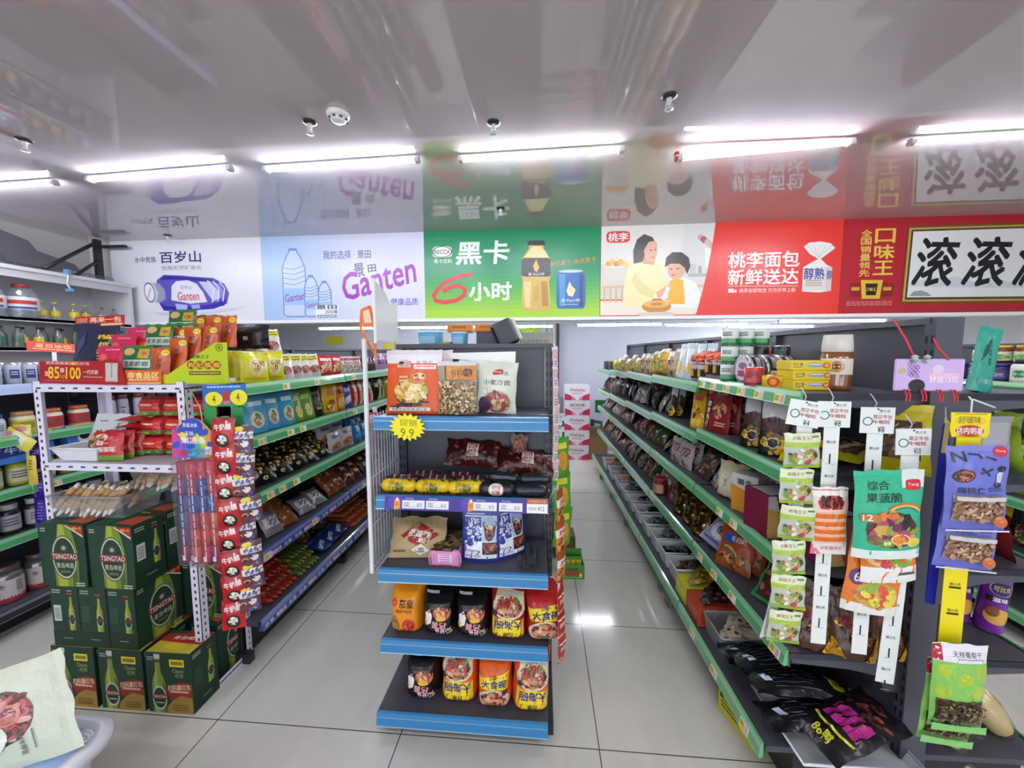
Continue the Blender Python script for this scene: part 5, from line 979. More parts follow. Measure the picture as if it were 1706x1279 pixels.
def bottle(me_key, r0, h, keys, cap, lab=None, n=14):
    m = MB(); m.lathe([(r0*.92, 0), (r0, h*.03), (r0, h*.22), (r0*1.005, h*.23), (r0*1.005, h*.5), (r0, h*.51), (r0*.98, h*.58), (r0*.45, h*.78), (r0*.36, h*.82), (r0*.36, h*.90)], [keys[0], keys[0], keys[0], lab or keys[0], lab or keys[0], keys[0], keys[0], keys[0], keys[0]], n)
    m.lathe([(r0*.42, h*.9), (r0*.42, h*.99), (r0*.36, h)], cap, 10); return m.mesh('bottle')
SH = 'wall cabinet'
b1 = bottle('', .033, .155, ['g#e8e6d0'], 's#e3cc2c', 's#d8c03c'); b2 = bottle('', .03, .15, ['g#dfe6ec'], 's#b84a4c', 's#d9dde4')
for i, (y, me) in enumerate(((2.86, b1), (2.97, b1), (3.08, b1), (3.19, b1), (3.30, b2), (3.42, b2))): put(me, 'bottle', 'small yellow capped bottle' if me is b1 else 'small clear capped bottle', 'bottle', SH+' upper shelf', y, (-4.14-.03*(i % 2), y, 1.866), (0, 0, 0), 'bottles in the wall cabinet')
jug = MB().lathe([(.085, 0), (.09, .01), (.09, .06), (.091, .065), (.091, .16), (.09, .165), (.085, .19), (.06, .22), (.055, .235)], ['g#e4e9ee']*3+['s#d8dce6']+['g#e4e9ee']*4, 18).lathe([(.05, .235), (.05, .262), (.04, .268)], 's#a83a3c', 14); cyl_art(jug, .0915, .07, .085, lambda a: (a.rect(0, .4, 1, .75, '#c8402c'), a.rect(0, 0, 1, .16, '#3a4a9c')), 2.2); jug = jug.mesh()
for i, y in enumerate((2.36, 2.56, 2.74)): put(jug, 'water_jug', 'clear jug with red label', 'jug', SH+' upper shelf', y, (-4.17+.02*i, y, 1.866), (0, 0, .8), 'jugs in the wall cabinet')
gb = bottle('', .030, .17, ['g#6fa08a'], 's#5a3a34', 's#3f6a50'); yb = bottle('', .030, .165, ['g#b8b08c'], 's#2a2a2c', 's#d8c02c')
for i in range(17):
    y = 2.42+i*.062; me = yb if i in (5, 6, 9, 13) else gb
    put(me, 'bottle', 'green glass bottle' if me is gb else 'bottle with a yellow label', 'bottle', SH+' lower shelf', y, (-4.09-.05*(i % 2), y, 1.631), (0, 0, 0), 'bottles in the wall cabinet')
S_ = 'left wall run'
can = MB().lathe([(.027, 0), (.032, .006), (.032, .115), (.026, .125)], ['o#b9bcc8', 's#c0c4d4', 'o#c9ccd4'], 16); cyl_art(can, .0322, .02, .085, lambda a: (a.rect(.3, .2, .75, .8, '#32407c'), a.bars(.36, .6, .3, .08, 2, '#c9cfe4')), 2.6); can = can.mesh()
ycan = MB().lathe([(.027, 0), (.032, .006), (.032, .115), (.026, .125)], ['o#b9b08c', 's#d0a832', 'o#c9ccd4'], 16).mesh()
for i, (y, me) in enumerate(((1.72, ycan), (1.79, ycan), (1.86, can), (1.94, can), (2.01, can), (2.09, can))):
    for k in range(2): put(me, 'drink_can', 'silver blue drink can' if me is can else 'yellow drink can', 'can', S_+' top', y, (-3.035-k*.07, y, 1.401), (0, 0, 1.2), 'cans on the left wall run', level='behind' if k else '')
A = Art(.22, .07); A.rect(0, 0, 1, 1, '#d8452c'); A.txt('夏日冰饮', .5, .6, .4, '#f0c890', .02, .7); A.bars(.1, .2, .8, .1, 1, '#f0c0a0'); m = MB().box(0, -.002, 0, .22, 0, .07, 's#d8452c'); A.apply(m, flat((0, -.002, 0), (1, 0, 0), (0, 0, 1)), eps=.0003); m.box(.1, -.0015, -.12, .12, 0, 0, 's#b8b8bc')
put(m.mesh(), 'promo_sign', '', 'promotional sign', '', 0, (-3.2, 2.12, 1.60), (-.5, .1, 1.1), lab='orange red price sign on a stand among the wall run cans')
M_mx = pack(.14, .12, .07, '#5a2a1c', lambda a: (a.blobs(6, 24, .5, .5, .45, .4, .07, ['#c8742c', '#e0b03c', '#8c2a20', '#2c5a34'], 1.4),), 'pillow', 43, amp=.004)
for i in range(4): put(M_mx, 'snack_bag', 'dark mixed snack bag', 'snack bag', S_+' top', 2.3+i*.12, (-3.12, 2.25+i*.13, 1.402), (-.3, .1*i, 1.4), 'bags on the left wall run')
def jar(r0, h, body, lid, band, ops=None):
    m = MB().lathe([(r0*.95, 0), (r0, .006), (r0, h*.72), (r0*.82, h*.82)], body, 18).lathe([(r0*.86, h*.82), (r0*.86, h*.98), (r0*.8, h)], lid, 18); cyl_art(m, r0*1.01, h*.12, h*.52, ops or (lambda a: (a.rect(0, 0, 1, 1, band), a.bars(.3, .7, .4, .1, 3, '#5a5a64'))), 3.4); return m.mesh()
jb = jar(.05, .13, 's#d8dce8', 's#2c4aa8', '#c9cfe0'); jo = jar(.05, .13, 's#e8e4d0', 's#d8703c', '#c83c2c'); jy = jar(.05, .13, 's#e8e4c0', 's#d89a6c', '#d8c83c')
for i, (y, me, d) in enumerate(((1.60, jb, 'white jar with blue lid'), (1.72, jb, 'white jar with blue lid'), (1.84, jb, 'white jar with blue lid'), (1.97, jy, 'yellow labelled jar with pale lid'), (2.1, jo, 'red labelled jar with orange lid'), (2.24, jo, 'red labelled jar with orange lid'))): put(me, 'jar', d, 'jar', S_+' second shelf', y, (-3.05, y, 1.112), (0, 0, 1.3), 'jars on the left wall run')
wb = jar(.034, .17, 's#c9c8d0', 's#8c4a4c', '#b9b6c0', lambda a: (a.rect(0, 0, 1, 1, '#c4c2cc'), a.txt('A', .5, .3, .3, '#2a2a34', .03, .12), a.rect(.4, .6, .6, .7, '#8c3a40')))
for i in range(8): put(wb, 'bottle', 'pale bottle with a dark letter', 'bottle', S_+' second shelf', 2.4+i*.09, (-3.05-.02*(i % 2), 2.42+i*.1, 1.112), (0, 0, 1.0), 'bottles on the left wall run')
# box display leaning on the second shelf rail
A = Art(.55, .16); A.rect(0, 0, 1, 1, '#3f7ac8'); A.poly([(0, .55), (.4, .6), (1, .8), (1, 1), (0, 1)], '#d8cc3c'); A.ell(.22, .48, .13, .34, '#e9e6e2'); A.ell(.16, .56, .05, .18, '#2a2428'); A.ell(.40, .62, .08, .2, '#9a5a2c'); A.ell(.27, .3, .07, .12, '#d8a8a0'); A.poly([(.55, .2), (.95, .3), (.95, .66), (.6, .6)], '#25357c'); A.txt('牛奶棒', .76, .45, .22, '#c9d4f0', .03, .3); A.bars(.05, .12, .4, .07, 1, '#e8ecf4')
m = MB().rbox(0, 0, 0, .55, .10, .16, .003, 's#3f7ac8'); A.apply(m, flat((0, 0, 0), (1, 0, 0), (0, 0, 1)), eps=.0004)
put(m.mesh(), 'display_box', '', 'display box', '', 0, (-2.972, 1.50, .965), (-.06, 0, 1.571), lab='blue and yellow display box of milk sticks hooked on the left wall run')
put(m.mesh(), 'display_box', '', 'display box', '', 0, (-2.972, 2.12, .965), (-.06, 0, 1.571), lab='blue and yellow display box seen through the rack frame')
wb2 = jar(.042, .17, 's#2c2a2e', 's#c9c8cc', '#b4b2b8'); rj = jar(.062, .21, 'g#4a2420', 's#5a4a44', '#c4bcb8', lambda a: (a.rect(0, 0, 1, 1, '#cac3c0'), a.rect(0, -.2, 1, .12, '#a8303a'), a.txt('枣', .35, .68, .24, '#5a4a4a', .02, .14), a.bars(.6, .8, .12, .06, 5, '#6a5a5a')))
gp = jar(.045, .16, 's#b8c23c', 's#3f8a3c', '#d8d8b0')
for i in range(7): put(gp, 'jar', 'green yellow tub', 'jar', S_+' third shelf', 1.58+i*.11, (-3.05, 1.58+i*.115, .822), (0, 0, 1.2), 'tubs on the left wall run')
for i in range(9): put(wb2, 'bottle', 'dark bottle with a grey label', 'bottle', S_+' fourth shelf', 1.55+i*.1, (-3.045-.015*(i % 2), 1.56+i*.105, .552), (0, 0, 1.2), 'bottles on the left wall run')
for i in range(7): put(rj, 'jar', 'large dark red jar', 'jar', S_+' lowest shelf', 1.55+i*.14, (-3.08, 1.56+i*.145, .162), (0, 0, 1.2), 'jars on the left wall run')
# hanging sachets at the near end of the left wall run
ys = sach('#e3d45a', lambda a: (a.rect(.1, .3, .9, .75, '#e9e4d8'), a.txt('奶棒', .5, .55, .2, '#3a3a6c', .02, .5), a.ell(.5, .85, .3, .1, '#d88a9c')), .085, .15, .02, 44)
r = thing('hanging_strip', 'yellow milk stick sachets hanging at the left wall run', 'hanging strip', (-2.965, 1.92, 1.185)); MB().box(-.012, 0, -.42, .012, .001, -.06, 's#d8d0b0').tube([(0, 0, -.06), (-.025, 0, -.075)], .003, 's#d8d0b0', 6).build('band', r); obj('sachet', ys, r, (-.01, -.01, -.16), (0, .04, .3)); obj('sachet', ys, r, (.055, -.012, -.14), (0, -.9, .3)); obj('sachet', sach('#d8c03c', lambda a: a.bars(.3, .8, .4, .05, 4, '#8c6a1c', 2), .045, .17, .02, 45), r, (.03, -.006, -.36), (0, 0, .3))
pu = sach('#3a1f94', lambda a: (a.bars(.3, .85, .4, .05, 6, '#8a74d0', 3), a.rect(.05, .1, .3, .3, '#6a54c0')), .068, .19, .02, 46)
strip_of('hanging strip of purple sachets beside the rack post', (-2.955, 1.955, 1.09), 4, pu, .185, .3, .03, arm=(-2.985, 1.96, 1.10), name='hanging_strip', w=.02)
# --- dark sheet added as the shaded ceiling gap and brackets at the far left
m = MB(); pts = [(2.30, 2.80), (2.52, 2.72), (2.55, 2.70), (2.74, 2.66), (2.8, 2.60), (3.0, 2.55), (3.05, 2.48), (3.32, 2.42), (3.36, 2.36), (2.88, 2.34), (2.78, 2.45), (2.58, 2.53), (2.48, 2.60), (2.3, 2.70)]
n = len(pts); m.add([(-4.40, y, z) for y, z in pts]+[(-4.412, y, z) for y, z in pts], ear(pts)+[tuple(i+n for i in t)[::-1] for t in ear(pts)]+[(i, (i+1) % n, (i+1) % n+n, i+n) for i in range(n)], 's#5f5c60'); tag(m.build('gap_shade_sheet'), 'dark grey sheet added as the shaded ceiling gap above the wall cabinet', 'shade sheet')
m = MB(); m.tube([(-4.07, 2.86, 2.28), (-4.33, 3.44, 2.65)], .017, 'm#232326', 4); m.tube([(-4.2, 3.15, 2.275), (-4.33, 3.46, 2.49)], .015, 'm#232326', 4); m.box(-4.36, 3.44, 2.26, -4.32, 3.49, 2.69, 'm#232326'); m.box(-4.32, 3.48, 2.615, -4.07, 3.51, 2.64, 'm#232326'); tag(m.build('steel_bracket'), 'black steel bracket braced on top of the wall cabinet', 'bracket')
m = MB(); m.tube([(0, 0, 0), (.01, 0, -.03), (-.01, 0, -.10), (.015, .0, -.14)], .006, 's#d8dce4', 6); m.box(-.02, -.012, -.02, .025, .012, .02, 's#5a86b0'); m.box(-.02, -.01, -.165, .035, .01, -.14, 's#6a94bc'); tag(m.build('cable_clip', None, (-4.035, 2.98, 2.275)), 'blue cable clip dangling from the wall cabinet edge', 'clip')
m = MB().rbox(-.09, -.12, 0, .09, .12, .05, .02, 'c#dfe4ea'); tag(m.build('plastic_bundle', None, (-4.2, 3.3, 2.262)), 'crumpled clear plastic bundle on the wall cabinet top', 'plastic bundle')
# --- cream pouch on the blue bin in the near corner
r = thing('bin', 'white rimmed bin with light blue lid in the near corner', 'bin', (-1.62, .83, 0))
def rrect(w, d, r_, n=6): return [(sx*(w/2-r_)+r_*math.cos(t), sy*(d/2-r_)+r_*math.sin(t)) for sx, sy, a0 in ((1, 1, 0), (-1, 1, PI/2), (-1, -1, PI), (1, -1, 1.5*PI)) for t in [a0+PI/2*k/n for k in range(n+1)]]
def loft(rings, key, cap0=True, cap1=True):
    m = MB(); n = len(rings[0]); v = [p for q in rings for p in q]; f = [(i*n+k, i*n+(k+1) % n, (i+1)*n+(k+1) % n, (i+1)*n+k) for i in range(len(rings)-1) for k in range(n)]; m.add(v, f, key, True)
    if cap0: m.add(rings[0], [tuple(range(n))[::-1]], key)
    if cap1: m.add(rings[-1], [tuple(range(n))], key)
    return m
R3 = lambda w, d, q, z: [(x, y, z) for x, y in rrect(w, d, q)]
loft([R3(.40, .30, .06, 0), R3(.46, .36, .07, .36)], 's#dfe0ea').build('tub', r); loft([R3(.46, .36, .07, .35), R3(.54, .44, .09, .355), R3(.545, .445, .09, .375), R3(.53, .43, .085, .39), R3(.47, .37, .07, .39), R3(.46, .36, .07, .372)], 's#e6e7f0', False, False).build('rim', r); loft([R3(.462, .362, .07, .365), R3(.455, .355, .07, .376)], 's#86b4dc').build('lid', r)
def cream(a):
    a.ell(.46, .62, .26, .17, '#4a2c30'); a.ell(.45, .64, .235, .15, '#a04c4c'); a.ell(.43, .66, .16, .11, '#c86a64'); a.blobs(3, 30, .44, .64, .19, .12, .02, ['#d8948a', '#8c3a40', '#b86a5c', '#e0b0a0', '#6a2c34'], 2.2); a.ring(.44, .66, .1, .07, .3, '#d88a80'); a.ell(.46, .40, .3, .13, '#3c2c44'); a.ell(.80, .25, .3, .15, '#241a20'); a.ell(.28, .2, .26, .17, '#241a20'); a.ell(.62, .54, .16, .10, '#e6eadc'); a.ring(.62, .54, .16, .10, .06, '#7c8470'); a.txt('铁板黑椒', .58, .565, .028, '#3c463a', .01, .2); a.txt('牛排', .64, .51, .028, '#3c463a', .01, .11); a.txt('铁板牛排饭', .74, .70, .035, '#4a5448', .012, .26); a.bars(.64, .76, .2, .007, 1, '#5a6456')
T_ = Vector((.91, .33, .25)).normalized(); N_ = Vector((.29, -.936, .199)); N_ = (N_-T_*N_.dot(T_)).normalized(); U_ = T_.cross(N_)*-1
if U_.z > 0: U_ = -U_
Q_ = Matrix(((U_.x, -N_.x, T_.x), (U_.y, -N_.y, T_.y), (U_.z, -N_.z, T_.z)))
put(pack(.295, .40, .09, '#cfd4bf', cream, 'doy', 47, nu=16, nv=20, seal='#d6dac8', amp=.0035), 'food_pouch', '', 'food pouch', '', 0, Vector((-1.40, .945, .555))-T_*.40, Q_.to_euler(), lab='large cream food pouch lying on the blue lidded bin')
m = MB().tube([(.016*math.cos(t)*(1+.2*math.sin(3*t)), .0015*t, .016*math.sin(t)) for t in [k*.5 for k in range(26)]], .004, 's#e4e2ec', 6); put(m.mesh(), 'cord_loop', '', 'cord', '', 0, (-1.40, .96, .40), (0, 0, .3), lab='small coil of white cord behind the cream pouch')

# ================================================================ goods on the run behind the beer rack: faces +X, files run away from the viewer
LS = ['top shelf behind the rack', 'second shelf behind the rack', 'third shelf behind the rack', 'fourth shelf behind the rack', 'lowest shelf behind the rack']
def lfile(me, desc, si, y, deep=2, gap=.05, lean=-.12, yaw=0, x0=-1.50, dz=0, name='snack_bag', cat='snack bag'):
    for k in range(deep):
        R = random.Random(int(y*1000)+k*7+si); put(me, name, desc, cat, LS[si], y, (x0-k*gap, y+R.uniform(-.006, .006), ZL[si]+.001+dz+k*(0, .012, .05, .05, .04)[si]), (lean+R.uniform(-.10, .07), R.uniform(-.08, .08), PI/2-.18+yaw+R.uniform(-.14, .14)), 'bags on the '+LS[si], level='behind' if k == 1 else ('deepest' if k == 2 else ''))
def B(base, ops, W=.13, H=.15, D=.05, kind='pillow', seed=0, **k): return pack(W, H, D, base, ops, kind, seed, nu=8, nv=9, **k)
food = lambda seed, cols, u=.5, v=.35, ru=.36, rv=.22, n=14, sz=.06: (lambda a: a.blobs(seed, n, u, v, ru, rv, sz, cols, 1.5))
yc = B('#d9d42a', lambda a: (a.ell(.52, .5, .28, .3, '#e8dca0'), a.ell(.5, .52, .15, .2, '#a8602c'), a.txt('锅巴', .72, .62, .16, '#2c4a8c', .03, .22), a.rect(.1, .1, .9, .16, '#c8b81e'), a.rect(0, .93, 1, 1, '#c2bc24')), .14, .165, .05, seed=51)
wd = B('#dcd6d4', lambda a: (a.rect(0, .7, 1, .93, '#d9cc2c'), a.bars(.15, .85, .7, .05, 2, '#5a6a2c'), a.ell(.5, .36, .38, .16, '#8c4a44'), food(3, ['#6a2c2c', '#a85a50', '#c89a90'], .5, .36, .3, .12)(a), a.rect(0, 0, .05, 1, '#a8244c')), .125, .15, .035, seed=52)
rc = B('#b82a34', lambda a: (a.ell(.5, .4, .3, .26, '#d8a880'), food(4, ['#8c3024', '#e8c8a0', '#c84a3c', '#6a9a3c'])(a), a.rect(.15, .72, .85, .86, '#e8dcd4')), .09, .14, .035, seed=53)
mc = B('#c9b8bc', lambda a: (food(5, ['#b8343c', '#e8dcd0', '#7a9a3c', '#d8b83c', '#8c6aa0'], .5, .4, .4, .34, 26)(a), a.rect(.1, .75, .9, .9, '#c83a4c')), .10, .13, .04, seed=54)
dk = B('#2c1a1e', lambda a: (food(6, ['#4a2c2c', '#6a4a44', '#8c6a5c'], .5, .4, .36, .3, 16)(a), a.rect(0, .85, 1, 1, '#6a1c2c')), .085, .13, .04, seed=55)
pw = B('#c2a0c8', lambda a: (a.rect(.2, .3, .8, .6, '#8a3a7c'), a.bars(.25, .8, .5, .05, 2, '#6a2c6a')), .12, .15, .05, seed=56)
y = 1.90
for k in range(2): lfile(yc, 'yellow crisps bag', 0, 1.87+k*.13, 3, .035, yaw=-.25)
for k in range(4): lfile(wd, 'white date snack bag', 0, 2.10+k*.10, 2, .04)
for k in range(2): lfile(wd, 'raised white date snack bag', 0, 1.99+k*.11, 3, .035, x0=-1.57, dz=.145)
for k in range(3): lfile(rc, 'red candy bag', 0, 2.49+k*.075, 2)
for k in range(4): lfile(mc, 'mixed candy bag', 0, 2.72+k*.085, 2)
for k in range(4): lfile(dk, 'dark plum bag', 0, 3.06+k*.07, 2)
for k in range(3): lfile(pw, 'lilac sweets bag', 0, 3.37+k*.1, 1, dz=.005)
tl = B('#3f9cc4', lambda a: (a.ell(.5, .35, .3, .22, '#e0d8c8'), food(7, ['#b87a4c', '#6a8c3c', '#e8e0d0'], .5, .35, .22, .16)(a), a.rect(.2, .72, .8, .84, '#d8ecf4')), .13, .200, .05, 'doy', 57)
gn = B('#5c8c24', lambda a: (a.ell(.5, .3, .24, .2, '#d8c87c'), a.rect(.2, .65, .8, .8, '#a8d05c')), .11, .200, .05, 'doy', 58)
bk = B('#17161a', lambda a: (a.ell(.5, .42, .2, .18, '#5a5a2c'), a.rect(.3, .2, .7, .28, '#a89c3c'), a.rect(.2, .7, .8, .78, '#6a6a70')), .10, .210, .05, 'doy', 59)
yo = B('#dfae1c', lambda a: (a.ell(.5, .25, .34, .2, '#8c4a1c'), food(8, ['#e0a03c', '#c86a1c', '#f0d88c'], .5, .25, .28, .16)(a), a.rect(.2, .6, .8, .8, '#c87a1c')), .13, .200, .05, seed=60)
og = B('#dc7a1c', lambda a: (a.ell(.5, .28, .3, .2, '#f0c860'), a.rect(.2, .6, .8, .78, '#8c2c1c')), .12, .200, .05, seed=61)
bw = B('#2c4aa0', lambda a: (a.poly([(.1, .1), (.9, .3), (.9, .6), (.1, .4)], '#e4e8f0'), a.rect(.2, .7, .8, .85, '#d8dcec')), .09, .180, .04, seed=62)
rw = B('#b8242c', lambda a: (a.rect(.3, 0, .7, 1, '#e8d8b8'), a.ell(.5, .4, .25, .2, '#c88a4c'), a.rect(.2, .75, .8, .88, '#f0e4d4')), .10, .190, .045, seed=63)
by = B('#1c2026', lambda a: (a.poly([(.5, 0), (1, 0), (1, .8), (.6, 1)], '#c2c85a'), a.rect(.1, .6, .5, .8, '#c8ccb0')), .11, .190, .045, seed=64)
yg = B('#a8a02c', lambda a: (a.rect(.2, .2, .8, .6, '#7a8c2c'), a.rect(.1, .75, .9, .88, '#d8d04c')), .075, .180, .04, seed=65)
bp = B('#6a3430', lambda a: (a.ell(.5, .4, .3, .26, '#d8b8ac'), a.rect(.2, .76, .8, .88, '#c8a098')), .085, .170, .045, seed=66)
for k in range(3): lfile(tl, 'teal snack pouch', 1, 1.86+k*.12, 2)
lfile(gn, 'green snack pouch', 1, 2.20, 2); lfile(gn, 'green snack pouch', 1, 2.30, 1)
lfile(bk, 'black snack pouch', 1, 2.42, 2)
lfile(yo, 'yellow crisps pouch', 1, 2.55, 2); lfile(og, 'orange crisps pouch', 1, 2.69, 2); lfile(bw, 'blue white snack pouch', 1, 2.81, 2)
for k in range(4): lfile(rw, 'red and cream pouch', 1, 2.91+k*.10, 2)
for k in range(2): lfile(by, 'black lime pouch', 1, 3.32+k*.1, 2)
for k in range(4): lfile(yg, 'olive yellow pouch', 1, 3.54+k*.08, 2)
for k in range(4): lfile(bp, 'brown pink pouch', 1, 3.88+k*.085, 2)
gd = B('#151314', lambda a: (food(9, ['#c8a43c', '#8c6a24', '#e0d08c', '#3a3a24'], .5, .5, .42, .34, 20)(a),), .17, .15, .05, seed=67, amp=.003)
wo = B('#c9c4c8', lambda a: (a.ell(.5, .3, .36, .22, '#c87a44'), food(10, ['#e0a870', '#8c4a24', '#f0dcc0'], .5, .3, .3, .18)(a), a.rect(.2, .7, .8, .85, '#8c6a9c')), .16, .15, .06, seed=68)
bl = B('#2f7ac0', lambda a: (a.rect(.3, .5, .7, .85, '#dce8f4'), a.ell(.5, .3, .3, .16, '#5aa8e0')), .12, .15, .06, seed=69, amp=.003)
bn = B('#6a3c2c', lambda a: (food(11, ['#a86a4c', '#3a1c14', '#c89a78', '#7a3444'], .5, .5, .42, .36, 18)(a),), .12, .14, .06, seed=70, amp=.003)
gk = B('#1c2a1c', lambda a: (food(12, ['#5a8c34', '#8cb84c', '#d0d8c0'], .5, .5, .4, .34, 14)(a),), .12, .14, .05, seed=71, amp=.003)
for k in range(5): lfile(gd, 'black and gold snack bag', 2, 1.90+k*.135, 3, .06, lean=-.75, dz=.01)
for k in range(2): lfile(wo, 'white and orange snack bag', 2, 2.60+k*.16, 3, .07)
for k in range(2): lfile(bl, 'bright blue snack bag', 2, 2.93+k*.12, 3)
for k in range(2): lfile(bn, 'brown snack bag', 2, 3.18+k*.12, 3)
for k in range(5): lfile(gk, 'dark green snack bag', 2, 3.44+k*.12, 3, lean=-.4)
vb = B('#5a2c1e', lambda a: (food(13, ['#8c5038', '#3a1a12', '#b87a54'], .5, .5, .42, .36, 14)(a), a.rect(.3, .4, .7, .6, '#c8b8a8')), .11, .13, .045, seed=72, amp=.004)
vo = B('#8c4a24', lambda a: (food(14, ['#c87a3c', '#5a2c18', '#e0a868'], .5, .5, .42, .36, 14)(a),), .11, .13, .045, seed=73, amp=.004)
gw = B('#8a8688', lambda a: (a.rect(.12, .3, .88, .72, '#d8d6d8'), a.txt('麦芽', .5, .5, .22, '#3a3438', .02, .4)), .12, .14, .045, seed=74, amp=.003)
vk = B('#1f1a1c', lambda a: (food(15, ['#3a3032', '#5a4c48', '#2c3a2c'], .5, .5, .42, .36, 14)(a),), .12, .13, .05, seed=75, amp=.004)
lfile(gw, 'grey malt pack', 3, 1.95, 1, lean=-.6, dz=.01); lfile(vo, 'orange brown meat pack', 3, 2.08, 3, lean=-.9, dz=.01)
for k in range(2): lfile(gw, 'grey malt pack', 3, 2.26+k*.13, 1, lean=-1.0, dz=.01)
for k in range(4): lfile(vo if k < 2 else vb, 'orange brown meat pack' if k < 2 else 'dark brown meat pack', 3, 2.56+k*.12, 3, lean=-.7, dz=.01)
for k in range(3): lfile(vb, 'dark brown meat pack', 3, 3.08+k*.12, 3, lean=-.6, dz=.01)
for k in range(6): lfile(vk, 'black meat pack', 3, 3.46+k*.12, 3, lean=-.5, dz=.01)
# sausages lying toward the aisle on the lowest shelf
sr = sausage(.20, .0155, '#9a2a20', lambda a: (a.rect(.1, .2, .5, .8, '#c8402c'), a.rect(.6, .3, .8, .7, '#e0b87c')), 81, tips='s#b0382c'); sg = sausage(.20, .0155, '#5a6a2c', lambda a: (a.rect(.1, .2, .5, .8, '#7a8c34'), a.rect(.6, .3, .85, .7, '#c8b83c')), 82); so = sausage(.20, .0155, '#b0522a', lambda a: (a.rect(.05, .3, .9, .55, '#d87a48'),), 83); sb = sausage(.20, .0155, '#5a2420', lambda a: (a.rect(.05, .3, .9, .5, '#8c4438'),), 84)
R = random.Random(5)
for me, d, y0, n, layers in ((sr, 'red wrapped sausage', 1.86, 7, 4), (sg, 'green wrapped sausage', 2.12, 6, 3), (so, 'orange sausage', 2.78, 10, 5), (sb, 'dark red sausage', 3.14, 13, 5)):
    for l in range(layers):
        for k in range(n): put(me, 'sausage', d, 'sausage', LS[4], y0+k*.036, (-1.57-l*.045, y0+k*.0345+l*.010, ZL[4]+.017+l*.033), (0, R.uniform(-.03, .03), R.uniform(-.05, .05)), 'sausages on the lowest shelf', level=('', 'second layer', 'third layer', 'fourth layer', 'top layer')[l])
bs = B('#24387c', lambda a: (a.poly([(.1, .1), (.9, .4), (.9, .6), (.1, .3)], '#c9cfe0'), a.rect(.2, .7, .8, .85, '#5a74c0')), .13, .17, .035, seed=85)
for k in range(3): put(bs, 'snack_bag', 'blue sausage bag', 'snack bag', LS[4], 2.42+k*.12, (-1.47, 2.42+k*.11, ZL[4]+.03+k*.008), lie(PI/2, .15), 'bags on the lowest shelf')
for k in range(4): put(bn if k % 2 else vk, 'snack_bag', 'brown snack bag' if k % 2 else 'black snack bag', 'snack bag', LS[4], 2.4+k*.1, (-1.66, 2.36+k*.11, ZL[4]+.002), (-.4, 0, PI/2), 'bags on the lowest shelf', level='at the back')
# cardboard cartons pushed under the lowest shelf line, further along the aisle
for k in range(3): put(carton(.30, .20, .16, '#6a5a3c', lambda a: (a.rect(.1, .2, .5, .7, '#8a7a50'),)), 'carton', 'low brown carton', 'carton', 'floor past the rack shelves', k, (-1.55+.02*k, 4.72+k*.34, 0), (0, 0, PI/2), 'floor cartons')

# ================================================================ goods on the long run with hanging strips
RZ = -PI/2+TILT
def rp(d, s, z): x, y = -d, -.405+s; return (1.25+x*math.cos(RZ)-y*math.sin(RZ), 1.30+x*math.sin(RZ)+y*math.cos(RZ), z)
RS = ['top shelf of long run', 'second shelf of long run', 'third shelf of long run', 'fourth shelf of long run', 'lowest shelf of long run']
def zr(si, d): return ZR[si]-([0, .03, .045, .06, .075][min(4, int(d/.78))] if si < 2 else 0)
def rput(me, name, desc, cat, si, d, s, rot=(0, 0, 0), dz=.001, level='', lab=None, group=None):
    return put(me, name, desc, cat, RS[si], d, rp(d, s, zr(si, d)+dz), (rot[0], rot[1], rot[2]+RZ), group or f'{cat}s on the {RS[si]}', level, lab)
def rfile(me, desc, si, d, deep=1, gap=.06, lean=-.12, yaw=.15, s0=.055, dz=.001, name='snack_bag', cat='snack bag'):
    for k in range(deep):
        R = random.Random(int(d*1000)+k*13+si); rput(me, name, desc, cat, si, d, s0+k*gap, (lean+R.uniform(-.05, .05), R.uniform(-.05, .05), yaw+R.uniform(-.08, .08)), dz, 'behind' if k else '')
# --- top shelf
m = MB().lathe([(.040, 0), (.046, .006), (.044, .02), (.048, .06), (.047, .11), (.040, .132)], 'v#8c4a14', 20); cyl_art(m, .0485, .055, .055, lambda a: (a.rect(0, 0, 1, 1, '#e4dccb'), a.ell(.5, .5, .2, .36, '#c88a4c'), a.rect(.4, .3, .6, .7, '#7a3a1c'), a.bars(.1, .3, .3, .06, 2, '#8a7a5a')), 2.2)
r = thing('honey_jar', 'amber honey jar with pale label on the long run top shelf', 'jar', (1.035, 1.43, 1.437), (0, 0, -.6)); m.build('glass_body', r); MB().lathe([(.042, .132), (.044, .134), (.044, .150), (.040, .192)], 's#d8d4cc', 22).build('lid', r)
def fish(a): a.poly([(.34, .55), (.5, .78), (.72, .74), (.86, .5), (.7, .34), (.48, .36)], '#8a98a8'); a.poly([(.36, .55), (.5, .7), (.7, .68), (.8, .55), (.6, .5)], '#c9d4dc'); a.ell(.85, .5, .10, .3, '#c8703c'); a.ell(.86, .5, .05, .16, '#e8b060'); a.txt('沙丁鱼', .17, .62, .3, '#2c4a8c', .03, .24); a.bars(.06, .3, .22, .08, 1, '#8c6a1c', 3)
M_fish = carton(.132, .095, .034, '#e3c82a', fish, lambda a: a.rect(.1, .2, .9, .8, '#d8b81e'), lambda a: (a.rect(.1, .2, .6, .8, '#8a98a8'), a.ell(.8, .5, .1, .3, '#c8703c')))
for k in range(3): put(M_fish, 'sardine_tin_box', '', 'fish tin', '', 0, (.938+.004*(k % 2), 1.45, 1.437+k*.0345), (0, 0, .06*(1-k)), 'sardine boxes', lab=('lowest yellow sardine box in the stack before the honey jar', 'middle yellow sardine box in the stack before the honey jar', 'topmost yellow sardine box in the stack before the honey jar')[k])
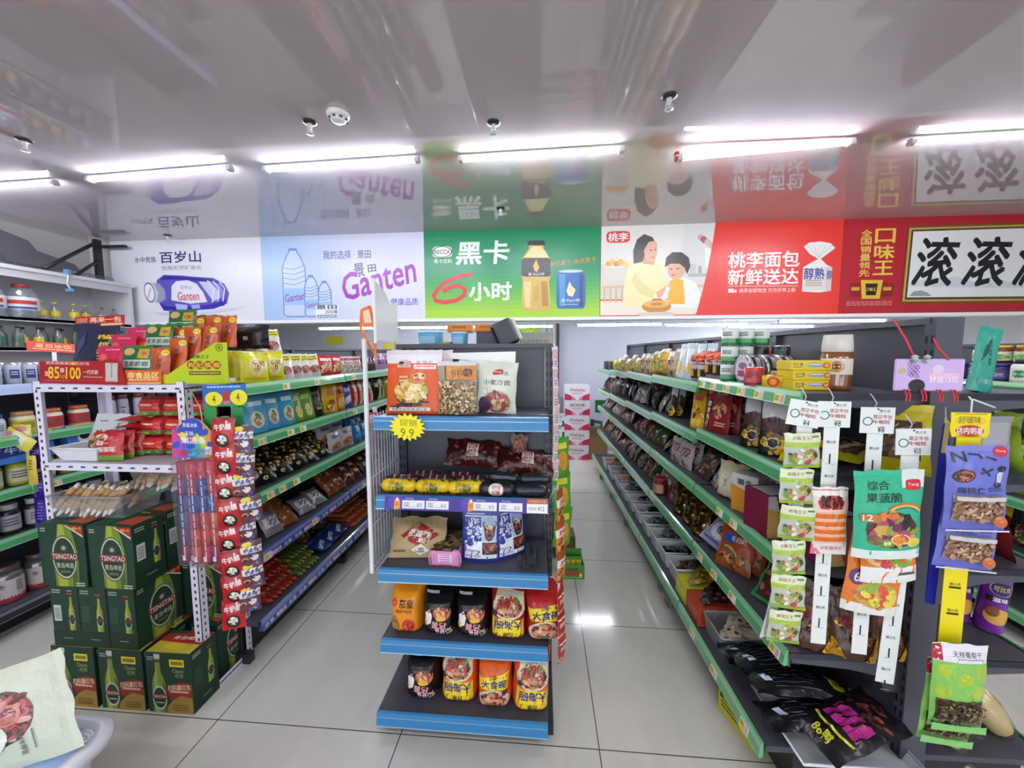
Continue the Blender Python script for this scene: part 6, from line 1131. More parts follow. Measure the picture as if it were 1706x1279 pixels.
put(carton(.13, .09, .045, '#e0c024', lambda a: a.rect(.2, .3, .8, .7, '#d8a81c')), 'sardine_tin_box', '', 'fish tin', '', 0, (1.035, 1.55, 1.437), (0, 0, .05), lab='yellow box standing behind the honey jar')
m = MB().lathe([(.040, 0), (.044, .004), (.044, .044), (.040, .048)], ['o#d8b85c', 's#dfb824', 'o#d8b85c'], 22); cyl_art(m, .0445, .004, .040, lambda a: (a.ell(.45, .5, .12, .44, '#c8402c'), a.ell(.45, .5, .07, .28, '#e8a02c'), a.rect(.6, .3, .75, .7, '#3a6a9c')), 4); put(m.mesh(), 'fish_tin', '', 'fish tin', '', 0, (.875, 1.50, 1.437), (0, 0, -.5), lab='low round yellow fish tin at the rail before the sardine boxes')
for k, x in enumerate((.855, .915, .972)):
    r = thing('round_tin', 'round black tin on edge, '+('nearest the aisle', 'middle of three', 'nearest the sardine boxes')[k]+', long run top shelf', 'tin', (x, 1.655, 1.437+.062), (0, 0, .12), 'round tins on edge')
    m = MB(); m.lathe([(.056, -.025), (.062, -.022), (.062, .022), (.056, .025)], ['o#c9c9cc', 's#1d1b22', 'o#c9c9cc'], 28, axis='x'); A = Art(.13, .044)
    A.rect(.0, .0, 1, .05, '#d8d8da'); A.rect(0, .95, 1, 1, '#d8d8da'); A.rect(.52, .16, .98, .84, '#e8e4e6'); A.txt('茄汁', .74, .5, .4, '#c8466c', .04, .3); A.bars(.1, .7, .34, .06, 4, '#c9c4c8', k)
    A.apply(m, lambda x, y, e: ((y-.022)*1.0, -(.0625+e)*math.sin(2.6-x/.0625), (.0625+e)*math.cos(2.6-x/.0625)*-1), .012, eps=.0006); m.build('body', r)
    A = Art(.1, .1); A.ell(.5, .5, .46, .46, '#d9c8d8', 28); A.rect(.2, .2, .8, .45, '#b83a6c'); A.ell(.5, .65, .28, .14, '#8c6a8c'); m = MB(); A.apply(m, flat((-.0255, .05, -.05), (0, -1, 0), (0, 0, 1)), eps=.0004); m.build('end_label', r)
def tincan(c1, c2, r_=.034, h=.08):
    m = MB().lathe([(r_*.93, 0), (r_, .003), (r_, h*.42), (r_, h*.96), (r_*.93, h)], ['o#c9ccd0', 's'+c1, 's'+c2, 'o#c9ccd0'], 18); cyl_art(m, r_*1.01, h*.1, h*.8, lambda a: (a.rect(.1, .1, .9, .4, mix(c1, '#ffffff', .3)), a.bars(.2, .75, .5, .08, 2, '#5a6a5a')), 2.4); return m.mesh()
gc = tincan('#2f8a44', '#dfe4e0'); pc = tincan('#5a3a6c', '#2c2438'); bcn = tincan('#2c3a78', '#d8dce8')
for row, (meshes) in enumerate(((gc, bcn, bcn), (gc, gc, pc), (gc, gc, gc))):
    for k in range(3): put(meshes[k], 'food_tin', '', 'tin', '', 0, (.845+k*.072, 1.80+.01*k, 1.437+row*.0805), (0, 0, -.7), 'stacked food tins', lab=f'{("green", "green", "green") [0] if meshes[k] is gc else ("dark purple" if meshes[k] is pc else "blue")} food tin, {("lowest", "middle", "topmost")[row]} row, {("aisle column", "centre column", "panel column")[k]} of the tin stack')
put(tincan('#a8242c', '#c83a3c', .033, .075), 'food_tin', '', 'tin', '', 0, (.84, 1.585, 1.437), (0, 0, -.5), lab='single red food tin at the rail beside the round tins'); put(pc, 'food_tin', '', 'tin', '', 0, (1.03, 1.74, 1.437), (0, 0, -.5), lab='dark purple food tin lowest beside the panel'); put(pc, 'food_tin', '', 'tin', '', 0, (1.03, 1.74, 1.5175), (0, 0, -.5), lab='dark purple food tin on top beside the panel')
cupm = MB().lathe([(.030, 0), (.040, .095), (.042, .1)], ['s#e4e0dc', 's#c8402c'], 16); cyl_art(cupm, .0365, .02, .06, lambda a: (a.rect(0, 0, 1, 1, '#2a2026'), a.rect(.3, .2, .7, .8, '#e0a02c')), 2.4); cupm = cupm.mesh()
for k in range(4):
    for q in range(2): rput(cupm, 'noodle_cup', 'noodle cup', 'noodle cup', 0, .66+k*.088, .05+q*.09, level='behind' if q else '', group='noodle cups')
for k in range(2): put(pack(.19, .06, .17, '#c8331f', lambda a: a.blobs(3, 14, .5, .5, .45, .4, .16, ['#e0683c', '#a82418', '#f0a080'], 1.6), 'brick', 90+k, amp=.004), 'shrink_wrap', '', 'wrapped pack', '', 0, rp(.70+k*.18, .095, zr(0, .8)+.108), (0, 0, RZ), lab=('red shrink wrap pack lying on the nearer noodle cups', 'red shrink wrap pack lying on the farther noodle cups')[k])
M_rg2 = pack(.11, .16, .06, '#a8241c', lambda a: (a.rect(.2, .3, .8, .7, '#d8a02c'), a.rect(.3, .75, .7, .9, '#e0b84c')), 'doy', 92)
for k in range(3): rfile(M_rg2, 'red and gold bag', 0, .66+k*.13, 1, s0=.24)
cn = pack(.15, .19, .09, '#c9a43c', lambda a: (a.blobs(5, 90, .5, .45, .46, .42, .035, ['#e0c050', '#a8802c', '#d8b03c', '#7a5a24'], 1.3, True), a.rect(.1, .2, .45, .55, '#7ac03c'), a.rect(0, .86, 1, 1, '#d8d8d4')), 'brick', 93, nu=8, nv=9)
cl = pack(.10, .22, .05, '#c8d4da', lambda a: (a.ell(.5, .3, .34, .18, '#d8b04c'), a.rect(.2, .6, .8, .85, '#e8eef2')), 'doy', 94, nu=8, nv=9); cw = pack(.13, .17, .07, '#b8a894', lambda a: (a.blobs(6, 40, .5, .4, .42, .34, .05, ['#8c5a34', '#d8c8a8', '#5a3420', '#c89a5c', '#e8e0d0'], 1.4), a.poly([(.2, .8), (.8, .8), (.6, 1), (.4, 1)], '#dcdcd8')), 'pillow', 95, nu=8, nv=9, amp=.004); yw = pack(.14, .13, .07, '#c8b42c', lambda a: (a.blobs(7, 20, .5, .4, .4, .3, .07, ['#e8dc5c', '#8c7a1c', '#f0e8a0'], 1.4),), 'pillow', 96, nu=8, nv=9, amp=.004)
for d, me, n in ((1.08, cl, 'clear pale bag'), (1.22, cl, 'clear pale bag'), (1.36, cw, 'clear nut bag'), (1.52, cn, 'corn kernel bag'), (1.69, cn, 'corn kernel bag'), (1.88, cw, 'clear nut bag'), (2.04, cw, 'clear nut bag'), (2.2, yw, 'yellow snack bag'), (2.37, cw, 'clear nut bag'), (2.55, yw, 'yellow snack bag'), (2.75, cw, 'clear nut bag'), (2.95, yw, 'yellow snack bag'), (3.15, yw, 'yellow snack bag')): rfile(me, n, 0, d, 2, .11, s0=.06)
for k in range(2): rput(carton(.22, .2, .10, '#2c2228', lambda a: [a.rect(.06+.24*j, .1, .24+.24*j, .9, '#4a3a3c') for j in range(4)]), 'snack_basket', 'dark snack basket', 'basket', 0, 3.4+k*.26, .14)
# --- second shelf
def redp(a): a.rect(.03, .06, .3, .72, '#5a1a24'); a.vtxt('食食良仔', .16, .70, .08, '#e8dcd4', .02, .18); a.ell(.66, .52, .24, .15, '#c88a5c'); a.blobs(4, 20, .64, .5, .22, .16, .035, ['#8c4a30', '#d8a070', '#5a2c20'], 2.2); a.rect(.05, .84, .22, .95, '#a8a04c'); a.txt('大刀肉', .6, .88, .07, '#e0c8b8', .02, .4); a.bars(.55, .2, .35, .03, 2, '#e0c0a8')
M_rp = pack(.165, .225, .045, '#8c1f28', redp, 'doy', 97); M_yp = pack(.12, .225, .045, '#d8a41c', lambda a: (a.blobs(5, 24, .5, .35, .42, .3, .05, ['#8c4a1c', '#e8c850', '#c8701c', '#5a2c14'], 1.6), a.rect(.2, .72, .8, .84, '#c8342c')), 'doy', 98); M_bp = pack(.10, .235, .04, '#1c1a1c', lambda a: (a.rect(.05, .6, .95, .92, '#c9c8cc'), a.poly([(.05, .6), (.5, .66), (.95, .6), (.95, .4), (.05, .4)], '#4a2420'), a.blobs(6, 26, .5, .2, .44, .18, .035, ['#e0b82c', '#8c6a1c', '#d8a41c'], 1.5), a.ell(.5, .22, .2, .09, '#1c1a1c'), a.ring(.5, .22, .2, .09, .15, '#e8e4d8')), 'doy', 99)
rfile(M_bp, 'black yellow seed pouch', 1, .24, 3, .07, yaw=.95); rfile(M_bp, 'black yellow seed pouch', 1, .38, 3, .07, yaw=.8)
rfile(M_rp, 'dark red meat snack pouch', 1, .70, 4, .05, yaw=.35); rfile(M_yp, 'yellow meat snack pouch', 1, .93, 4, .05, yaw=.2); rfile(M_bp, 'black yellow seed pouch', 1, 1.32, 2, .05)
yb_ = pack(.15, .22, .05, '#c8bc1e', lambda a: (a.rect(.15, .2, .85, .75, '#4a3424'), a.blobs(8, 14, .5, .48, .3, .25, .05, ['#8c6a4c', '#c8b08c', '#6a4a34'], 2.6), a.rect(0, .9, 1, 1, '#d8cc3c')), 'pillow', 100)
for k, (d, s, rt) in enumerate(((.06, .05, lie(.9, .1)), (.13, .20, lie(.5, .2)), (-.02, .28, (-.25, 0, .9)))): o = put(yb_, 'snack_bag', '', 'snack bag', '', 0, rp(d, s, 1.187), (rt[0], rt[1], rt[2]+RZ), 'yellow bags', lab=('yellow bag of brown snacks lying over the second shelf edge', 'yellow bag of brown snacks lying farther in on the second shelf', 'yellow green bag propped behind the hanging green pouches')[k])
blk = pack(.145, .165, .05, '#1c191a', lambda a: (a.blobs(9, 10, .5, .5, .4, .35, .07, ['#3a3436', '#2a2426', '#54494a'], 1.6),), 'pillow', 101, nu=9, nv=10, amp=.004); blk2 = pack(.145, .165, .05, '#4a3630', lambda a: (a.blobs(10, 14, .5, .45, .4, .35, .05, ['#8a6454', '#4a3430', '#b8a498'], 1.6), a.rect(.3, .7, .7, .85, '#a89890')), 'pillow', 102, nu=9, nv=10, amp=.004); brn = pack(.145, .165, .05, '#6a4232', lambda a: (a.blobs(11, 16, .5, .5, .42, .36, .055, ['#94604c', '#3c241c', '#c8b09c', '#b0785c'], 1.6),), 'pillow', 103, nu=9, nv=10, amp=.004); slv = pack(.145, .165, .045, '#857c78', lambda a: (a.blobs(12, 14, .5, .5, .42, .36, .06, ['#cfc8c0', '#54443c', '#a89c94', '#e6e2de'], 1.6),), 'pillow', 104, nu=9, nv=10, amp=.004); redv = pack(.145, .165, .045, '#6a1c20', lambda a: (a.blobs(13, 12, .5, .5, .42, .36, .06, ['#a8343a', '#3a1014', '#c87a70'], 1.6),), 'pillow', 105, nu=9, nv=10, amp=.004); grnv = pack(.145, .165, .045, '#46502c', lambda a: (a.blobs(14, 18, .5, .5, .42, .36, .05, ['#5a7a34', '#8ca85c', '#d8dcc0', '#3a2c20'], 1.6),), 'pillow', 106, nu=9, nv=10, amp=.004); whv = pack(.14, .16, .05, '#b8b0b0', lambda a: (a.rect(.15, .45, .85, .8, '#8c4a5c'), a.blobs(15, 10, .5, .25, .36, .18, .06, ['#d8c8b8', '#6a5048'], 1.5)), 'pillow', 107, nu=9, nv=10, amp=.004)
NM = {id(blk): 'black vacuum pack', id(blk2): 'dark brown vacuum pack', id(brn): 'brown vacuum pack', id(slv): 'silver grey vacuum pack', id(redv): 'dark red vacuum pack', id(grnv): 'green flecked vacuum pack', id(whv): 'pale plum labelled pack'}
def heap(si, d0, d1, step, seq, lean=-.7, s0=.07, deep=2):
    R = random.Random(si*17+int(d0*10)); d = d0; i = 0
    while d < d1:
        me = seq[i % len(seq)]
        for k in range(deep): rput(me, 'vacuum_pack', NM[id(me)], 'vacuum pack', si, d, s0+k*.14, (lean*.75+R.uniform(-.3, .25), R.uniform(-.2, .2), R.uniform(-.4, .4)), .012+.03*k, 'behind' if k else '')
        d += step; i += 1
heap(1, 1.48, 3.2, .15, [blk, slv, blk, blk2, slv, slv], lean=-.45); heap(1, 3.2, 3.85, .16, [redv, blk, brn])
for k in range(3): rput(MB().lathe([(.035, 0), (.04, .005), (.04, .11), (.035, .115)], ['s#8a8478', 's#6a6458', 's#a8a49a'], 14).mesh(), 'food_canister', 'grey food canister', 'canister', 1, 2.95+k*.1, .05)
# --- third shelf
def burg(a): a.ell(.5, .3, .44, .26, '#d8a84c'); a.blobs(7, 16, .5, .3, .38, .2, .07, ['#e8c468', '#c88a34', '#f0d890'], 1.4); a.poly([(.1, .55), (.9, .62), (.9, .95), (.1, .95)], '#e6e2e6'); a.rect(.2, .7, .5, .8, '#a83a5c')
M_bg = carton(.16, .13, .165, '#7c1f40', lambda a: (a.poly([(0, 0), (.55, 0), (.3, .6), (0, .75)], '#d8b05c'), a.poly([(0, .72), (.3, .62), (.2, 1), (0, 1)], '#dcd4d8')), lambda a: (a.ring(.5, .78, .12, .1, .15, '#d8a8b8'), a.txt('POTATO', .5, .55, .07, '#e0b8c4', .01, .4), a.txt('农土儿', .5, .40, .14, '#f0d0da', .02, .6), a.bars(.3, .22, .4, .03, 2, '#c8809c')), lambda a: a.rect(.1, .1, .9, .9, '#c9c0c8'), mk='f')
for k, (d, s, l) in enumerate(((.25, .08, 'burgundy potato snack box at the near end of the third shelf'), (.06, .14, 'burgundy potato snack box half hidden behind the green candy strip'), (.25, .25, 'burgundy potato snack box in the back of the third shelf'))): put(M_bg, 'snack_box', '', 'snack box', '', 0, rp(d, s, .861), (0, 0, PI/2+.35+RZ-.2), 'burgundy boxes', lab=l)
M_wo = carton(.11, .09, .17, '#d8d4d0', lambda a: (a.poly([(0, 0), (1, 0), (1, .5), (0, .7)], '#d8922c'), a.txt('薯条', .5, .8, .16, '#3a3a40', .03, .6)), lambda a: (a.rect(0, 0, 1, .5, '#c8801c'),), None)
put(M_wo, 'snack_box', '', 'snack box', '', 0, rp(.44, .09, .861), (0, 0, RZ+.6), lab='white and orange snack box between cream sack and burgundy box'); put(M_wo, 'snack_box', '', 'snack box', '', 0, rp(.44, .2, .861), (0, 0, RZ+.5), lab='white and orange snack box behind its twin on third shelf')
M_cr = pack(.15, .18, .09, '#cfc3a0', lambda a: (a.rect(.2, .3, .7, .75, '#ded8c4'), a.vtxt('江米条', .42, .72, .34, '#5a5470', .01, .14)), 'brick', 108, mk='p', amp=.004)
put(M_cr, 'flour_sack', '', 'food bag', '', 0, rp(.58, .09, .861), (0, .05, RZ+.5), lab='cream paper sack on the third shelf of the long run'); put(M_cr, 'flour_sack', '', 'food bag', '', 0, rp(.58, .22, .861), (0, -.1, RZ+.2), lab='cream paper sack standing behind the front cream sack')
heap(2, .74, 1.02, .15, [slv, blk2, grnv], lean=-.7, deep=3); rfile(whv, 'pale plum labelled pack', 2, 1.08, 2); rfile(whv, 'pale plum labelled pack', 2, 1.22, 2)
rput(carton(.16, .14, .05, '#4a2c24', lambda a: a.rect(.1, .2, .9, .8, '#6a4434')), 'food_tray', 'brown food tray', 'tray', 2, 1.42, .2); rput(carton(.16, .14, .05, '#4a2c24', lambda a: a.rect(.1, .2, .9, .8, '#6a4434')), 'food_tray', 'brown food tray', 'tray', 2, 1.42, .2, dz=.052, level='stacked on top')
heap(2, 1.36, 2.0, .15, [grnv, brn, grnv], lean=-.8); heap(2, 2.0, 3.0, .15, [redv, brn, redv, slv]); heap(2, 3.0, 3.85, .16, [slv, whv, slv, brn])
# --- fourth shelf
M_gold = pack(.15, .22, .07, '#4a2614', lambda a: (a.blobs(16, 22, .5, .55, .42, .36, .05, ['#6a3a1c', '#3a1810', '#8c5a24', 'o#c8902c', '#5a2a18'], 1.5), a.rect(.2, .45, .8, .6, '#7c1f2c'), a.poly([(0, 0), (.34, 0), (.05, .3)], 'o#c8942c'), a.poly([(.7, 0), (.95, 0), (1, .45), (.88, .3)], 'o#c8942c')), 'doy', 109, amp=.005)
for k, (d, s, yw_, l) in enumerate(((.04, .09, 1.2, 'gold foil bag slumped at the near end under the candy strip'), (.0, .20, 1.3, 'gold foil bag behind the white strips on the fourth shelf'), (.01, .31, 1.4, 'gold foil bag nearest the upright on the fourth shelf'))): put(M_gold, 'foil_bag', '', 'foil bag', '', 0, rp(d, s, .542), (-.2, .05, RZ+yw_), 'gold bags', lab=l)
M_ge = pack(.16, .18, .05, '#54221c', lambda a: (a.blobs(17, 24, .5, .45, .4, .36, .05, ['#7c3a2c', '#3a1814', '#a06a54'], 1.5), a.rect(0, 0, .08, 1, '#1f8a4a'), a.rect(.92, 0, 1, 1, '#1f8a4a'), a.rect(0, .9, 1, 1, '#1f8a4a'), a.rect(0, 0, 1, .08, '#1f8a4a')), 'pillow', 110, amp=.004)
for k, (d, s) in enumerate(((.24, .08), (.30, .2))): put(M_ge, 'snack_bag', '', 'snack bag', '', 0, rp(d, s, .545), (-.6, .1, RZ+.5), lab=('green edged dark red bag at the front of the fourth shelf', 'green edged dark red bag farther in on the fourth shelf')[k])
M_ow = pack(.17, .20, .06, '#a8481c', lambda a: (a.rect(.05, .05, .95, .4, '#8c5a34'), a.blobs(18, 30, .5, .22, .42, .16, .04, ['#6a3420', '#c8a070', '#b8602c'], 1.8), [a.ring(.35, .28, .26+.03*j, .2+.02*j, .1, c, a0=.2, a1=2) for j, c in enumerate(('#3a7ac8', '#4aa84a', '#e0d03c'))], a.ell(.36, .70, .2, .12, '#2c54a8'), a.txt('老奶奶', .6, .72, .12, '#e8e0d0', .03, .4)), 'pillow', 111, amp=.004)
rfile(M_ow, 'orange rainbow snack pack', 3, .50, 2, yaw=.6, lean=-.35, dz=.006); M_pv = pack(.15, .19, .04, '#8c88a8', lambda a: (a.ell(.5, .5, .38, .3, '#c9c8d8'), a.ell(.5, .5, .2, .18, '#3a3458'), a.rect(.1, .1, .9, .16, '#54507c')), 'pillow', 112)
put(M_pv, 'snack_bag', '', 'snack bag', '', 0, rp(.68, .04, .575), (-.9, .3, RZ+.5), lab='grey violet bag leaning over the fourth rail of long run'); rfile(pack(.12, .14, .05, '#d8a41c', None, 'pillow', 113), 'yellow snack bag', 3, .62, 1, s0=.12)
M_gb = pack(.13, .20, .06, '#6a4a1c', lambda a: (a.blobs(19, 30, .5, .5, .42, .4, .045, ['#a8803c', '#3a2410', '#c8a04c', '#d8c08c'], 1.5),), 'doy', 114, mk='o', amp=.004)
rfile(M_gb, 'gold brown pouch', 3, .84, 2, yaw=.3); rfile(M_gb, 'gold brown pouch', 3, .98, 2, yaw=.3); rfile(M_gb, 'gold brown pouch', 3, 1.12, 2, yaw=.3); heap(3, 1.26, 1.7, .15, [brn, redv, slv], lean=-.4); rput(jar(.05, .12, 's#7a1f24', 's#b8303a', '#c8a07c'), 'jar', 'dark red jar', 'jar', 3, 1.5, .05)
heap(3, 1.75, 2.3, .15, [grnv, brn, blk2], lean=-.7); heap(3, 2.3, 3.1, .15, [brn, slv, blk2, redv], lean=-.8); heap(3, 3.1, 3.85, .15, [grnv, brn, grnv], lean=-.9)
# --- lowest shelf: vacuum sausages, trays and baskets
def blackbag(a, c): a.rect(.30, .08, .70, .22, c); a.ell(.24, .15, .035, .08, c); a.txt('黑鸭', .5, .15, .09, '#16161a', .02, .3); [a.line([(.12+.1*j, .35+.02*(j % 3)), (.16+.1*j, .80)], .006, '#54545c') for j in range(8)]; a.poly([(.3, .80), (.55, .84), (.58, .90), (.33, .87)], '#b8c8dc')
for k, (d, s, z, rz, c, l) in enumerate(((.30, .015, .20, -.05, '#d8d02c', 'black duck neck pack with yellow print, farthest of the heap'), (.20, .06, .20, .05, '#c0308c', 'black duck neck pack with pink print, middle of the heap'), (.13, .03, .24, -.02, '#d8d02c', 'black duck neck pack with yellow print, on top of the heap'), (.06, .03, .19, .05, '#2a2a30', 'plain black duck neck pack at the heap edge'), (.26, .02, .24, .1, '#5a2c5c', 'black duck neck pack lying highest beside the clear tray'))):
    put(pack(.135, .36, .085, '#17171b', lambda a, c=c: blackbag(a, c), 'pillow', 120+k, amp=.005), 'meat_pack', '', 'vacuum pack', '', 0, rp(d, s+.28, z+.06), (lambda e: (e[0], e[1], e[2]+RZ))(lie(PI+rz, .05, .1)), 'black duck neck packs', lab=l)
def pinkbag(a): a.rect(.18, .34, .86, .62, '#c0308c'); [a.line([(.18+.17*j, .34), (.18+.17*j, .62)], .01, '#7a1c5c') for j in range(1, 4)]; a.line([(.18, .48), (.86, .48)], .01, '#7a1c5c'); a.line([(.12, .30), (.3, .26), (.7, .26), (.9, .30)], .03, '#d8d83c'); a.txt('86鸭', .5, .15, .12, '#d8d83c', .04, .34); a.blobs(5, 22, .5, .80, .4, .15, .03, ['#5a2c28', '#8c4a40', '#3a1c1c'], 2)
put(pack(.17, .30, .06, '#1b191d', pinkbag, 'pillow', 126, amp=.004), 'meat_pack', '', 'vacuum pack', '', 0, (.90, 1.245, .275), lie(-1.3, .22, .1), 'black duck neck packs', lab='black pack with a large pink panel lying on the white tray')
r = thing('tray', 'white plastic tray on the lowest shelf under black packs', 'tray', rp(.07, .20, .192), (0, 0, RZ)); m = MB(); b = [(-.13, -.17, 0), (.13, -.17, 0), (.13, .17, 0), (-.13, .17, 0)]; t = [(-.15, -.19, .03), (.15, -.19, .03), (.15, .19, .03), (-.15, .19, .03)]
m.add(b+t, [(3, 2, 1, 0)]+[(i, (i+1) % 4, (i+1) % 4+4, i+4) for i in range(4)], 's#dfe2e4'); m.build('pan', r); MB().tube(t+[t[0]], .005, 's#e8eaec', 6).build('rim', r)
def basket(label, d, kind, contents, w=.15, dp=.31, h=.10):
    r = thing('basket', label, 'basket', rp(d, .12, .192), (0, 0, RZ), 'baskets on the lowest shelf'); b = [(-w*.43, -dp*.45, 0), (w*.43, -dp*.45, 0), (w*.43, dp*.45, 0), (-w*.43, dp*.45, 0)]; t = [(-w/2, -dp/2, h), (w/2, -dp/2, h), (w/2, dp/2, h), (-w/2, dp/2, h)]; m = MB()
    m.add(b+t, [(3, 2, 1, 0)]+[(i, (i+1) % 4, (i+1) % 4+4, i+4) for i in range(4)], kind); m.add([(x*.94, y*.94, z+.003) for x, y, z in b]+[(x*.96, y*.97, z) for x, y, z in t], [(0, 1, 2, 3)]+[(i+4, (i+1) % 4+4, (i+1) % 4, i) for i in range(4)], kind)
    if kind == 's#d9dcde':
        for s in (-1, 1):
            for q in range(11):
                for zz in (.3, .5, .7): m.box(s*w*(.43+.07*zz)-.0015, -dp*.40+q*dp*.08-.004, h*zz-.004, s*w*(.43+.07*zz)+.0015, -dp*.40+q*dp*.08+.004, h*zz+.004, 's#9a9ea2')
        for q in range(5):
            for zz in (.3, .5, .7): m.box(-w*.34+q*w*.17-.004, -dp*(.45+.05*zz)-.0015, h*zz-.004, -w*.34+q*w*.17+.004, -dp*(.45+.05*zz)+.0015, h*zz+.004, 's#9a9ea2')
    m.build('body', r); MB().tube(t+[t[0]], .005, kind if kind[0] != 'g' else 'g#f0f2f4', 6).build('rim', r)
    R = random.Random(int(d*100)); me, name, desc, n = contents
    for k in range(n): put(me, name, desc, 'small pack', '', 0, rp(d+R.uniform(-.3, .3)*w, .12+(k/(n-1)-.5)*dp*.8, .192+h*(.62+.1*(k % 3))), (R.uniform(-1.7, -1.1), R.uniform(-.5, .5), R.uniform(-1.2, 1.2)+RZ), desc+'s in baskets', lab=f'{ORD[k]} {desc} from the rail in its basket')
    return r
def small(base, cols, seed): return pack(.07, .10, .025, base, lambda a: a.blobs(seed, 8, .5, .5, .38, .34, .09, cols, 1.4), 'pillow', seed, nu=7, nv=7, amp=.003)
s_wh = small('#cfc9b0', ['#8c2c2c', '#f0ece0', '#3a2424', '#d8b87c'], 131); s_dk = small('#2c1a20', ['#4a2c34', '#6a4a50', '#1c1014'], 132); s_yl = small('#8c7a1c', ['#d8c83c', '#5a4a14', '#c8a42c'], 133); s_br = small('#5a4030', ['#3a6a2c', '#8c6a4c', '#2c1c14'], 134); s_sl = small('#6a6c74', ['#c0c2c8', '#3a3c44', '#9a9ca4'], 135); s_bk = small('#1f1c1e', ['#3a3638', '#5a5456', '#8c8284'], 136); s_rd = small('#a82430', ['#e8dcd4', '#2c2c34', '#d8606a'], 137); s_or = small('#b8741c', ['#e0b03c', '#6a3414', '#d8942c'], 138)
basket('clear tray of cream and maroon packs beside the black packs', .47, 'g#e6ecee', (s_wh, 'snack_sachet', 'cream and maroon sachet', 14), .19, .31, .10)
put(carton(.15, .32, .10, '#b8432a', lambda a: a.rect(.1, .2, .9, .8, '#c8583c'), lambda a: a.rect(.05, .1, .95, .9, '#a83a24')), 'carton', '', 'carton', '', 0, rp(.66, .11, .192), (0, 0, RZ), lab='open red orange carton of dark packs on the lowest shelf')
for k in range(9): put(s_dk, 'snack_sachet', '', 'small pack', '', 0, rp(.66+.03*((k % 3)-1), -.02+.032*k, .295), (-1.3, .2*((k % 3)-1), RZ+.3*k), 'dark sachets on the red carton', lab=f'{ORD[k]} dark plum sachet from the rail in the red orange carton')
put(carton(.14, .32, .10, '#c9c42c', lambda a: a.rect(.1, .2, .9, .8, '#d8d44c'), lambda a: a.rect(.05, .1, .95, .9, '#b8b424')), 'carton', '', 'carton', '', 0, rp(.82, .11, .192), (0, 0, RZ), lab='open yellow carton of yellow packs on the lowest shelf')
for k in range(9): put(s_yl, 'snack_sachet', '', 'small pack', '', 0, rp(.82+.03*((k % 3)-1), -.02+.032*k, .295), (-1.3, .2*((k % 3)-1), RZ+.3*k), 'yellow sachets on the yellow carton', lab=f'{ORD[k]} olive yellow sachet from the rail in the open yellow carton')
for i, (d, c, n) in enumerate(((1.00, (s_br, 'snack_sachet', 'green brown sachet', 8), 'white slotted basket of green brown packs'), (1.19, (s_bk, 'snack_sachet', 'black sachet', 8), 'white basket of black packs nearest the slotted one'), (1.38, (s_sl, 'snack_sachet', 'silver sachet', 9), 'white basket of silver packs'), (1.60, (s_sl, 'snack_sachet', 'grey sachet', 9), 'white basket of grey packs, second silver one'), (1.82, (s_bk, 'snack_sachet', 'dark sachet', 8), 'white basket of dark packs past the silver ones'), (2.05, (s_bk, 'snack_sachet', 'charcoal sachet', 8), 'white basket of charcoal packs midway along'), (2.30, (s_sl, 'snack_sachet', 'pale silver sachet', 8), 'white basket of pale silver packs midway along'), (2.58, (s_or, 'snack_sachet', 'orange green sachet', 8), 'white basket of orange green packs'), (2.9, (s_rd, 'snack_sachet', 'red white sachet', 8), 'white basket of red white packs near the far end'), (3.25, (s_or, 'snack_sachet', 'amber sachet', 8), 'white basket of amber packs at the far end'))): basket(n+' on the lowest shelf', d, 's#d9dcde', c, .16 if i < 6 else .2)
put(carton(.07, .19, .12, '#c4bf2c', lambda a: a.rect(.1, .1, .9, .9, '#b8b424'), lambda a: (a.rect(.06, .55, .5, .8, '#2a2a20'), a.ell(.75, .5, .12, .3, '#d8cfa0'), a.bars(.1, .4, .5, .08, 2, '#5a5a1c'), a.txt('坚果', .3, .67, .18, '#d8d04c', .02, .3))), 'carton', '', 'carton', '', 0, (.838, 1.55, 0), (0, 0, -PI+.25), lab='yellow green carton on the floor under the lowest green rail')
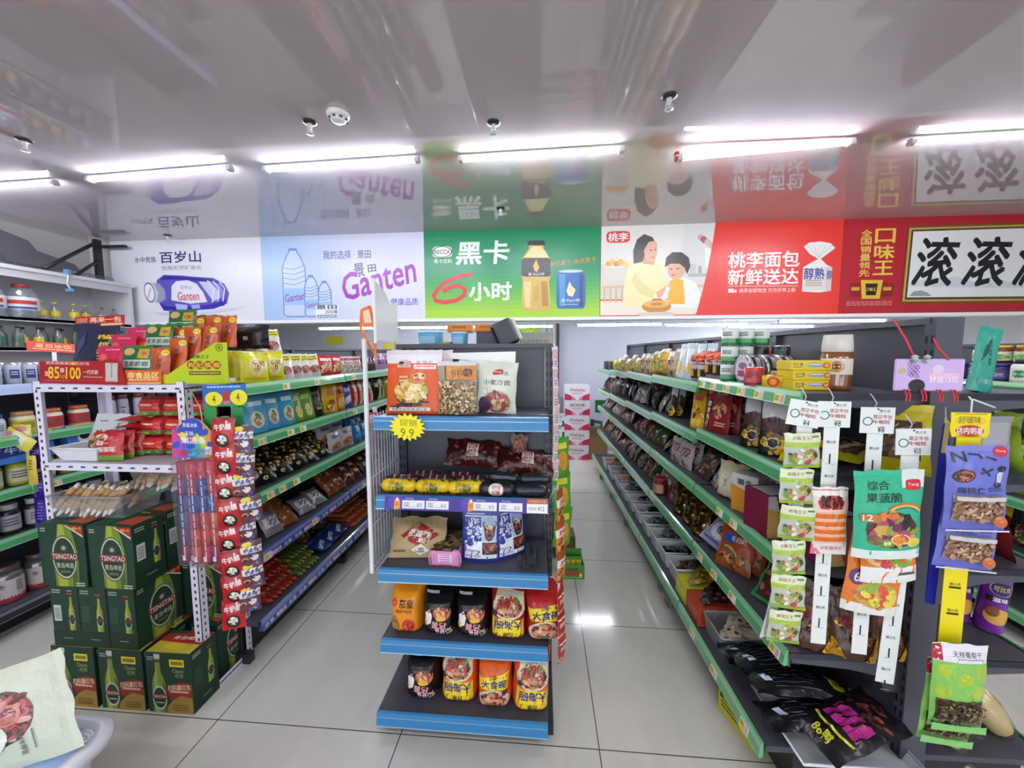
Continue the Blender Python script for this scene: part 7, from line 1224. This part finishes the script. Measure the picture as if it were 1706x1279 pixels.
# --- snack strips hanging across the near end
def price_card(a, n, dk=False):
    a.ring(.22, .46, .15, .17, .22, '#3f6a5c'); a.rect(.12, .42, .32, .5, '#dfe6e2'); a.txt('馋小天', .70, .86, .11, '#2a2c2e', .01, .32); a.txt('货正牛壮', .65, .64, .15, '#b3303c', .03, .56); a.txt('牛啦旺', .62, .44, .15, '#b3303c', .03, .50); a.txt('¥'+n, .62, .16, .24, '#26282a', 0, .2); a.ell(.5, .93, .03, .03, '#1c1c1e')
def strip(label, x, y, ztop, n, length, pieces, twist=0, y2=0, dark=False, hook=True, band='s#e3e7e4', w=.042, card=True, marks=True):
    r = thing('hanging_strip', label, 'hanging strip', (x, y, ztop), (0, 0, -.10), 'white hanging strips')
    if card:
        A = Art(.088, .078); price_card(A, n); m = MB().box(-.044, -.001, -.078, .044, .001, 0, 's#dfe5e1'); A.apply(m, flat((-.044, -.001, -.078), (1, 0, 0), (0, 0, 1)), eps=.0003); m.build('price_card', r, (0, -.004, 0), (0, twist*.3, 0))
    m = MB(); N = 16; zs = [-.06-(length-.06)*i/N for i in range(N+1)]; v = []
    for i, z in enumerate(zs):
        a_ = twist*max(0, i-7)/N*1.8; dx = -abs(twist)*.16*(i/N)**2
        v += [(dx-w/2*math.cos(a_), -w/2*math.sin(a_), z), (dx+w/2*math.cos(a_), w/2*math.sin(a_), z)]
    m.add(v+[(a, b+.0012, c) for a, b, c in v], [(2*i, 2*i+2, 2*i+3, 2*i+1) for i in range(N)]+[(2*i+n2, 2*i+1+n2, 2*i+3+n2, 2*i+2+n2) for n2 in (2*N+2,) for i in range(N)], band)
    if marks:
        z = -.13
        while z > -length+.03:
            A = Art(.028, .012); A.txt('馋小天', .5, .5, .8, '#3a3f3c', .01, .9); fx = -abs(twist)*.16*((-z-.06)/(length-.06))**2; A.apply(m, flat((fx-.014, -.0008, z), (1, 0, 0), (0, 0, 1)), eps=.0003); m.box(fx-.003, -.0006, z-.06, fx+.001, .0, z-.03, 'm#2a2a2c'); m.box(fx-.012, -.0005, z-.062, fx+.012, .0, z-.0605, 'm#9a9c9a'); z -= .105
    m.build('band', r)
    if hook: MB().tube([(0, .01, -.006), (0, .002, .012), (0, .02, .03), (.0, .03, .036)], .0016, 'm#c9cbd0', 6).build('hook', r)
    for k, (me, part, px_, py_, pz_, rt) in enumerate(pieces): obj(part, me, r, (px_, py_, pz_), rt)
    return r
def candy(a): a.rect(0, .74, 1, 1, '#d3dcb8'); a.txt('麻辣王子', .45, .86, .10, '#9a4a3c', .015, .5); a.bars(.74, .88, .2, .05, 1, '#5a7a3c'); a.rect(0, .62, 1, .75, '#a4c03c'); a.blobs(3, 22, .5, .36, .42, .24, .055, ['#e8ead8', '#3a4a3c', '#c8a24c', '#7a9a3c', '#b84a3c', '#d8dcd0'], 1.5); a.rect(0, 0, 1, .09, '#8cb42c')
M_ca = [pack(.095, .105, .022, '#b9bfae', candy, 'pillow', 140+k, nu=9, nv=9) for k in range(3)]
strip('hanging strip of lime candy bags with price card 4', .787, 1.195, 1.425, '4', .76, [(M_ca[k % 3], 'candy_bag', -.01-.006*(k % 2)-.004*k, -.014, -.20-k*.112, (R_, .05*((k % 3)-1), .1*((k % 2)-.5))) for k, R_ in enumerate((.05, -.03, .06, .0, -.05, .04))], twist=.5)
def crab(a):
    a.rect(0, .86, 1, 1, '#e6e2dc'); a.rect(0, .95, 1, .965, '#c8502c'); a.poly([(.12, .78), (.2, .68), (.8, .68), (.88, .78), (.74, .88), (.26, .88)], '#c22c24'); a.txt('蟹柳', .5, .79, .17, '#1c1614', .04, .6); [a.rect(.06, .20+k*.115, .94, .29+k*.115, '#dd6a24') for k in range(4)]; [a.rect(.06, .27+k*.115, .94, .29+k*.115, '#f0b080') for k in range(4)]; a.rect(0, 0, 1, .17, '#e6dcd8'); a.poly([(0, 0), (.3, 0), (0, .17)], '#d8707c'); a.txt('好吃看得见', .55, .10, .06, '#c8404c', .015, .6)
M_cb = pack(.098, .21, .02, '#e2cfc0', crab, 'pillow', 145)
strip('hanging strip with one orange crab stick pack and price card 8', .868, 1.20, 1.423, '8', .77, [(M_cb, 'crab_stick_pack', .0, -.018, -.465, (.02, -.03, .05))])
def veg(a):
    a.rect(0, .0, 1, .11, '#dfe8e4'); a.rect(.68, .80, 1, 1, '#d6dfdc'); a.txt('综合', .34, .83, .10, '#1f3a30', .012, .32); a.txt('果蔬脆', .42, .695, .105, '#1f3a30', .015, .52); a.ell(.84, .83, .11, .06, '#c8303c', pw=.5); a.txt('Tang', .84, .83, .04, '#f0e4e4', .01, .16)
    for j, c in enumerate(('#d8543c', '#e8a03c', '#e8d84c', '#5aa85a', '#5a5ab0')): a.ring(.72, .50, .30-.02*j, .13-.012*j, .09, c, a0=.3, a1=2.6)
    a.ell(.52, .34, .38, .2, '#4a2c2c'); a.blobs(5, 30, .54, .36, .34, .17, .045, ['#6a2c4c', '#c8a24c', '#2c2028', '#8c9a3c', '#e0742c', '#a84a6c'], 2); a.ell(.62, .24, .15, .06, '#e08a3c'); a.ring(.62, .24, .15, .06, .2, '#f0c48c'); a.ell(.42, .20, .11, .05, '#6c8c2c'); a.ell(.42, .2, .06, .028, '#d8d8a0'); a.ell(.26, .23, .10, .05, '#7a5a34'); a.ell(.82, .2, .11, .05, '#e0c84c'); a.poly([(.06, .52), (.36, .52), (.34, .42), (.08, .44)], '#b8763c'); a.txt('12', .17, .48, .07, '#f0e4d4', .02, .14)
M_vg = pack(.180, .262, .045, '#35b088', veg, 'doy', 146, nu=14, nv=18, seal='#3cb890', seal2='#dfe8e4')
def orange6(a): a.rect(.0, .0, 1, .10, '#e6e2dc'); a.txt('6', .17, .36, .10, '#f0e0d8', .03, .1); a.ell(.17, .36, .13, .08, '#5a3a70'); a.txt('6', .17, .36, .09, '#f0e0d8', .03, .09); a.ell(.55, .2, .4, .13, '#c8a24c'); a.blobs(6, 14, .56, .2, .34, .1, .04, ['#d8503c', '#e8d04c', '#8cb03c', '#c85a6c'], 1.8); a.rect(.1, .5, .9, .9, '#e0601c')
M_o6 = pack(.15, .31, .035, '#e07a22', orange6, 'doy', 147, seal2='#e6e2dc')
M_fr = pack(.155, .25, .03, '#e07a22', lambda a: (a.rect(0, 0, 1, .2, '#e6e6e2'), a.ell(.5, .34, .46, .15, '#d8c07c'), a.blobs(8, 18, .5, .34, .4, .12, .05, ['#c8404c', '#e8d84c', '#7aa83c', '#d86a3c', '#f0e8b0'], 1.6), a.bars(.62, .1, .3, .03, 1, '#4a4a4a')), 'doy', 148)
strip('hanging strip with a green fruit crisps pouch and price card 8', .99, 1.20, 1.406, '8', .78, [(M_vg, 'crisps_pouch', .012, -.052, -.43, (.06, -.07, .06)), (M_fr, 'crisps_pouch', .038, -.032, -.515, (.03, -.08, .1)), (M_o6, 'crisps_pouch', .0, -.02, -.625, (.02, .06, .0))])
strip('empty white hanging strip with price card 10 before the upright', 1.078, 1.185, 1.346, '10', .80, [], twist=-.12, w=.046)
m = MB(); m.prism([(-.010, 0), (.010, 0), (.014, .18), (.012, .47), (.006, .56), (-.006, .56), (-.010, .46)], -.003, .003, 'f#2c34b8'); m.prism([(-.006, .47), (.006, .47), (.008, .56), (-.002, .575)], -.0036, .0036, 'p#d8d08c'); m.tube([(0, 0, .565), (.02, .06, .6)], .0016, 'm#c9cbd0', 6); tag(m.build('hanging_strip', None, (1.186, 1.205, .80), (0, 0, -.4)), 'narrow blue strip hanging behind the lilac almond pouches', 'hanging strip')
r = thing('hanging_strip', 'yellow hanging strip with lilac almond pouches and raisin bags', 'hanging strip', (1.194, 1.15, 1.403), (0, 0, -.12))
A = Art(.092, .074); A.ell(.5, .66, .40, .2, '#e0c41c'); A.txt('好啵味', .48, .70, .26, '#6a6a2c', .02, .56); A.ell(.5, .28, .36, .22, '#b8432c'); A.txt('店内明星', .5, .28, .26, '#f4ece4', .03, .66); A.line([(.1, .92), (.9, .92)], .03, '#a8781c')
m = MB().prism([(-.046, -.004), (.046, -.004), (.044, -.03), (.046, -.06), (.040, -.074), (-.040, -.074), (-.046, -.05), (-.044, -.03)], -.001, .001, 's#ecd814'); A.apply(m, flat((-.046, -.001, -.076), (1, 0, 0), (0, 0, 1)), eps=.0003); m.build('price_card', r)
m = MB().box(-.028, -.001, -.70, .028, .0005, -.07, 's#ecd814'); A = Art(.03, .02); A.txt('馋小天', .5, .7, .5, '#2a2a20', .02, .9); A.rect(.02, .05, .98, .35, '#2a2a20'); A.apply(m, flat((-.015, -.001, -.52), (1, 0, 0), (0, 0, 1)), eps=.0003); A.apply(m, flat((-.015, -.001, -.60), (1, 0, 0), (0, 0, 1)), eps=.0003); m.build('band', r); m = MB(); m.tube([(0, 0, -.004), (0, .0, .03), (0, .01, .04)], .0022, 's#e4e6ea', 6); m.tube([(0, .0, .034), (.05, -.004, .012)], .0022, 's#e4e6ea', 6); m.build('hook', r)
def almond(a):
    a.txt('N', .18, .875, .11, '#242838', .06, .20, rot=.1); a.line([(.33, .91), (.48, .90), (.53, .86)], .022, '#242838'); a.line([(.60, .875), (.76, .835)], .022, '#242838'); a.line([(.52, .75), (.64, .66)], .022, '#242838'); a.line([(.50, .685), (.70, .735)], .022, '#242838')
    a.ell(.24, .655, .17, .075, '#2a2020', rot=.2); a.ell(.25, .655, .14, .06, '#b0623a', rot=.2); a.ell(.84, .93, .12, .06, '#c8303c'); a.txt('Tang', .84, .935, .03, '#f0e4e4', .01, .16); a.poly([(.74, .68), (.86, .74), (.84, .58), (.74, .55)], '#c9ccd8'); a.ell(.84, .735, .08, .035, '#242838'); a.ell(.78, .555, .07, .03, '#242838')
    a.txt('扁桃仁', .36, .49, .075, '#242838', .015, .42); a.bars(.62, .51, .24, .014, 2, '#4a4c6c'); a.rect(.10, .12, .88, .43, '#a89a92'); a.blobs(9, 220, .49, .26, .37, .12, .017, ['#8c6450', '#b08a70', '#6a4634', '#c8a88c', '#9a7258'], 1.9, True); a.rect(.1, .38, .88, .43, '#c9c4c8'); a.ell(.82, .13, .15, .06, '#c86a34', rot=-.7); a.ell(.80, .16, .09, .03, '#d8885a', rot=-.7); a.rect(0, 0, 1, .02, '#d0d0e8')
M_al = pack(.145, .238, .03, '#6a70c4', almond, 'pillow', 150, nu=12, nv=16, seal='#7c82cc'); obj('almond_pouch', M_al, r, (.0, -.035, -.325), (.03, -.05, .02)); obj('almond_pouch', M_al, r, (.002, -.012, -.45), (.02, .04, .03))
def raisin(a): a.rect(0, .80, 1, 1, '#e6e2ea'); a.rect(.0, .81, .17, .99, '#b8283c'); a.txt('无核葡萄干', .62, .89, .06, '#2e3a30', .01, .54); a.bars(.42, .835, .5, .012, 1, '#8a8a90'); a.rect(0, .36, 1, .80, '#86c45c'); [a.ell(x, y, .14, .075, c, rot=q) for x, y, c, q in ((.22, .70, '#b8c82c', .4), (.56, .62, '#b4c42c', 1.2), (.86, .70, '#a8bc3c', .2), (.2, .46, '#b0c430', .1), (.84, .48, '#b4c848', .7))]; a.rect(.08, .10, .96, .37, '#5a4a34'); a.blobs(10, 260, .52, .23, .41, .12, .0115, ['#4a3826', '#7a6444', '#3a2c1c', '#8c7850'], 1.9, True); a.rect(0, 0, 1, .09, '#86c870')
M_ra = pack(.132, .262, .03, '#7cbc5c', raisin, 'pillow', 151, nu=12, nv=16); obj('raisin_bag', M_ra, r, (.0, -.036, -.918), (.03, -.04, .02)); obj('raisin_bag', M_ra, r, (-.008, -.014, -.985), (.02, .03, .04))
# --- lilac hook sign and its cords
r = thing('hook_sign', 'lilac plastic sign with red cords and red hooks', 'hook sign', (1.05, 1.12, 1.462), (0, 0, -.12)); A = Art(.16, .088)
A.rect(0, 0, 1, 1, '#c9b2dc') if False else None
A.ell(.62, .66, .08, .16, '#d8c4d8'); A.rect(.5, .40, .92, .56, '#e0b8d0'); A.txt('好运12亿', .71, .36, .17, '#f2e6f0', .03, .40); A.ring(.10, .62, .055, .1, .2, '#c8b43c'); A.ell(.10, .62, .03, .055, '#c8b46c')
for k in range(14): A.ring(.27+.03*((k*3) % 5-2), .62-.028*k+.2, .03, .05, .3, '#8c6aa0' if k % 3 else '#6a4a8c')
A.ell(.33, .17, .12, .2, '#2a262c')
m = MB().rbox(0, 0, 0, .16, .006, .088, .003, 's#c4a9da'); A.apply(m, flat((0, -.0002, 0), (1, 0, 0), (0, 0, 1)), eps=.0003); m.build('plate', r, (-.08, 0, 0)); m = MB(); [m.lathe([(0, -.006), (.009, 0), (0, .006)], 's#b8c4bc', 8, (-.03+.014*((k*2) % 4)-.01, -.006, .082+.006*(k % 3))) for k in range(8)]; m.build('flower_ornament', r)
for x0, z0, x1, z1 in ((-.037, .088, -.058, .20), (.040, .085, .025, .145)): MB().tube([(x0, -.002, z0), ((x0+x1)/2, .02, (z0+z1)/2), (x1, .05 if x0 < 0 else .03, z1)], .0026, 's#d8343c', 6).build('cord', r)
for k, x in enumerate((-.052, -.015, .022, .055)):
    m = MB(); [m.tube([(x+dx, -.002, .004), (x+dx, -.012, -.012), (x+dx-.003, -.016, -.026), (x+dx-.008, -.022, -.024)], .0022, 's#d8343c', 6) for dx in (-.004, .004)]; m.build('hook', r)
# --- goods on the far side of the run and the far right run
tl2 = lambda a: (a.poly([(.2, .45), (.5, .62), (.6, .84), (.35, .7)], '#154a44'), a.vtxt('普洱茶', .55, .82, .4, '#1c5a50', .02, .12), a.rect(.2, .12, .8, .2, '#5a9a94'))
put(pack(.085, .215, .035, '#279a86', tl2, 'doy', 152), 'tea_pouch', '', 'tea pouch', '', 0, (1.425, 1.36, 1.437), (-.05, .20, .1), lab='teal pouch leaning beside the lilac hook sign'); put(pack(.085, .215, .04, '#176a5c', tl2, 'doy', 153), 'tea_pouch', '', 'tea pouch', '', 0, (1.40, 1.52, 1.437), (0, 0, .15), lab='dark teal pouch standing behind the lilac hook sign')
chip = MB().lathe([(.036, 0), (.038, .004), (.038, .232), (.039, .234), (.039, .246), (.035, .25)], ['o#c9ccd0', 's#7a2c9c', 's#e4e0ea', 's#d8d4de', 's#d8d4de'], 20); cyl_art(chip, .0385, .01, .22, lambda a: (a.ell(.5, .74, .24, .12, '#2c2a64'), a.ring(.5, .74, .24, .12, .08, '#d8c8e8'), a.txt('可比克', .5, .74, .09, '#e0c84c', .03, .34), a.rect(.22, .5, .78, .60, '#1c1820'), a.txt('滋味', .5, .55, .08, '#f0ecf4', .03, .3), a.ell(.5, .26, .28, .14, '#d8a04c'), a.ell(.38, .34, .14, .09, '#7a4a2c')), 3.4); chip = chip.mesh()
for i, (x, y, z, ry, l) in enumerate(((1.655, 1.475, .542, .06, 'purple crisps tube leaning at the shelf edge beyond yellow strip'), (1.60, 1.53, .542, .0, 'purple crisps tube behind the leaning tube'), (1.56, 1.66, .542, 0, 'purple crisps tube deeper on the far side shelf'))): put(chip, 'crisps_tube', '', 'crisps tube', '', 0, (x, y, z), (0, ry, -.35), 'purple crisps tubes', lab=l)
def loaf(label, loc, rot):
    r = thing('bread_loaf', label, 'bread', loc, rot, 'bagged bread loaves'); m = MB(); m.tube([(-.12, 0, 0), (-.10, 0, .002), (-.05, 0, .005), (.04, 0, .005), (.09, 0, .002), (.11, 0, 0)], [.012, .03, .042, .044, .034, .014], 'p#ecdcb0', 14); m.build('bread', r); m = MB(); m.tube([(-.135, 0, 0), (-.10, 0, .002), (0, 0, .005), (.10, 0, .002), (.125, 0, 0), (.16, 0, -.01)], [.018, .036, .049, .041, .018, .03], 'c#eee8dc', 12, False); m.build('film_bag', r)
for i, (x, y, ry, rz, l) in enumerate(((1.40, 1.38, 1.0, -.7, 'bagged bread loaf beside the upright foot'), (1.47, 1.46, .5, -.6, 'bagged bread loaf in the middle under the raisin bags'), (1.60, 1.42, .95, -.3, 'bagged bread loaf nearest the far aisle'), (1.43, 1.62, .2, -.3, 'bagged bread loaf deeper behind the front loaves'))): loaf(l, (x, y, .285 if ry > .6 else .245), (0, ry, rz))
F_ = ['far side upper shelf', 'far side second shelf', 'far side third shelf', 'far side fourth shelf']
for si, z, seq in ((1, 1.166, ((M_gn := pack(.15, .16, .06, '#8ca82c', lambda a: (a.ell(.5, .4, .3, .2, '#2f7a3c'), a.rect(.2, .7, .8, .85, '#e0d03c')), 'pillow', 154), 'lime snack bag'), (brn, 'brown vacuum pack'), (M_gr, 'green snack pouch'))), (2, .861, ((redv, 'dark red vacuum pack'), (M_mx, 'mixed snack bag'))), (3, .541, ((blk2, 'dark brown vacuum pack'), (slv, 'silver grey vacuum pack')))):
    for k in range(7): me, d_ = seq[k % len(seq)]; put(me, 'snack_bag', d_, 'snack bag', F_[si], k, (1.58+.01*(k % 2), 1.42+(k+ (2 if si == 3 else 0))*.17, z), (-.2, 0, PI/2), 'bags on the far side of the long run')
put(carton(.10, .14, .20, '#8a8a90', lambda a: a.rect(.1, .5, .9, .9, '#a0a0a6')), 'storage_box', '', 'carton', '', 0, (1.42, 1.37, 1.166), (0, 0, .1), lab='grey bag shaped carton behind the yellow strip card')
rr = run('shelf_run', 'dark steel shelf run with jars along the far right aisle', (3.06, 1.55, 0), -PI/2, [(-2.1, -1.05), (-1.05, 0)], (1.39, 1.05, .75, .45, .15), 1.62, (-1,), depth=.40, base_depth=.44, tags=([(1, 0, .55), (1, 1, .5), (1, 2, .4)],))
jw = jar(.042, .105, 's#3a2450', 's#2c3a8c', '#6a5a8c', lambda a: (a.rect(0, 0, 1, 1, '#5a4a80'), a.rect(.3, .3, .7, .7, '#c8bcd8'))); jg = jar(.042, .105, 's#6a2c14', 's#d8a82c', '#c8d48c', lambda a: (a.rect(0, 0, 1, 1, '#cfd8b0'), a.ell(.5, .4, .3, .3, '#5a9a3c'))); jr = jar(.045, .13, 's#dfe0d8', 's#2c2c30', '#e0e4dc', lambda a: (a.rect(0, 0, 1, 1, '#e2e4de'), a.ell(.5, .5, .2, .36, '#2f8a4c'))); jd = jar(.045, .13, 's#1c1c20', 's#2c2c30', '#3f7a54')
for i, y in enumerate((2.14, 2.25, 2.36, 2.47, 2.58, 2.69)):
    me, d_ = ((jr, 'white jar with green spot'), (jw, 'purple jam jar'))[i > 2]; put(me, 'jar', d_, 'jar', 'far right run top', y, (2.70, y, 1.392), (0, 0, -1.2), 'jars on the far right run')
    me, d_ = ((jd, 'dark jar'), (jg, 'gold lidded sauce jar'))[i > 2]; put(me, 'jar', d_, 'jar', 'far right run top', y, (2.83, y, 1.50), (0, 0, -1.2), 'jars on the far right run', level='stacked above')
put(carton(.12, 1.3, .105, '#3a3a42'), 'display_riser', '', 'riser', '', 0, (2.86, 2.3, 1.392), (0, 0, 0), lab='dark display riser behind the jars of the far right run')
for si, z in ((1, 1.052), (2, .752), (3, .452)):
    for k in range(6): me, d_ = ((M_gn, 'lime snack bag'), (M_mx, 'mixed snack bag'), (yo, 'yellow crisps pouch'))[(k+si) % 3]; put(me, 'snack_bag', d_, 'snack bag', 'far right run '+('', 'second', 'third', 'fourth')[si]+' shelf', k, (2.74, 1.66+k*.16, z), (-.15, 0, -PI/2), 'bags on the far right run')
tag(MB().rbox(0, -.002, 0, .10, .002, .34, .0015, 'p#b8262e').box(.02, -.0026, .10, .08, -.002, .115, 'p#e8c8a8').box(.02, -.0026, .24, .08, -.002, .25, 'p#e8c8a8').build('banner', None, (2.66, 1.99, .52), (0, .04, -.2)), 'narrow red banner hanging at the far right run edge', 'banner')

# ================================================================ back room
def water(a): a.rect(0, 0, 1, 1, '#e4dfe4'); a.poly([(0, 0), (.46, 0), (.40, .14), (.20, .34), (0, .46)], '#c8285c'); a.poly([(1, 0), (.54, 0), (.60, .14), (.80, .34), (1, .46)], '#c8285c'); a.poly([(.30, 0), (.46, 0), (.40, .14), (.26, .24)], '#e07a98'); a.poly([(.70, 0), (.54, 0), (.60, .14), (.74, .24)], '#e07a98'); a.bars(.3, .46, .4, .03, 2, '#9a8a94')
for k in range(5):
    me = carton(.36, .26, .219, '#dcd8de', lambda a, k=k: (water(a), a.txt('娃哈哈' if k == 3 else 'Wahaha', .5, .68, .2, '#a8243c', .02, .6)), None)
    put(me, 'drink_carton', '', 'drink carton', '', 0, (.50+.006*(k % 2), 5.67, k*.2215), (0, 0, .01*(k-2)), 'stacked white and pink drink cartons', lab=('lowest white and pink drink carton of the back stack', 'second white and pink drink carton from the stack bottom', 'middle white and pink drink carton of the back stack', 'fourth white and pink drink carton with three red characters', 'topmost white and pink drink carton of the back stack')[k])
for k in range(4):
    put(carton(.30, .26, .16, '#d8dcda', lambda a: (a.rect(.0, 0, 1, .5, '#1f6a44'), a.ell(.75, .28, .1, .2, '#e4ece8'), a.bars(.3, .8, .5, .1, 1, '#3a5a4c')), None), 'drink_carton', '', 'drink carton', '', 0, (.19, 5.72, k*.162), (0, 0, 0), 'stacked white and green cartons', lab=('lowest white and green carton behind the end display', 'second white and green carton from the floor', 'third white and green carton from the floor', 'topmost white and green carton beside the pink stack')[k])
r = thing('carton', 'open brown cardboard carton on the floor by the back wall', 'carton', (.82, 5.72, 0)); m = MB(); w_, d_, h_ = .27, .26, .44
for x0, y0, x1, y1 in ((-w_/2, -d_/2, w_/2, -d_/2+.005), (-w_/2, d_/2-.005, w_/2, d_/2), (-w_/2, -d_/2, -w_/2+.005, d_/2), (w_/2-.005, -d_/2, w_/2, d_/2)): m.box(x0, y0, 0, x1, y1, h_, 'p#9a7a50')
m.box(-w_/2, -d_/2, 0, w_/2, d_/2, .01, 'p#9a7a50'); m.build('body', r); MB().box(-w_/2, -.003, 0, w_/2, 0, .11, 'p#a8865a').build('flap', r, (0, -d_/2, h_), (.9, 0, 0)); MB().box(-.003, -d_/2, 0, 0, d_/2, .11, 'p#a8865a').build('flap', r, (w_/2, 0, h_), (0, .7, 0))
put(pack(.2, .2, .12, '#2a2c34', lambda a: a.rect(.2, .4, .7, .7, '#8a98b0'), 'brick', 160), 'plastic_bag', '', 'bag', '', 0, (.80, 5.74, .36), (-.3, .2, .2), lab='dark plastic bag stuffed in the open brown carton')
A = Art(.24, .20); A.rect(0, 0, 1, 1, '#1f5a34'); A.ring(.62, .5, .16, .2, .25, '#dfe8e2'); A.rect(.2, .3, .4, .36, '#a8c8b0'); m = MB().box(0, -.004, 0, .24, 0, .20, 'p#1f5a34'); A.apply(m, flat((0, -.004, 0), (1, 0, 0), (0, 0, 1)), eps=.0005); tag(m.build('wall_sign', None, (.84, 6.098, .62)), 'small green sign on the back wall above the brown carton', 'sign')
r = thing('pipe', 'pair of white pipes rising beside the back aisle', 'pipe', (0, 5.95, 0)); 
for x in (.02, .11, .17): MB().tube([(x, 0, 0), (x, 0, 2.02)], .028, 's#cfcfcc', 10).build('pipe_run', r)
MB().box(.215, -.02, 0, .255, .02, 2.02, 'p#3c2428').build('dark_duct', r)
A = Art(.62, .22); A.rect(0, 0, 1, .5, '#e8e2c8'); A.rect(0, .5, 1, 1, '#a8cc3c'); A.blobs(4, 20, .5, .78, .46, .2, .06, ['#86b42c', '#c8dc6c', '#e0e8a0'], 2, True); A.bars(.3, .3, .5, .06, 2, '#a89a6c'); m = MB().box(0, -.004, 0, .62, 0, .30, 'p#e8e2c8'); A.apply(m, flat((0, -.004, .05), (1, 0, 0), (0, 0, 1)), eps=.0005); tag(m.build('wall_poster', None, (-.68, 6.098, 1.70)), 'green and cream poster on the back wall over the end display', 'poster')
put(carton(.55, .26, .20, '#e6e3d6', lambda a: a.bars(.1, .4, .8, .2, 1, '#b8b098')), 'storage_box', '', 'carton', '', 0, (-.15, 4.4, 1.602), (0, 0, 0), lab='long cream carton on top of the run behind the end display')
# back left storage shelf with yellow notices
r = thing('storage_shelf', 'brown storage shelf with cream backing in the back left corner', 'shelves', (-3.9, 5.78, 0))
for x in (0, .95, 1.9): MB().box(x-.02, -.18, 0, x+.02, .18, 1.62, 'p#6a5c4c').build('post', r)
for z in (.5, 1.0, 1.5): MB().box(0, -.18, z-.02, 1.9, .18, z, 'p#8a7a64').build('shelf_board', r)
MB().box(0, .17, .2, 1.9, .18, 1.6, 'p#b8b0a4').build('back_panel', r)
for i, (x, z, w2, h2) in enumerate(((-3.6, 1.72, .30, .14), (-2.62, 1.55, .28, .20), (-2.62, 1.83, .26, .1))): tag(MB().box(0, -.004, 0, w2, 0, h2, 'p#cfc43c').build('wall_notice', None, (x, 6.098, z)), 'yellow notice on the back wall, '+('leftmost over the storage shelf', 'low beside the orange loop frame', 'small upper one near the ceiling')[i], 'notice')
for i in range(5): put(carton(.30, .28, .22, ('#8a7450', '#a89878', '#7a6a54')[i % 3], lambda a: a.rect(.1, .3, .6, .7, '#c8bca0')), 'storage_box', 'brown storage carton', 'carton', 'the back storage shelf', i, (-3.7+i*.36, 5.76, 1.0), (0, 0, .05*(i-2)), 'cartons on the storage shelf')
# goods standing on the aisle floor beside the end display
def floor_box(label, loc, w, d, h, c, fr): 
    r = thing('snack_carton', label, 'snack carton', loc, (0, 0, .05)); A = Art(w, h); fr(A); m = MB(); m.box(-w/2, -d/2, 0, w/2, -d/2+.004, h, 'p'+c); A.apply(m, flat((-w/2, -d/2, 0), (1, 0, 0), (0, 0, 1)), eps=.0004)
    m.box(-w/2, d/2-.004, 0, w/2, d/2, h*1.5, 'p'+c); m.box(-w/2, -d/2, 0, -w/2+.004, d/2, h, 'p'+c); m.box(w/2-.004, -d/2, 0, w/2, d/2, h, 'p'+c); m.box(-w/2, -d/2, 0, w/2, d/2, .005, 'p'+c); m.build('box', r)
    for k in range(4): obj('snack_packet', pack(.05, h*1.1, .03, '#5a9a34', lambda a: a.rect(.1, .5, .9, .8, '#e0d04c'), 'doy', 170+k, nu=6, nv=6), r, (-w/2+.035+k*(w-.07)/3, .0, .01), (-.1, .08*(k-1.5), .2))
floor_box('green snack carton standing on the aisle floor beside the end display', (.205, 2.62, 0), .17, .14, .10, '#4a9a34', lambda a: (a.ell(.5, .45, .42, .22, '#a8542c'), a.txt('卡松脆', .5, .72, .2, '#2c5a24', .03, .5), a.rect(.1, .08, .9, .16, '#8cc864'), a.ell(.85, .3, .06, .14, '#e8e0c0')))
for i, (x, y, h, c, l) in enumerate(((.17, 2.9, .17, '#6a4a34', 'brown carton on the aisle floor behind the green snack carton'), (.14, 3.2, .26, '#5c4c40', 'taller brown carton farther along the end display side'),)): put(carton(.16, .16, h, c, lambda a: a.rect(.1, .2, .9, .8, '#8a6a50')), 'carton', '', 'carton', '', 0, (x, y, 0), (0, 0, .04), lab=l)
M_g3 = pack(.12, .2, .05, '#5aa83c', lambda a: (a.ell(.5, .4, .3, .25, '#e0a03c'), a.rect(.2, .7, .8, .85, '#e8dc4c')), 'doy', 175)
strip_of('strip of green and yellow snack bags hanging along the end display side', (.095, 1.98, 1.12), 3, M_g3, .19, .7, .05, arm=(.0, 1.99, 1.10), topz=.02, part='snack_bag')
put(pack(.14, .15, .09, '#cfd2d4', None, 'brick', 176, mk='c', amp=.006), 'plastic_bag', '', 'bag', '', 0, (.20, 3.7, 0), (0, 0, .4), lab='crumpled clear plastic bag on the aisle floor beyond the cartons')
# clear cling film scraps caught on the lowest green rail
R = random.Random(3)
for i, d in enumerate((.86, 1.02, 1.9, 2.5, 3.1)): put(pack(.06, .07, .03, '#e4e8ea', None, 'pillow', 180+i, mk='c', amp=.008, nu=7, nv=7), 'film_scrap', 'clear film scrap', 'film scrap', 'the lowest green rail of long run', d, rp(d, -.075, .09), (.4, R.uniform(-.5, .5), RZ+.3), 'film scraps')
name_placed()
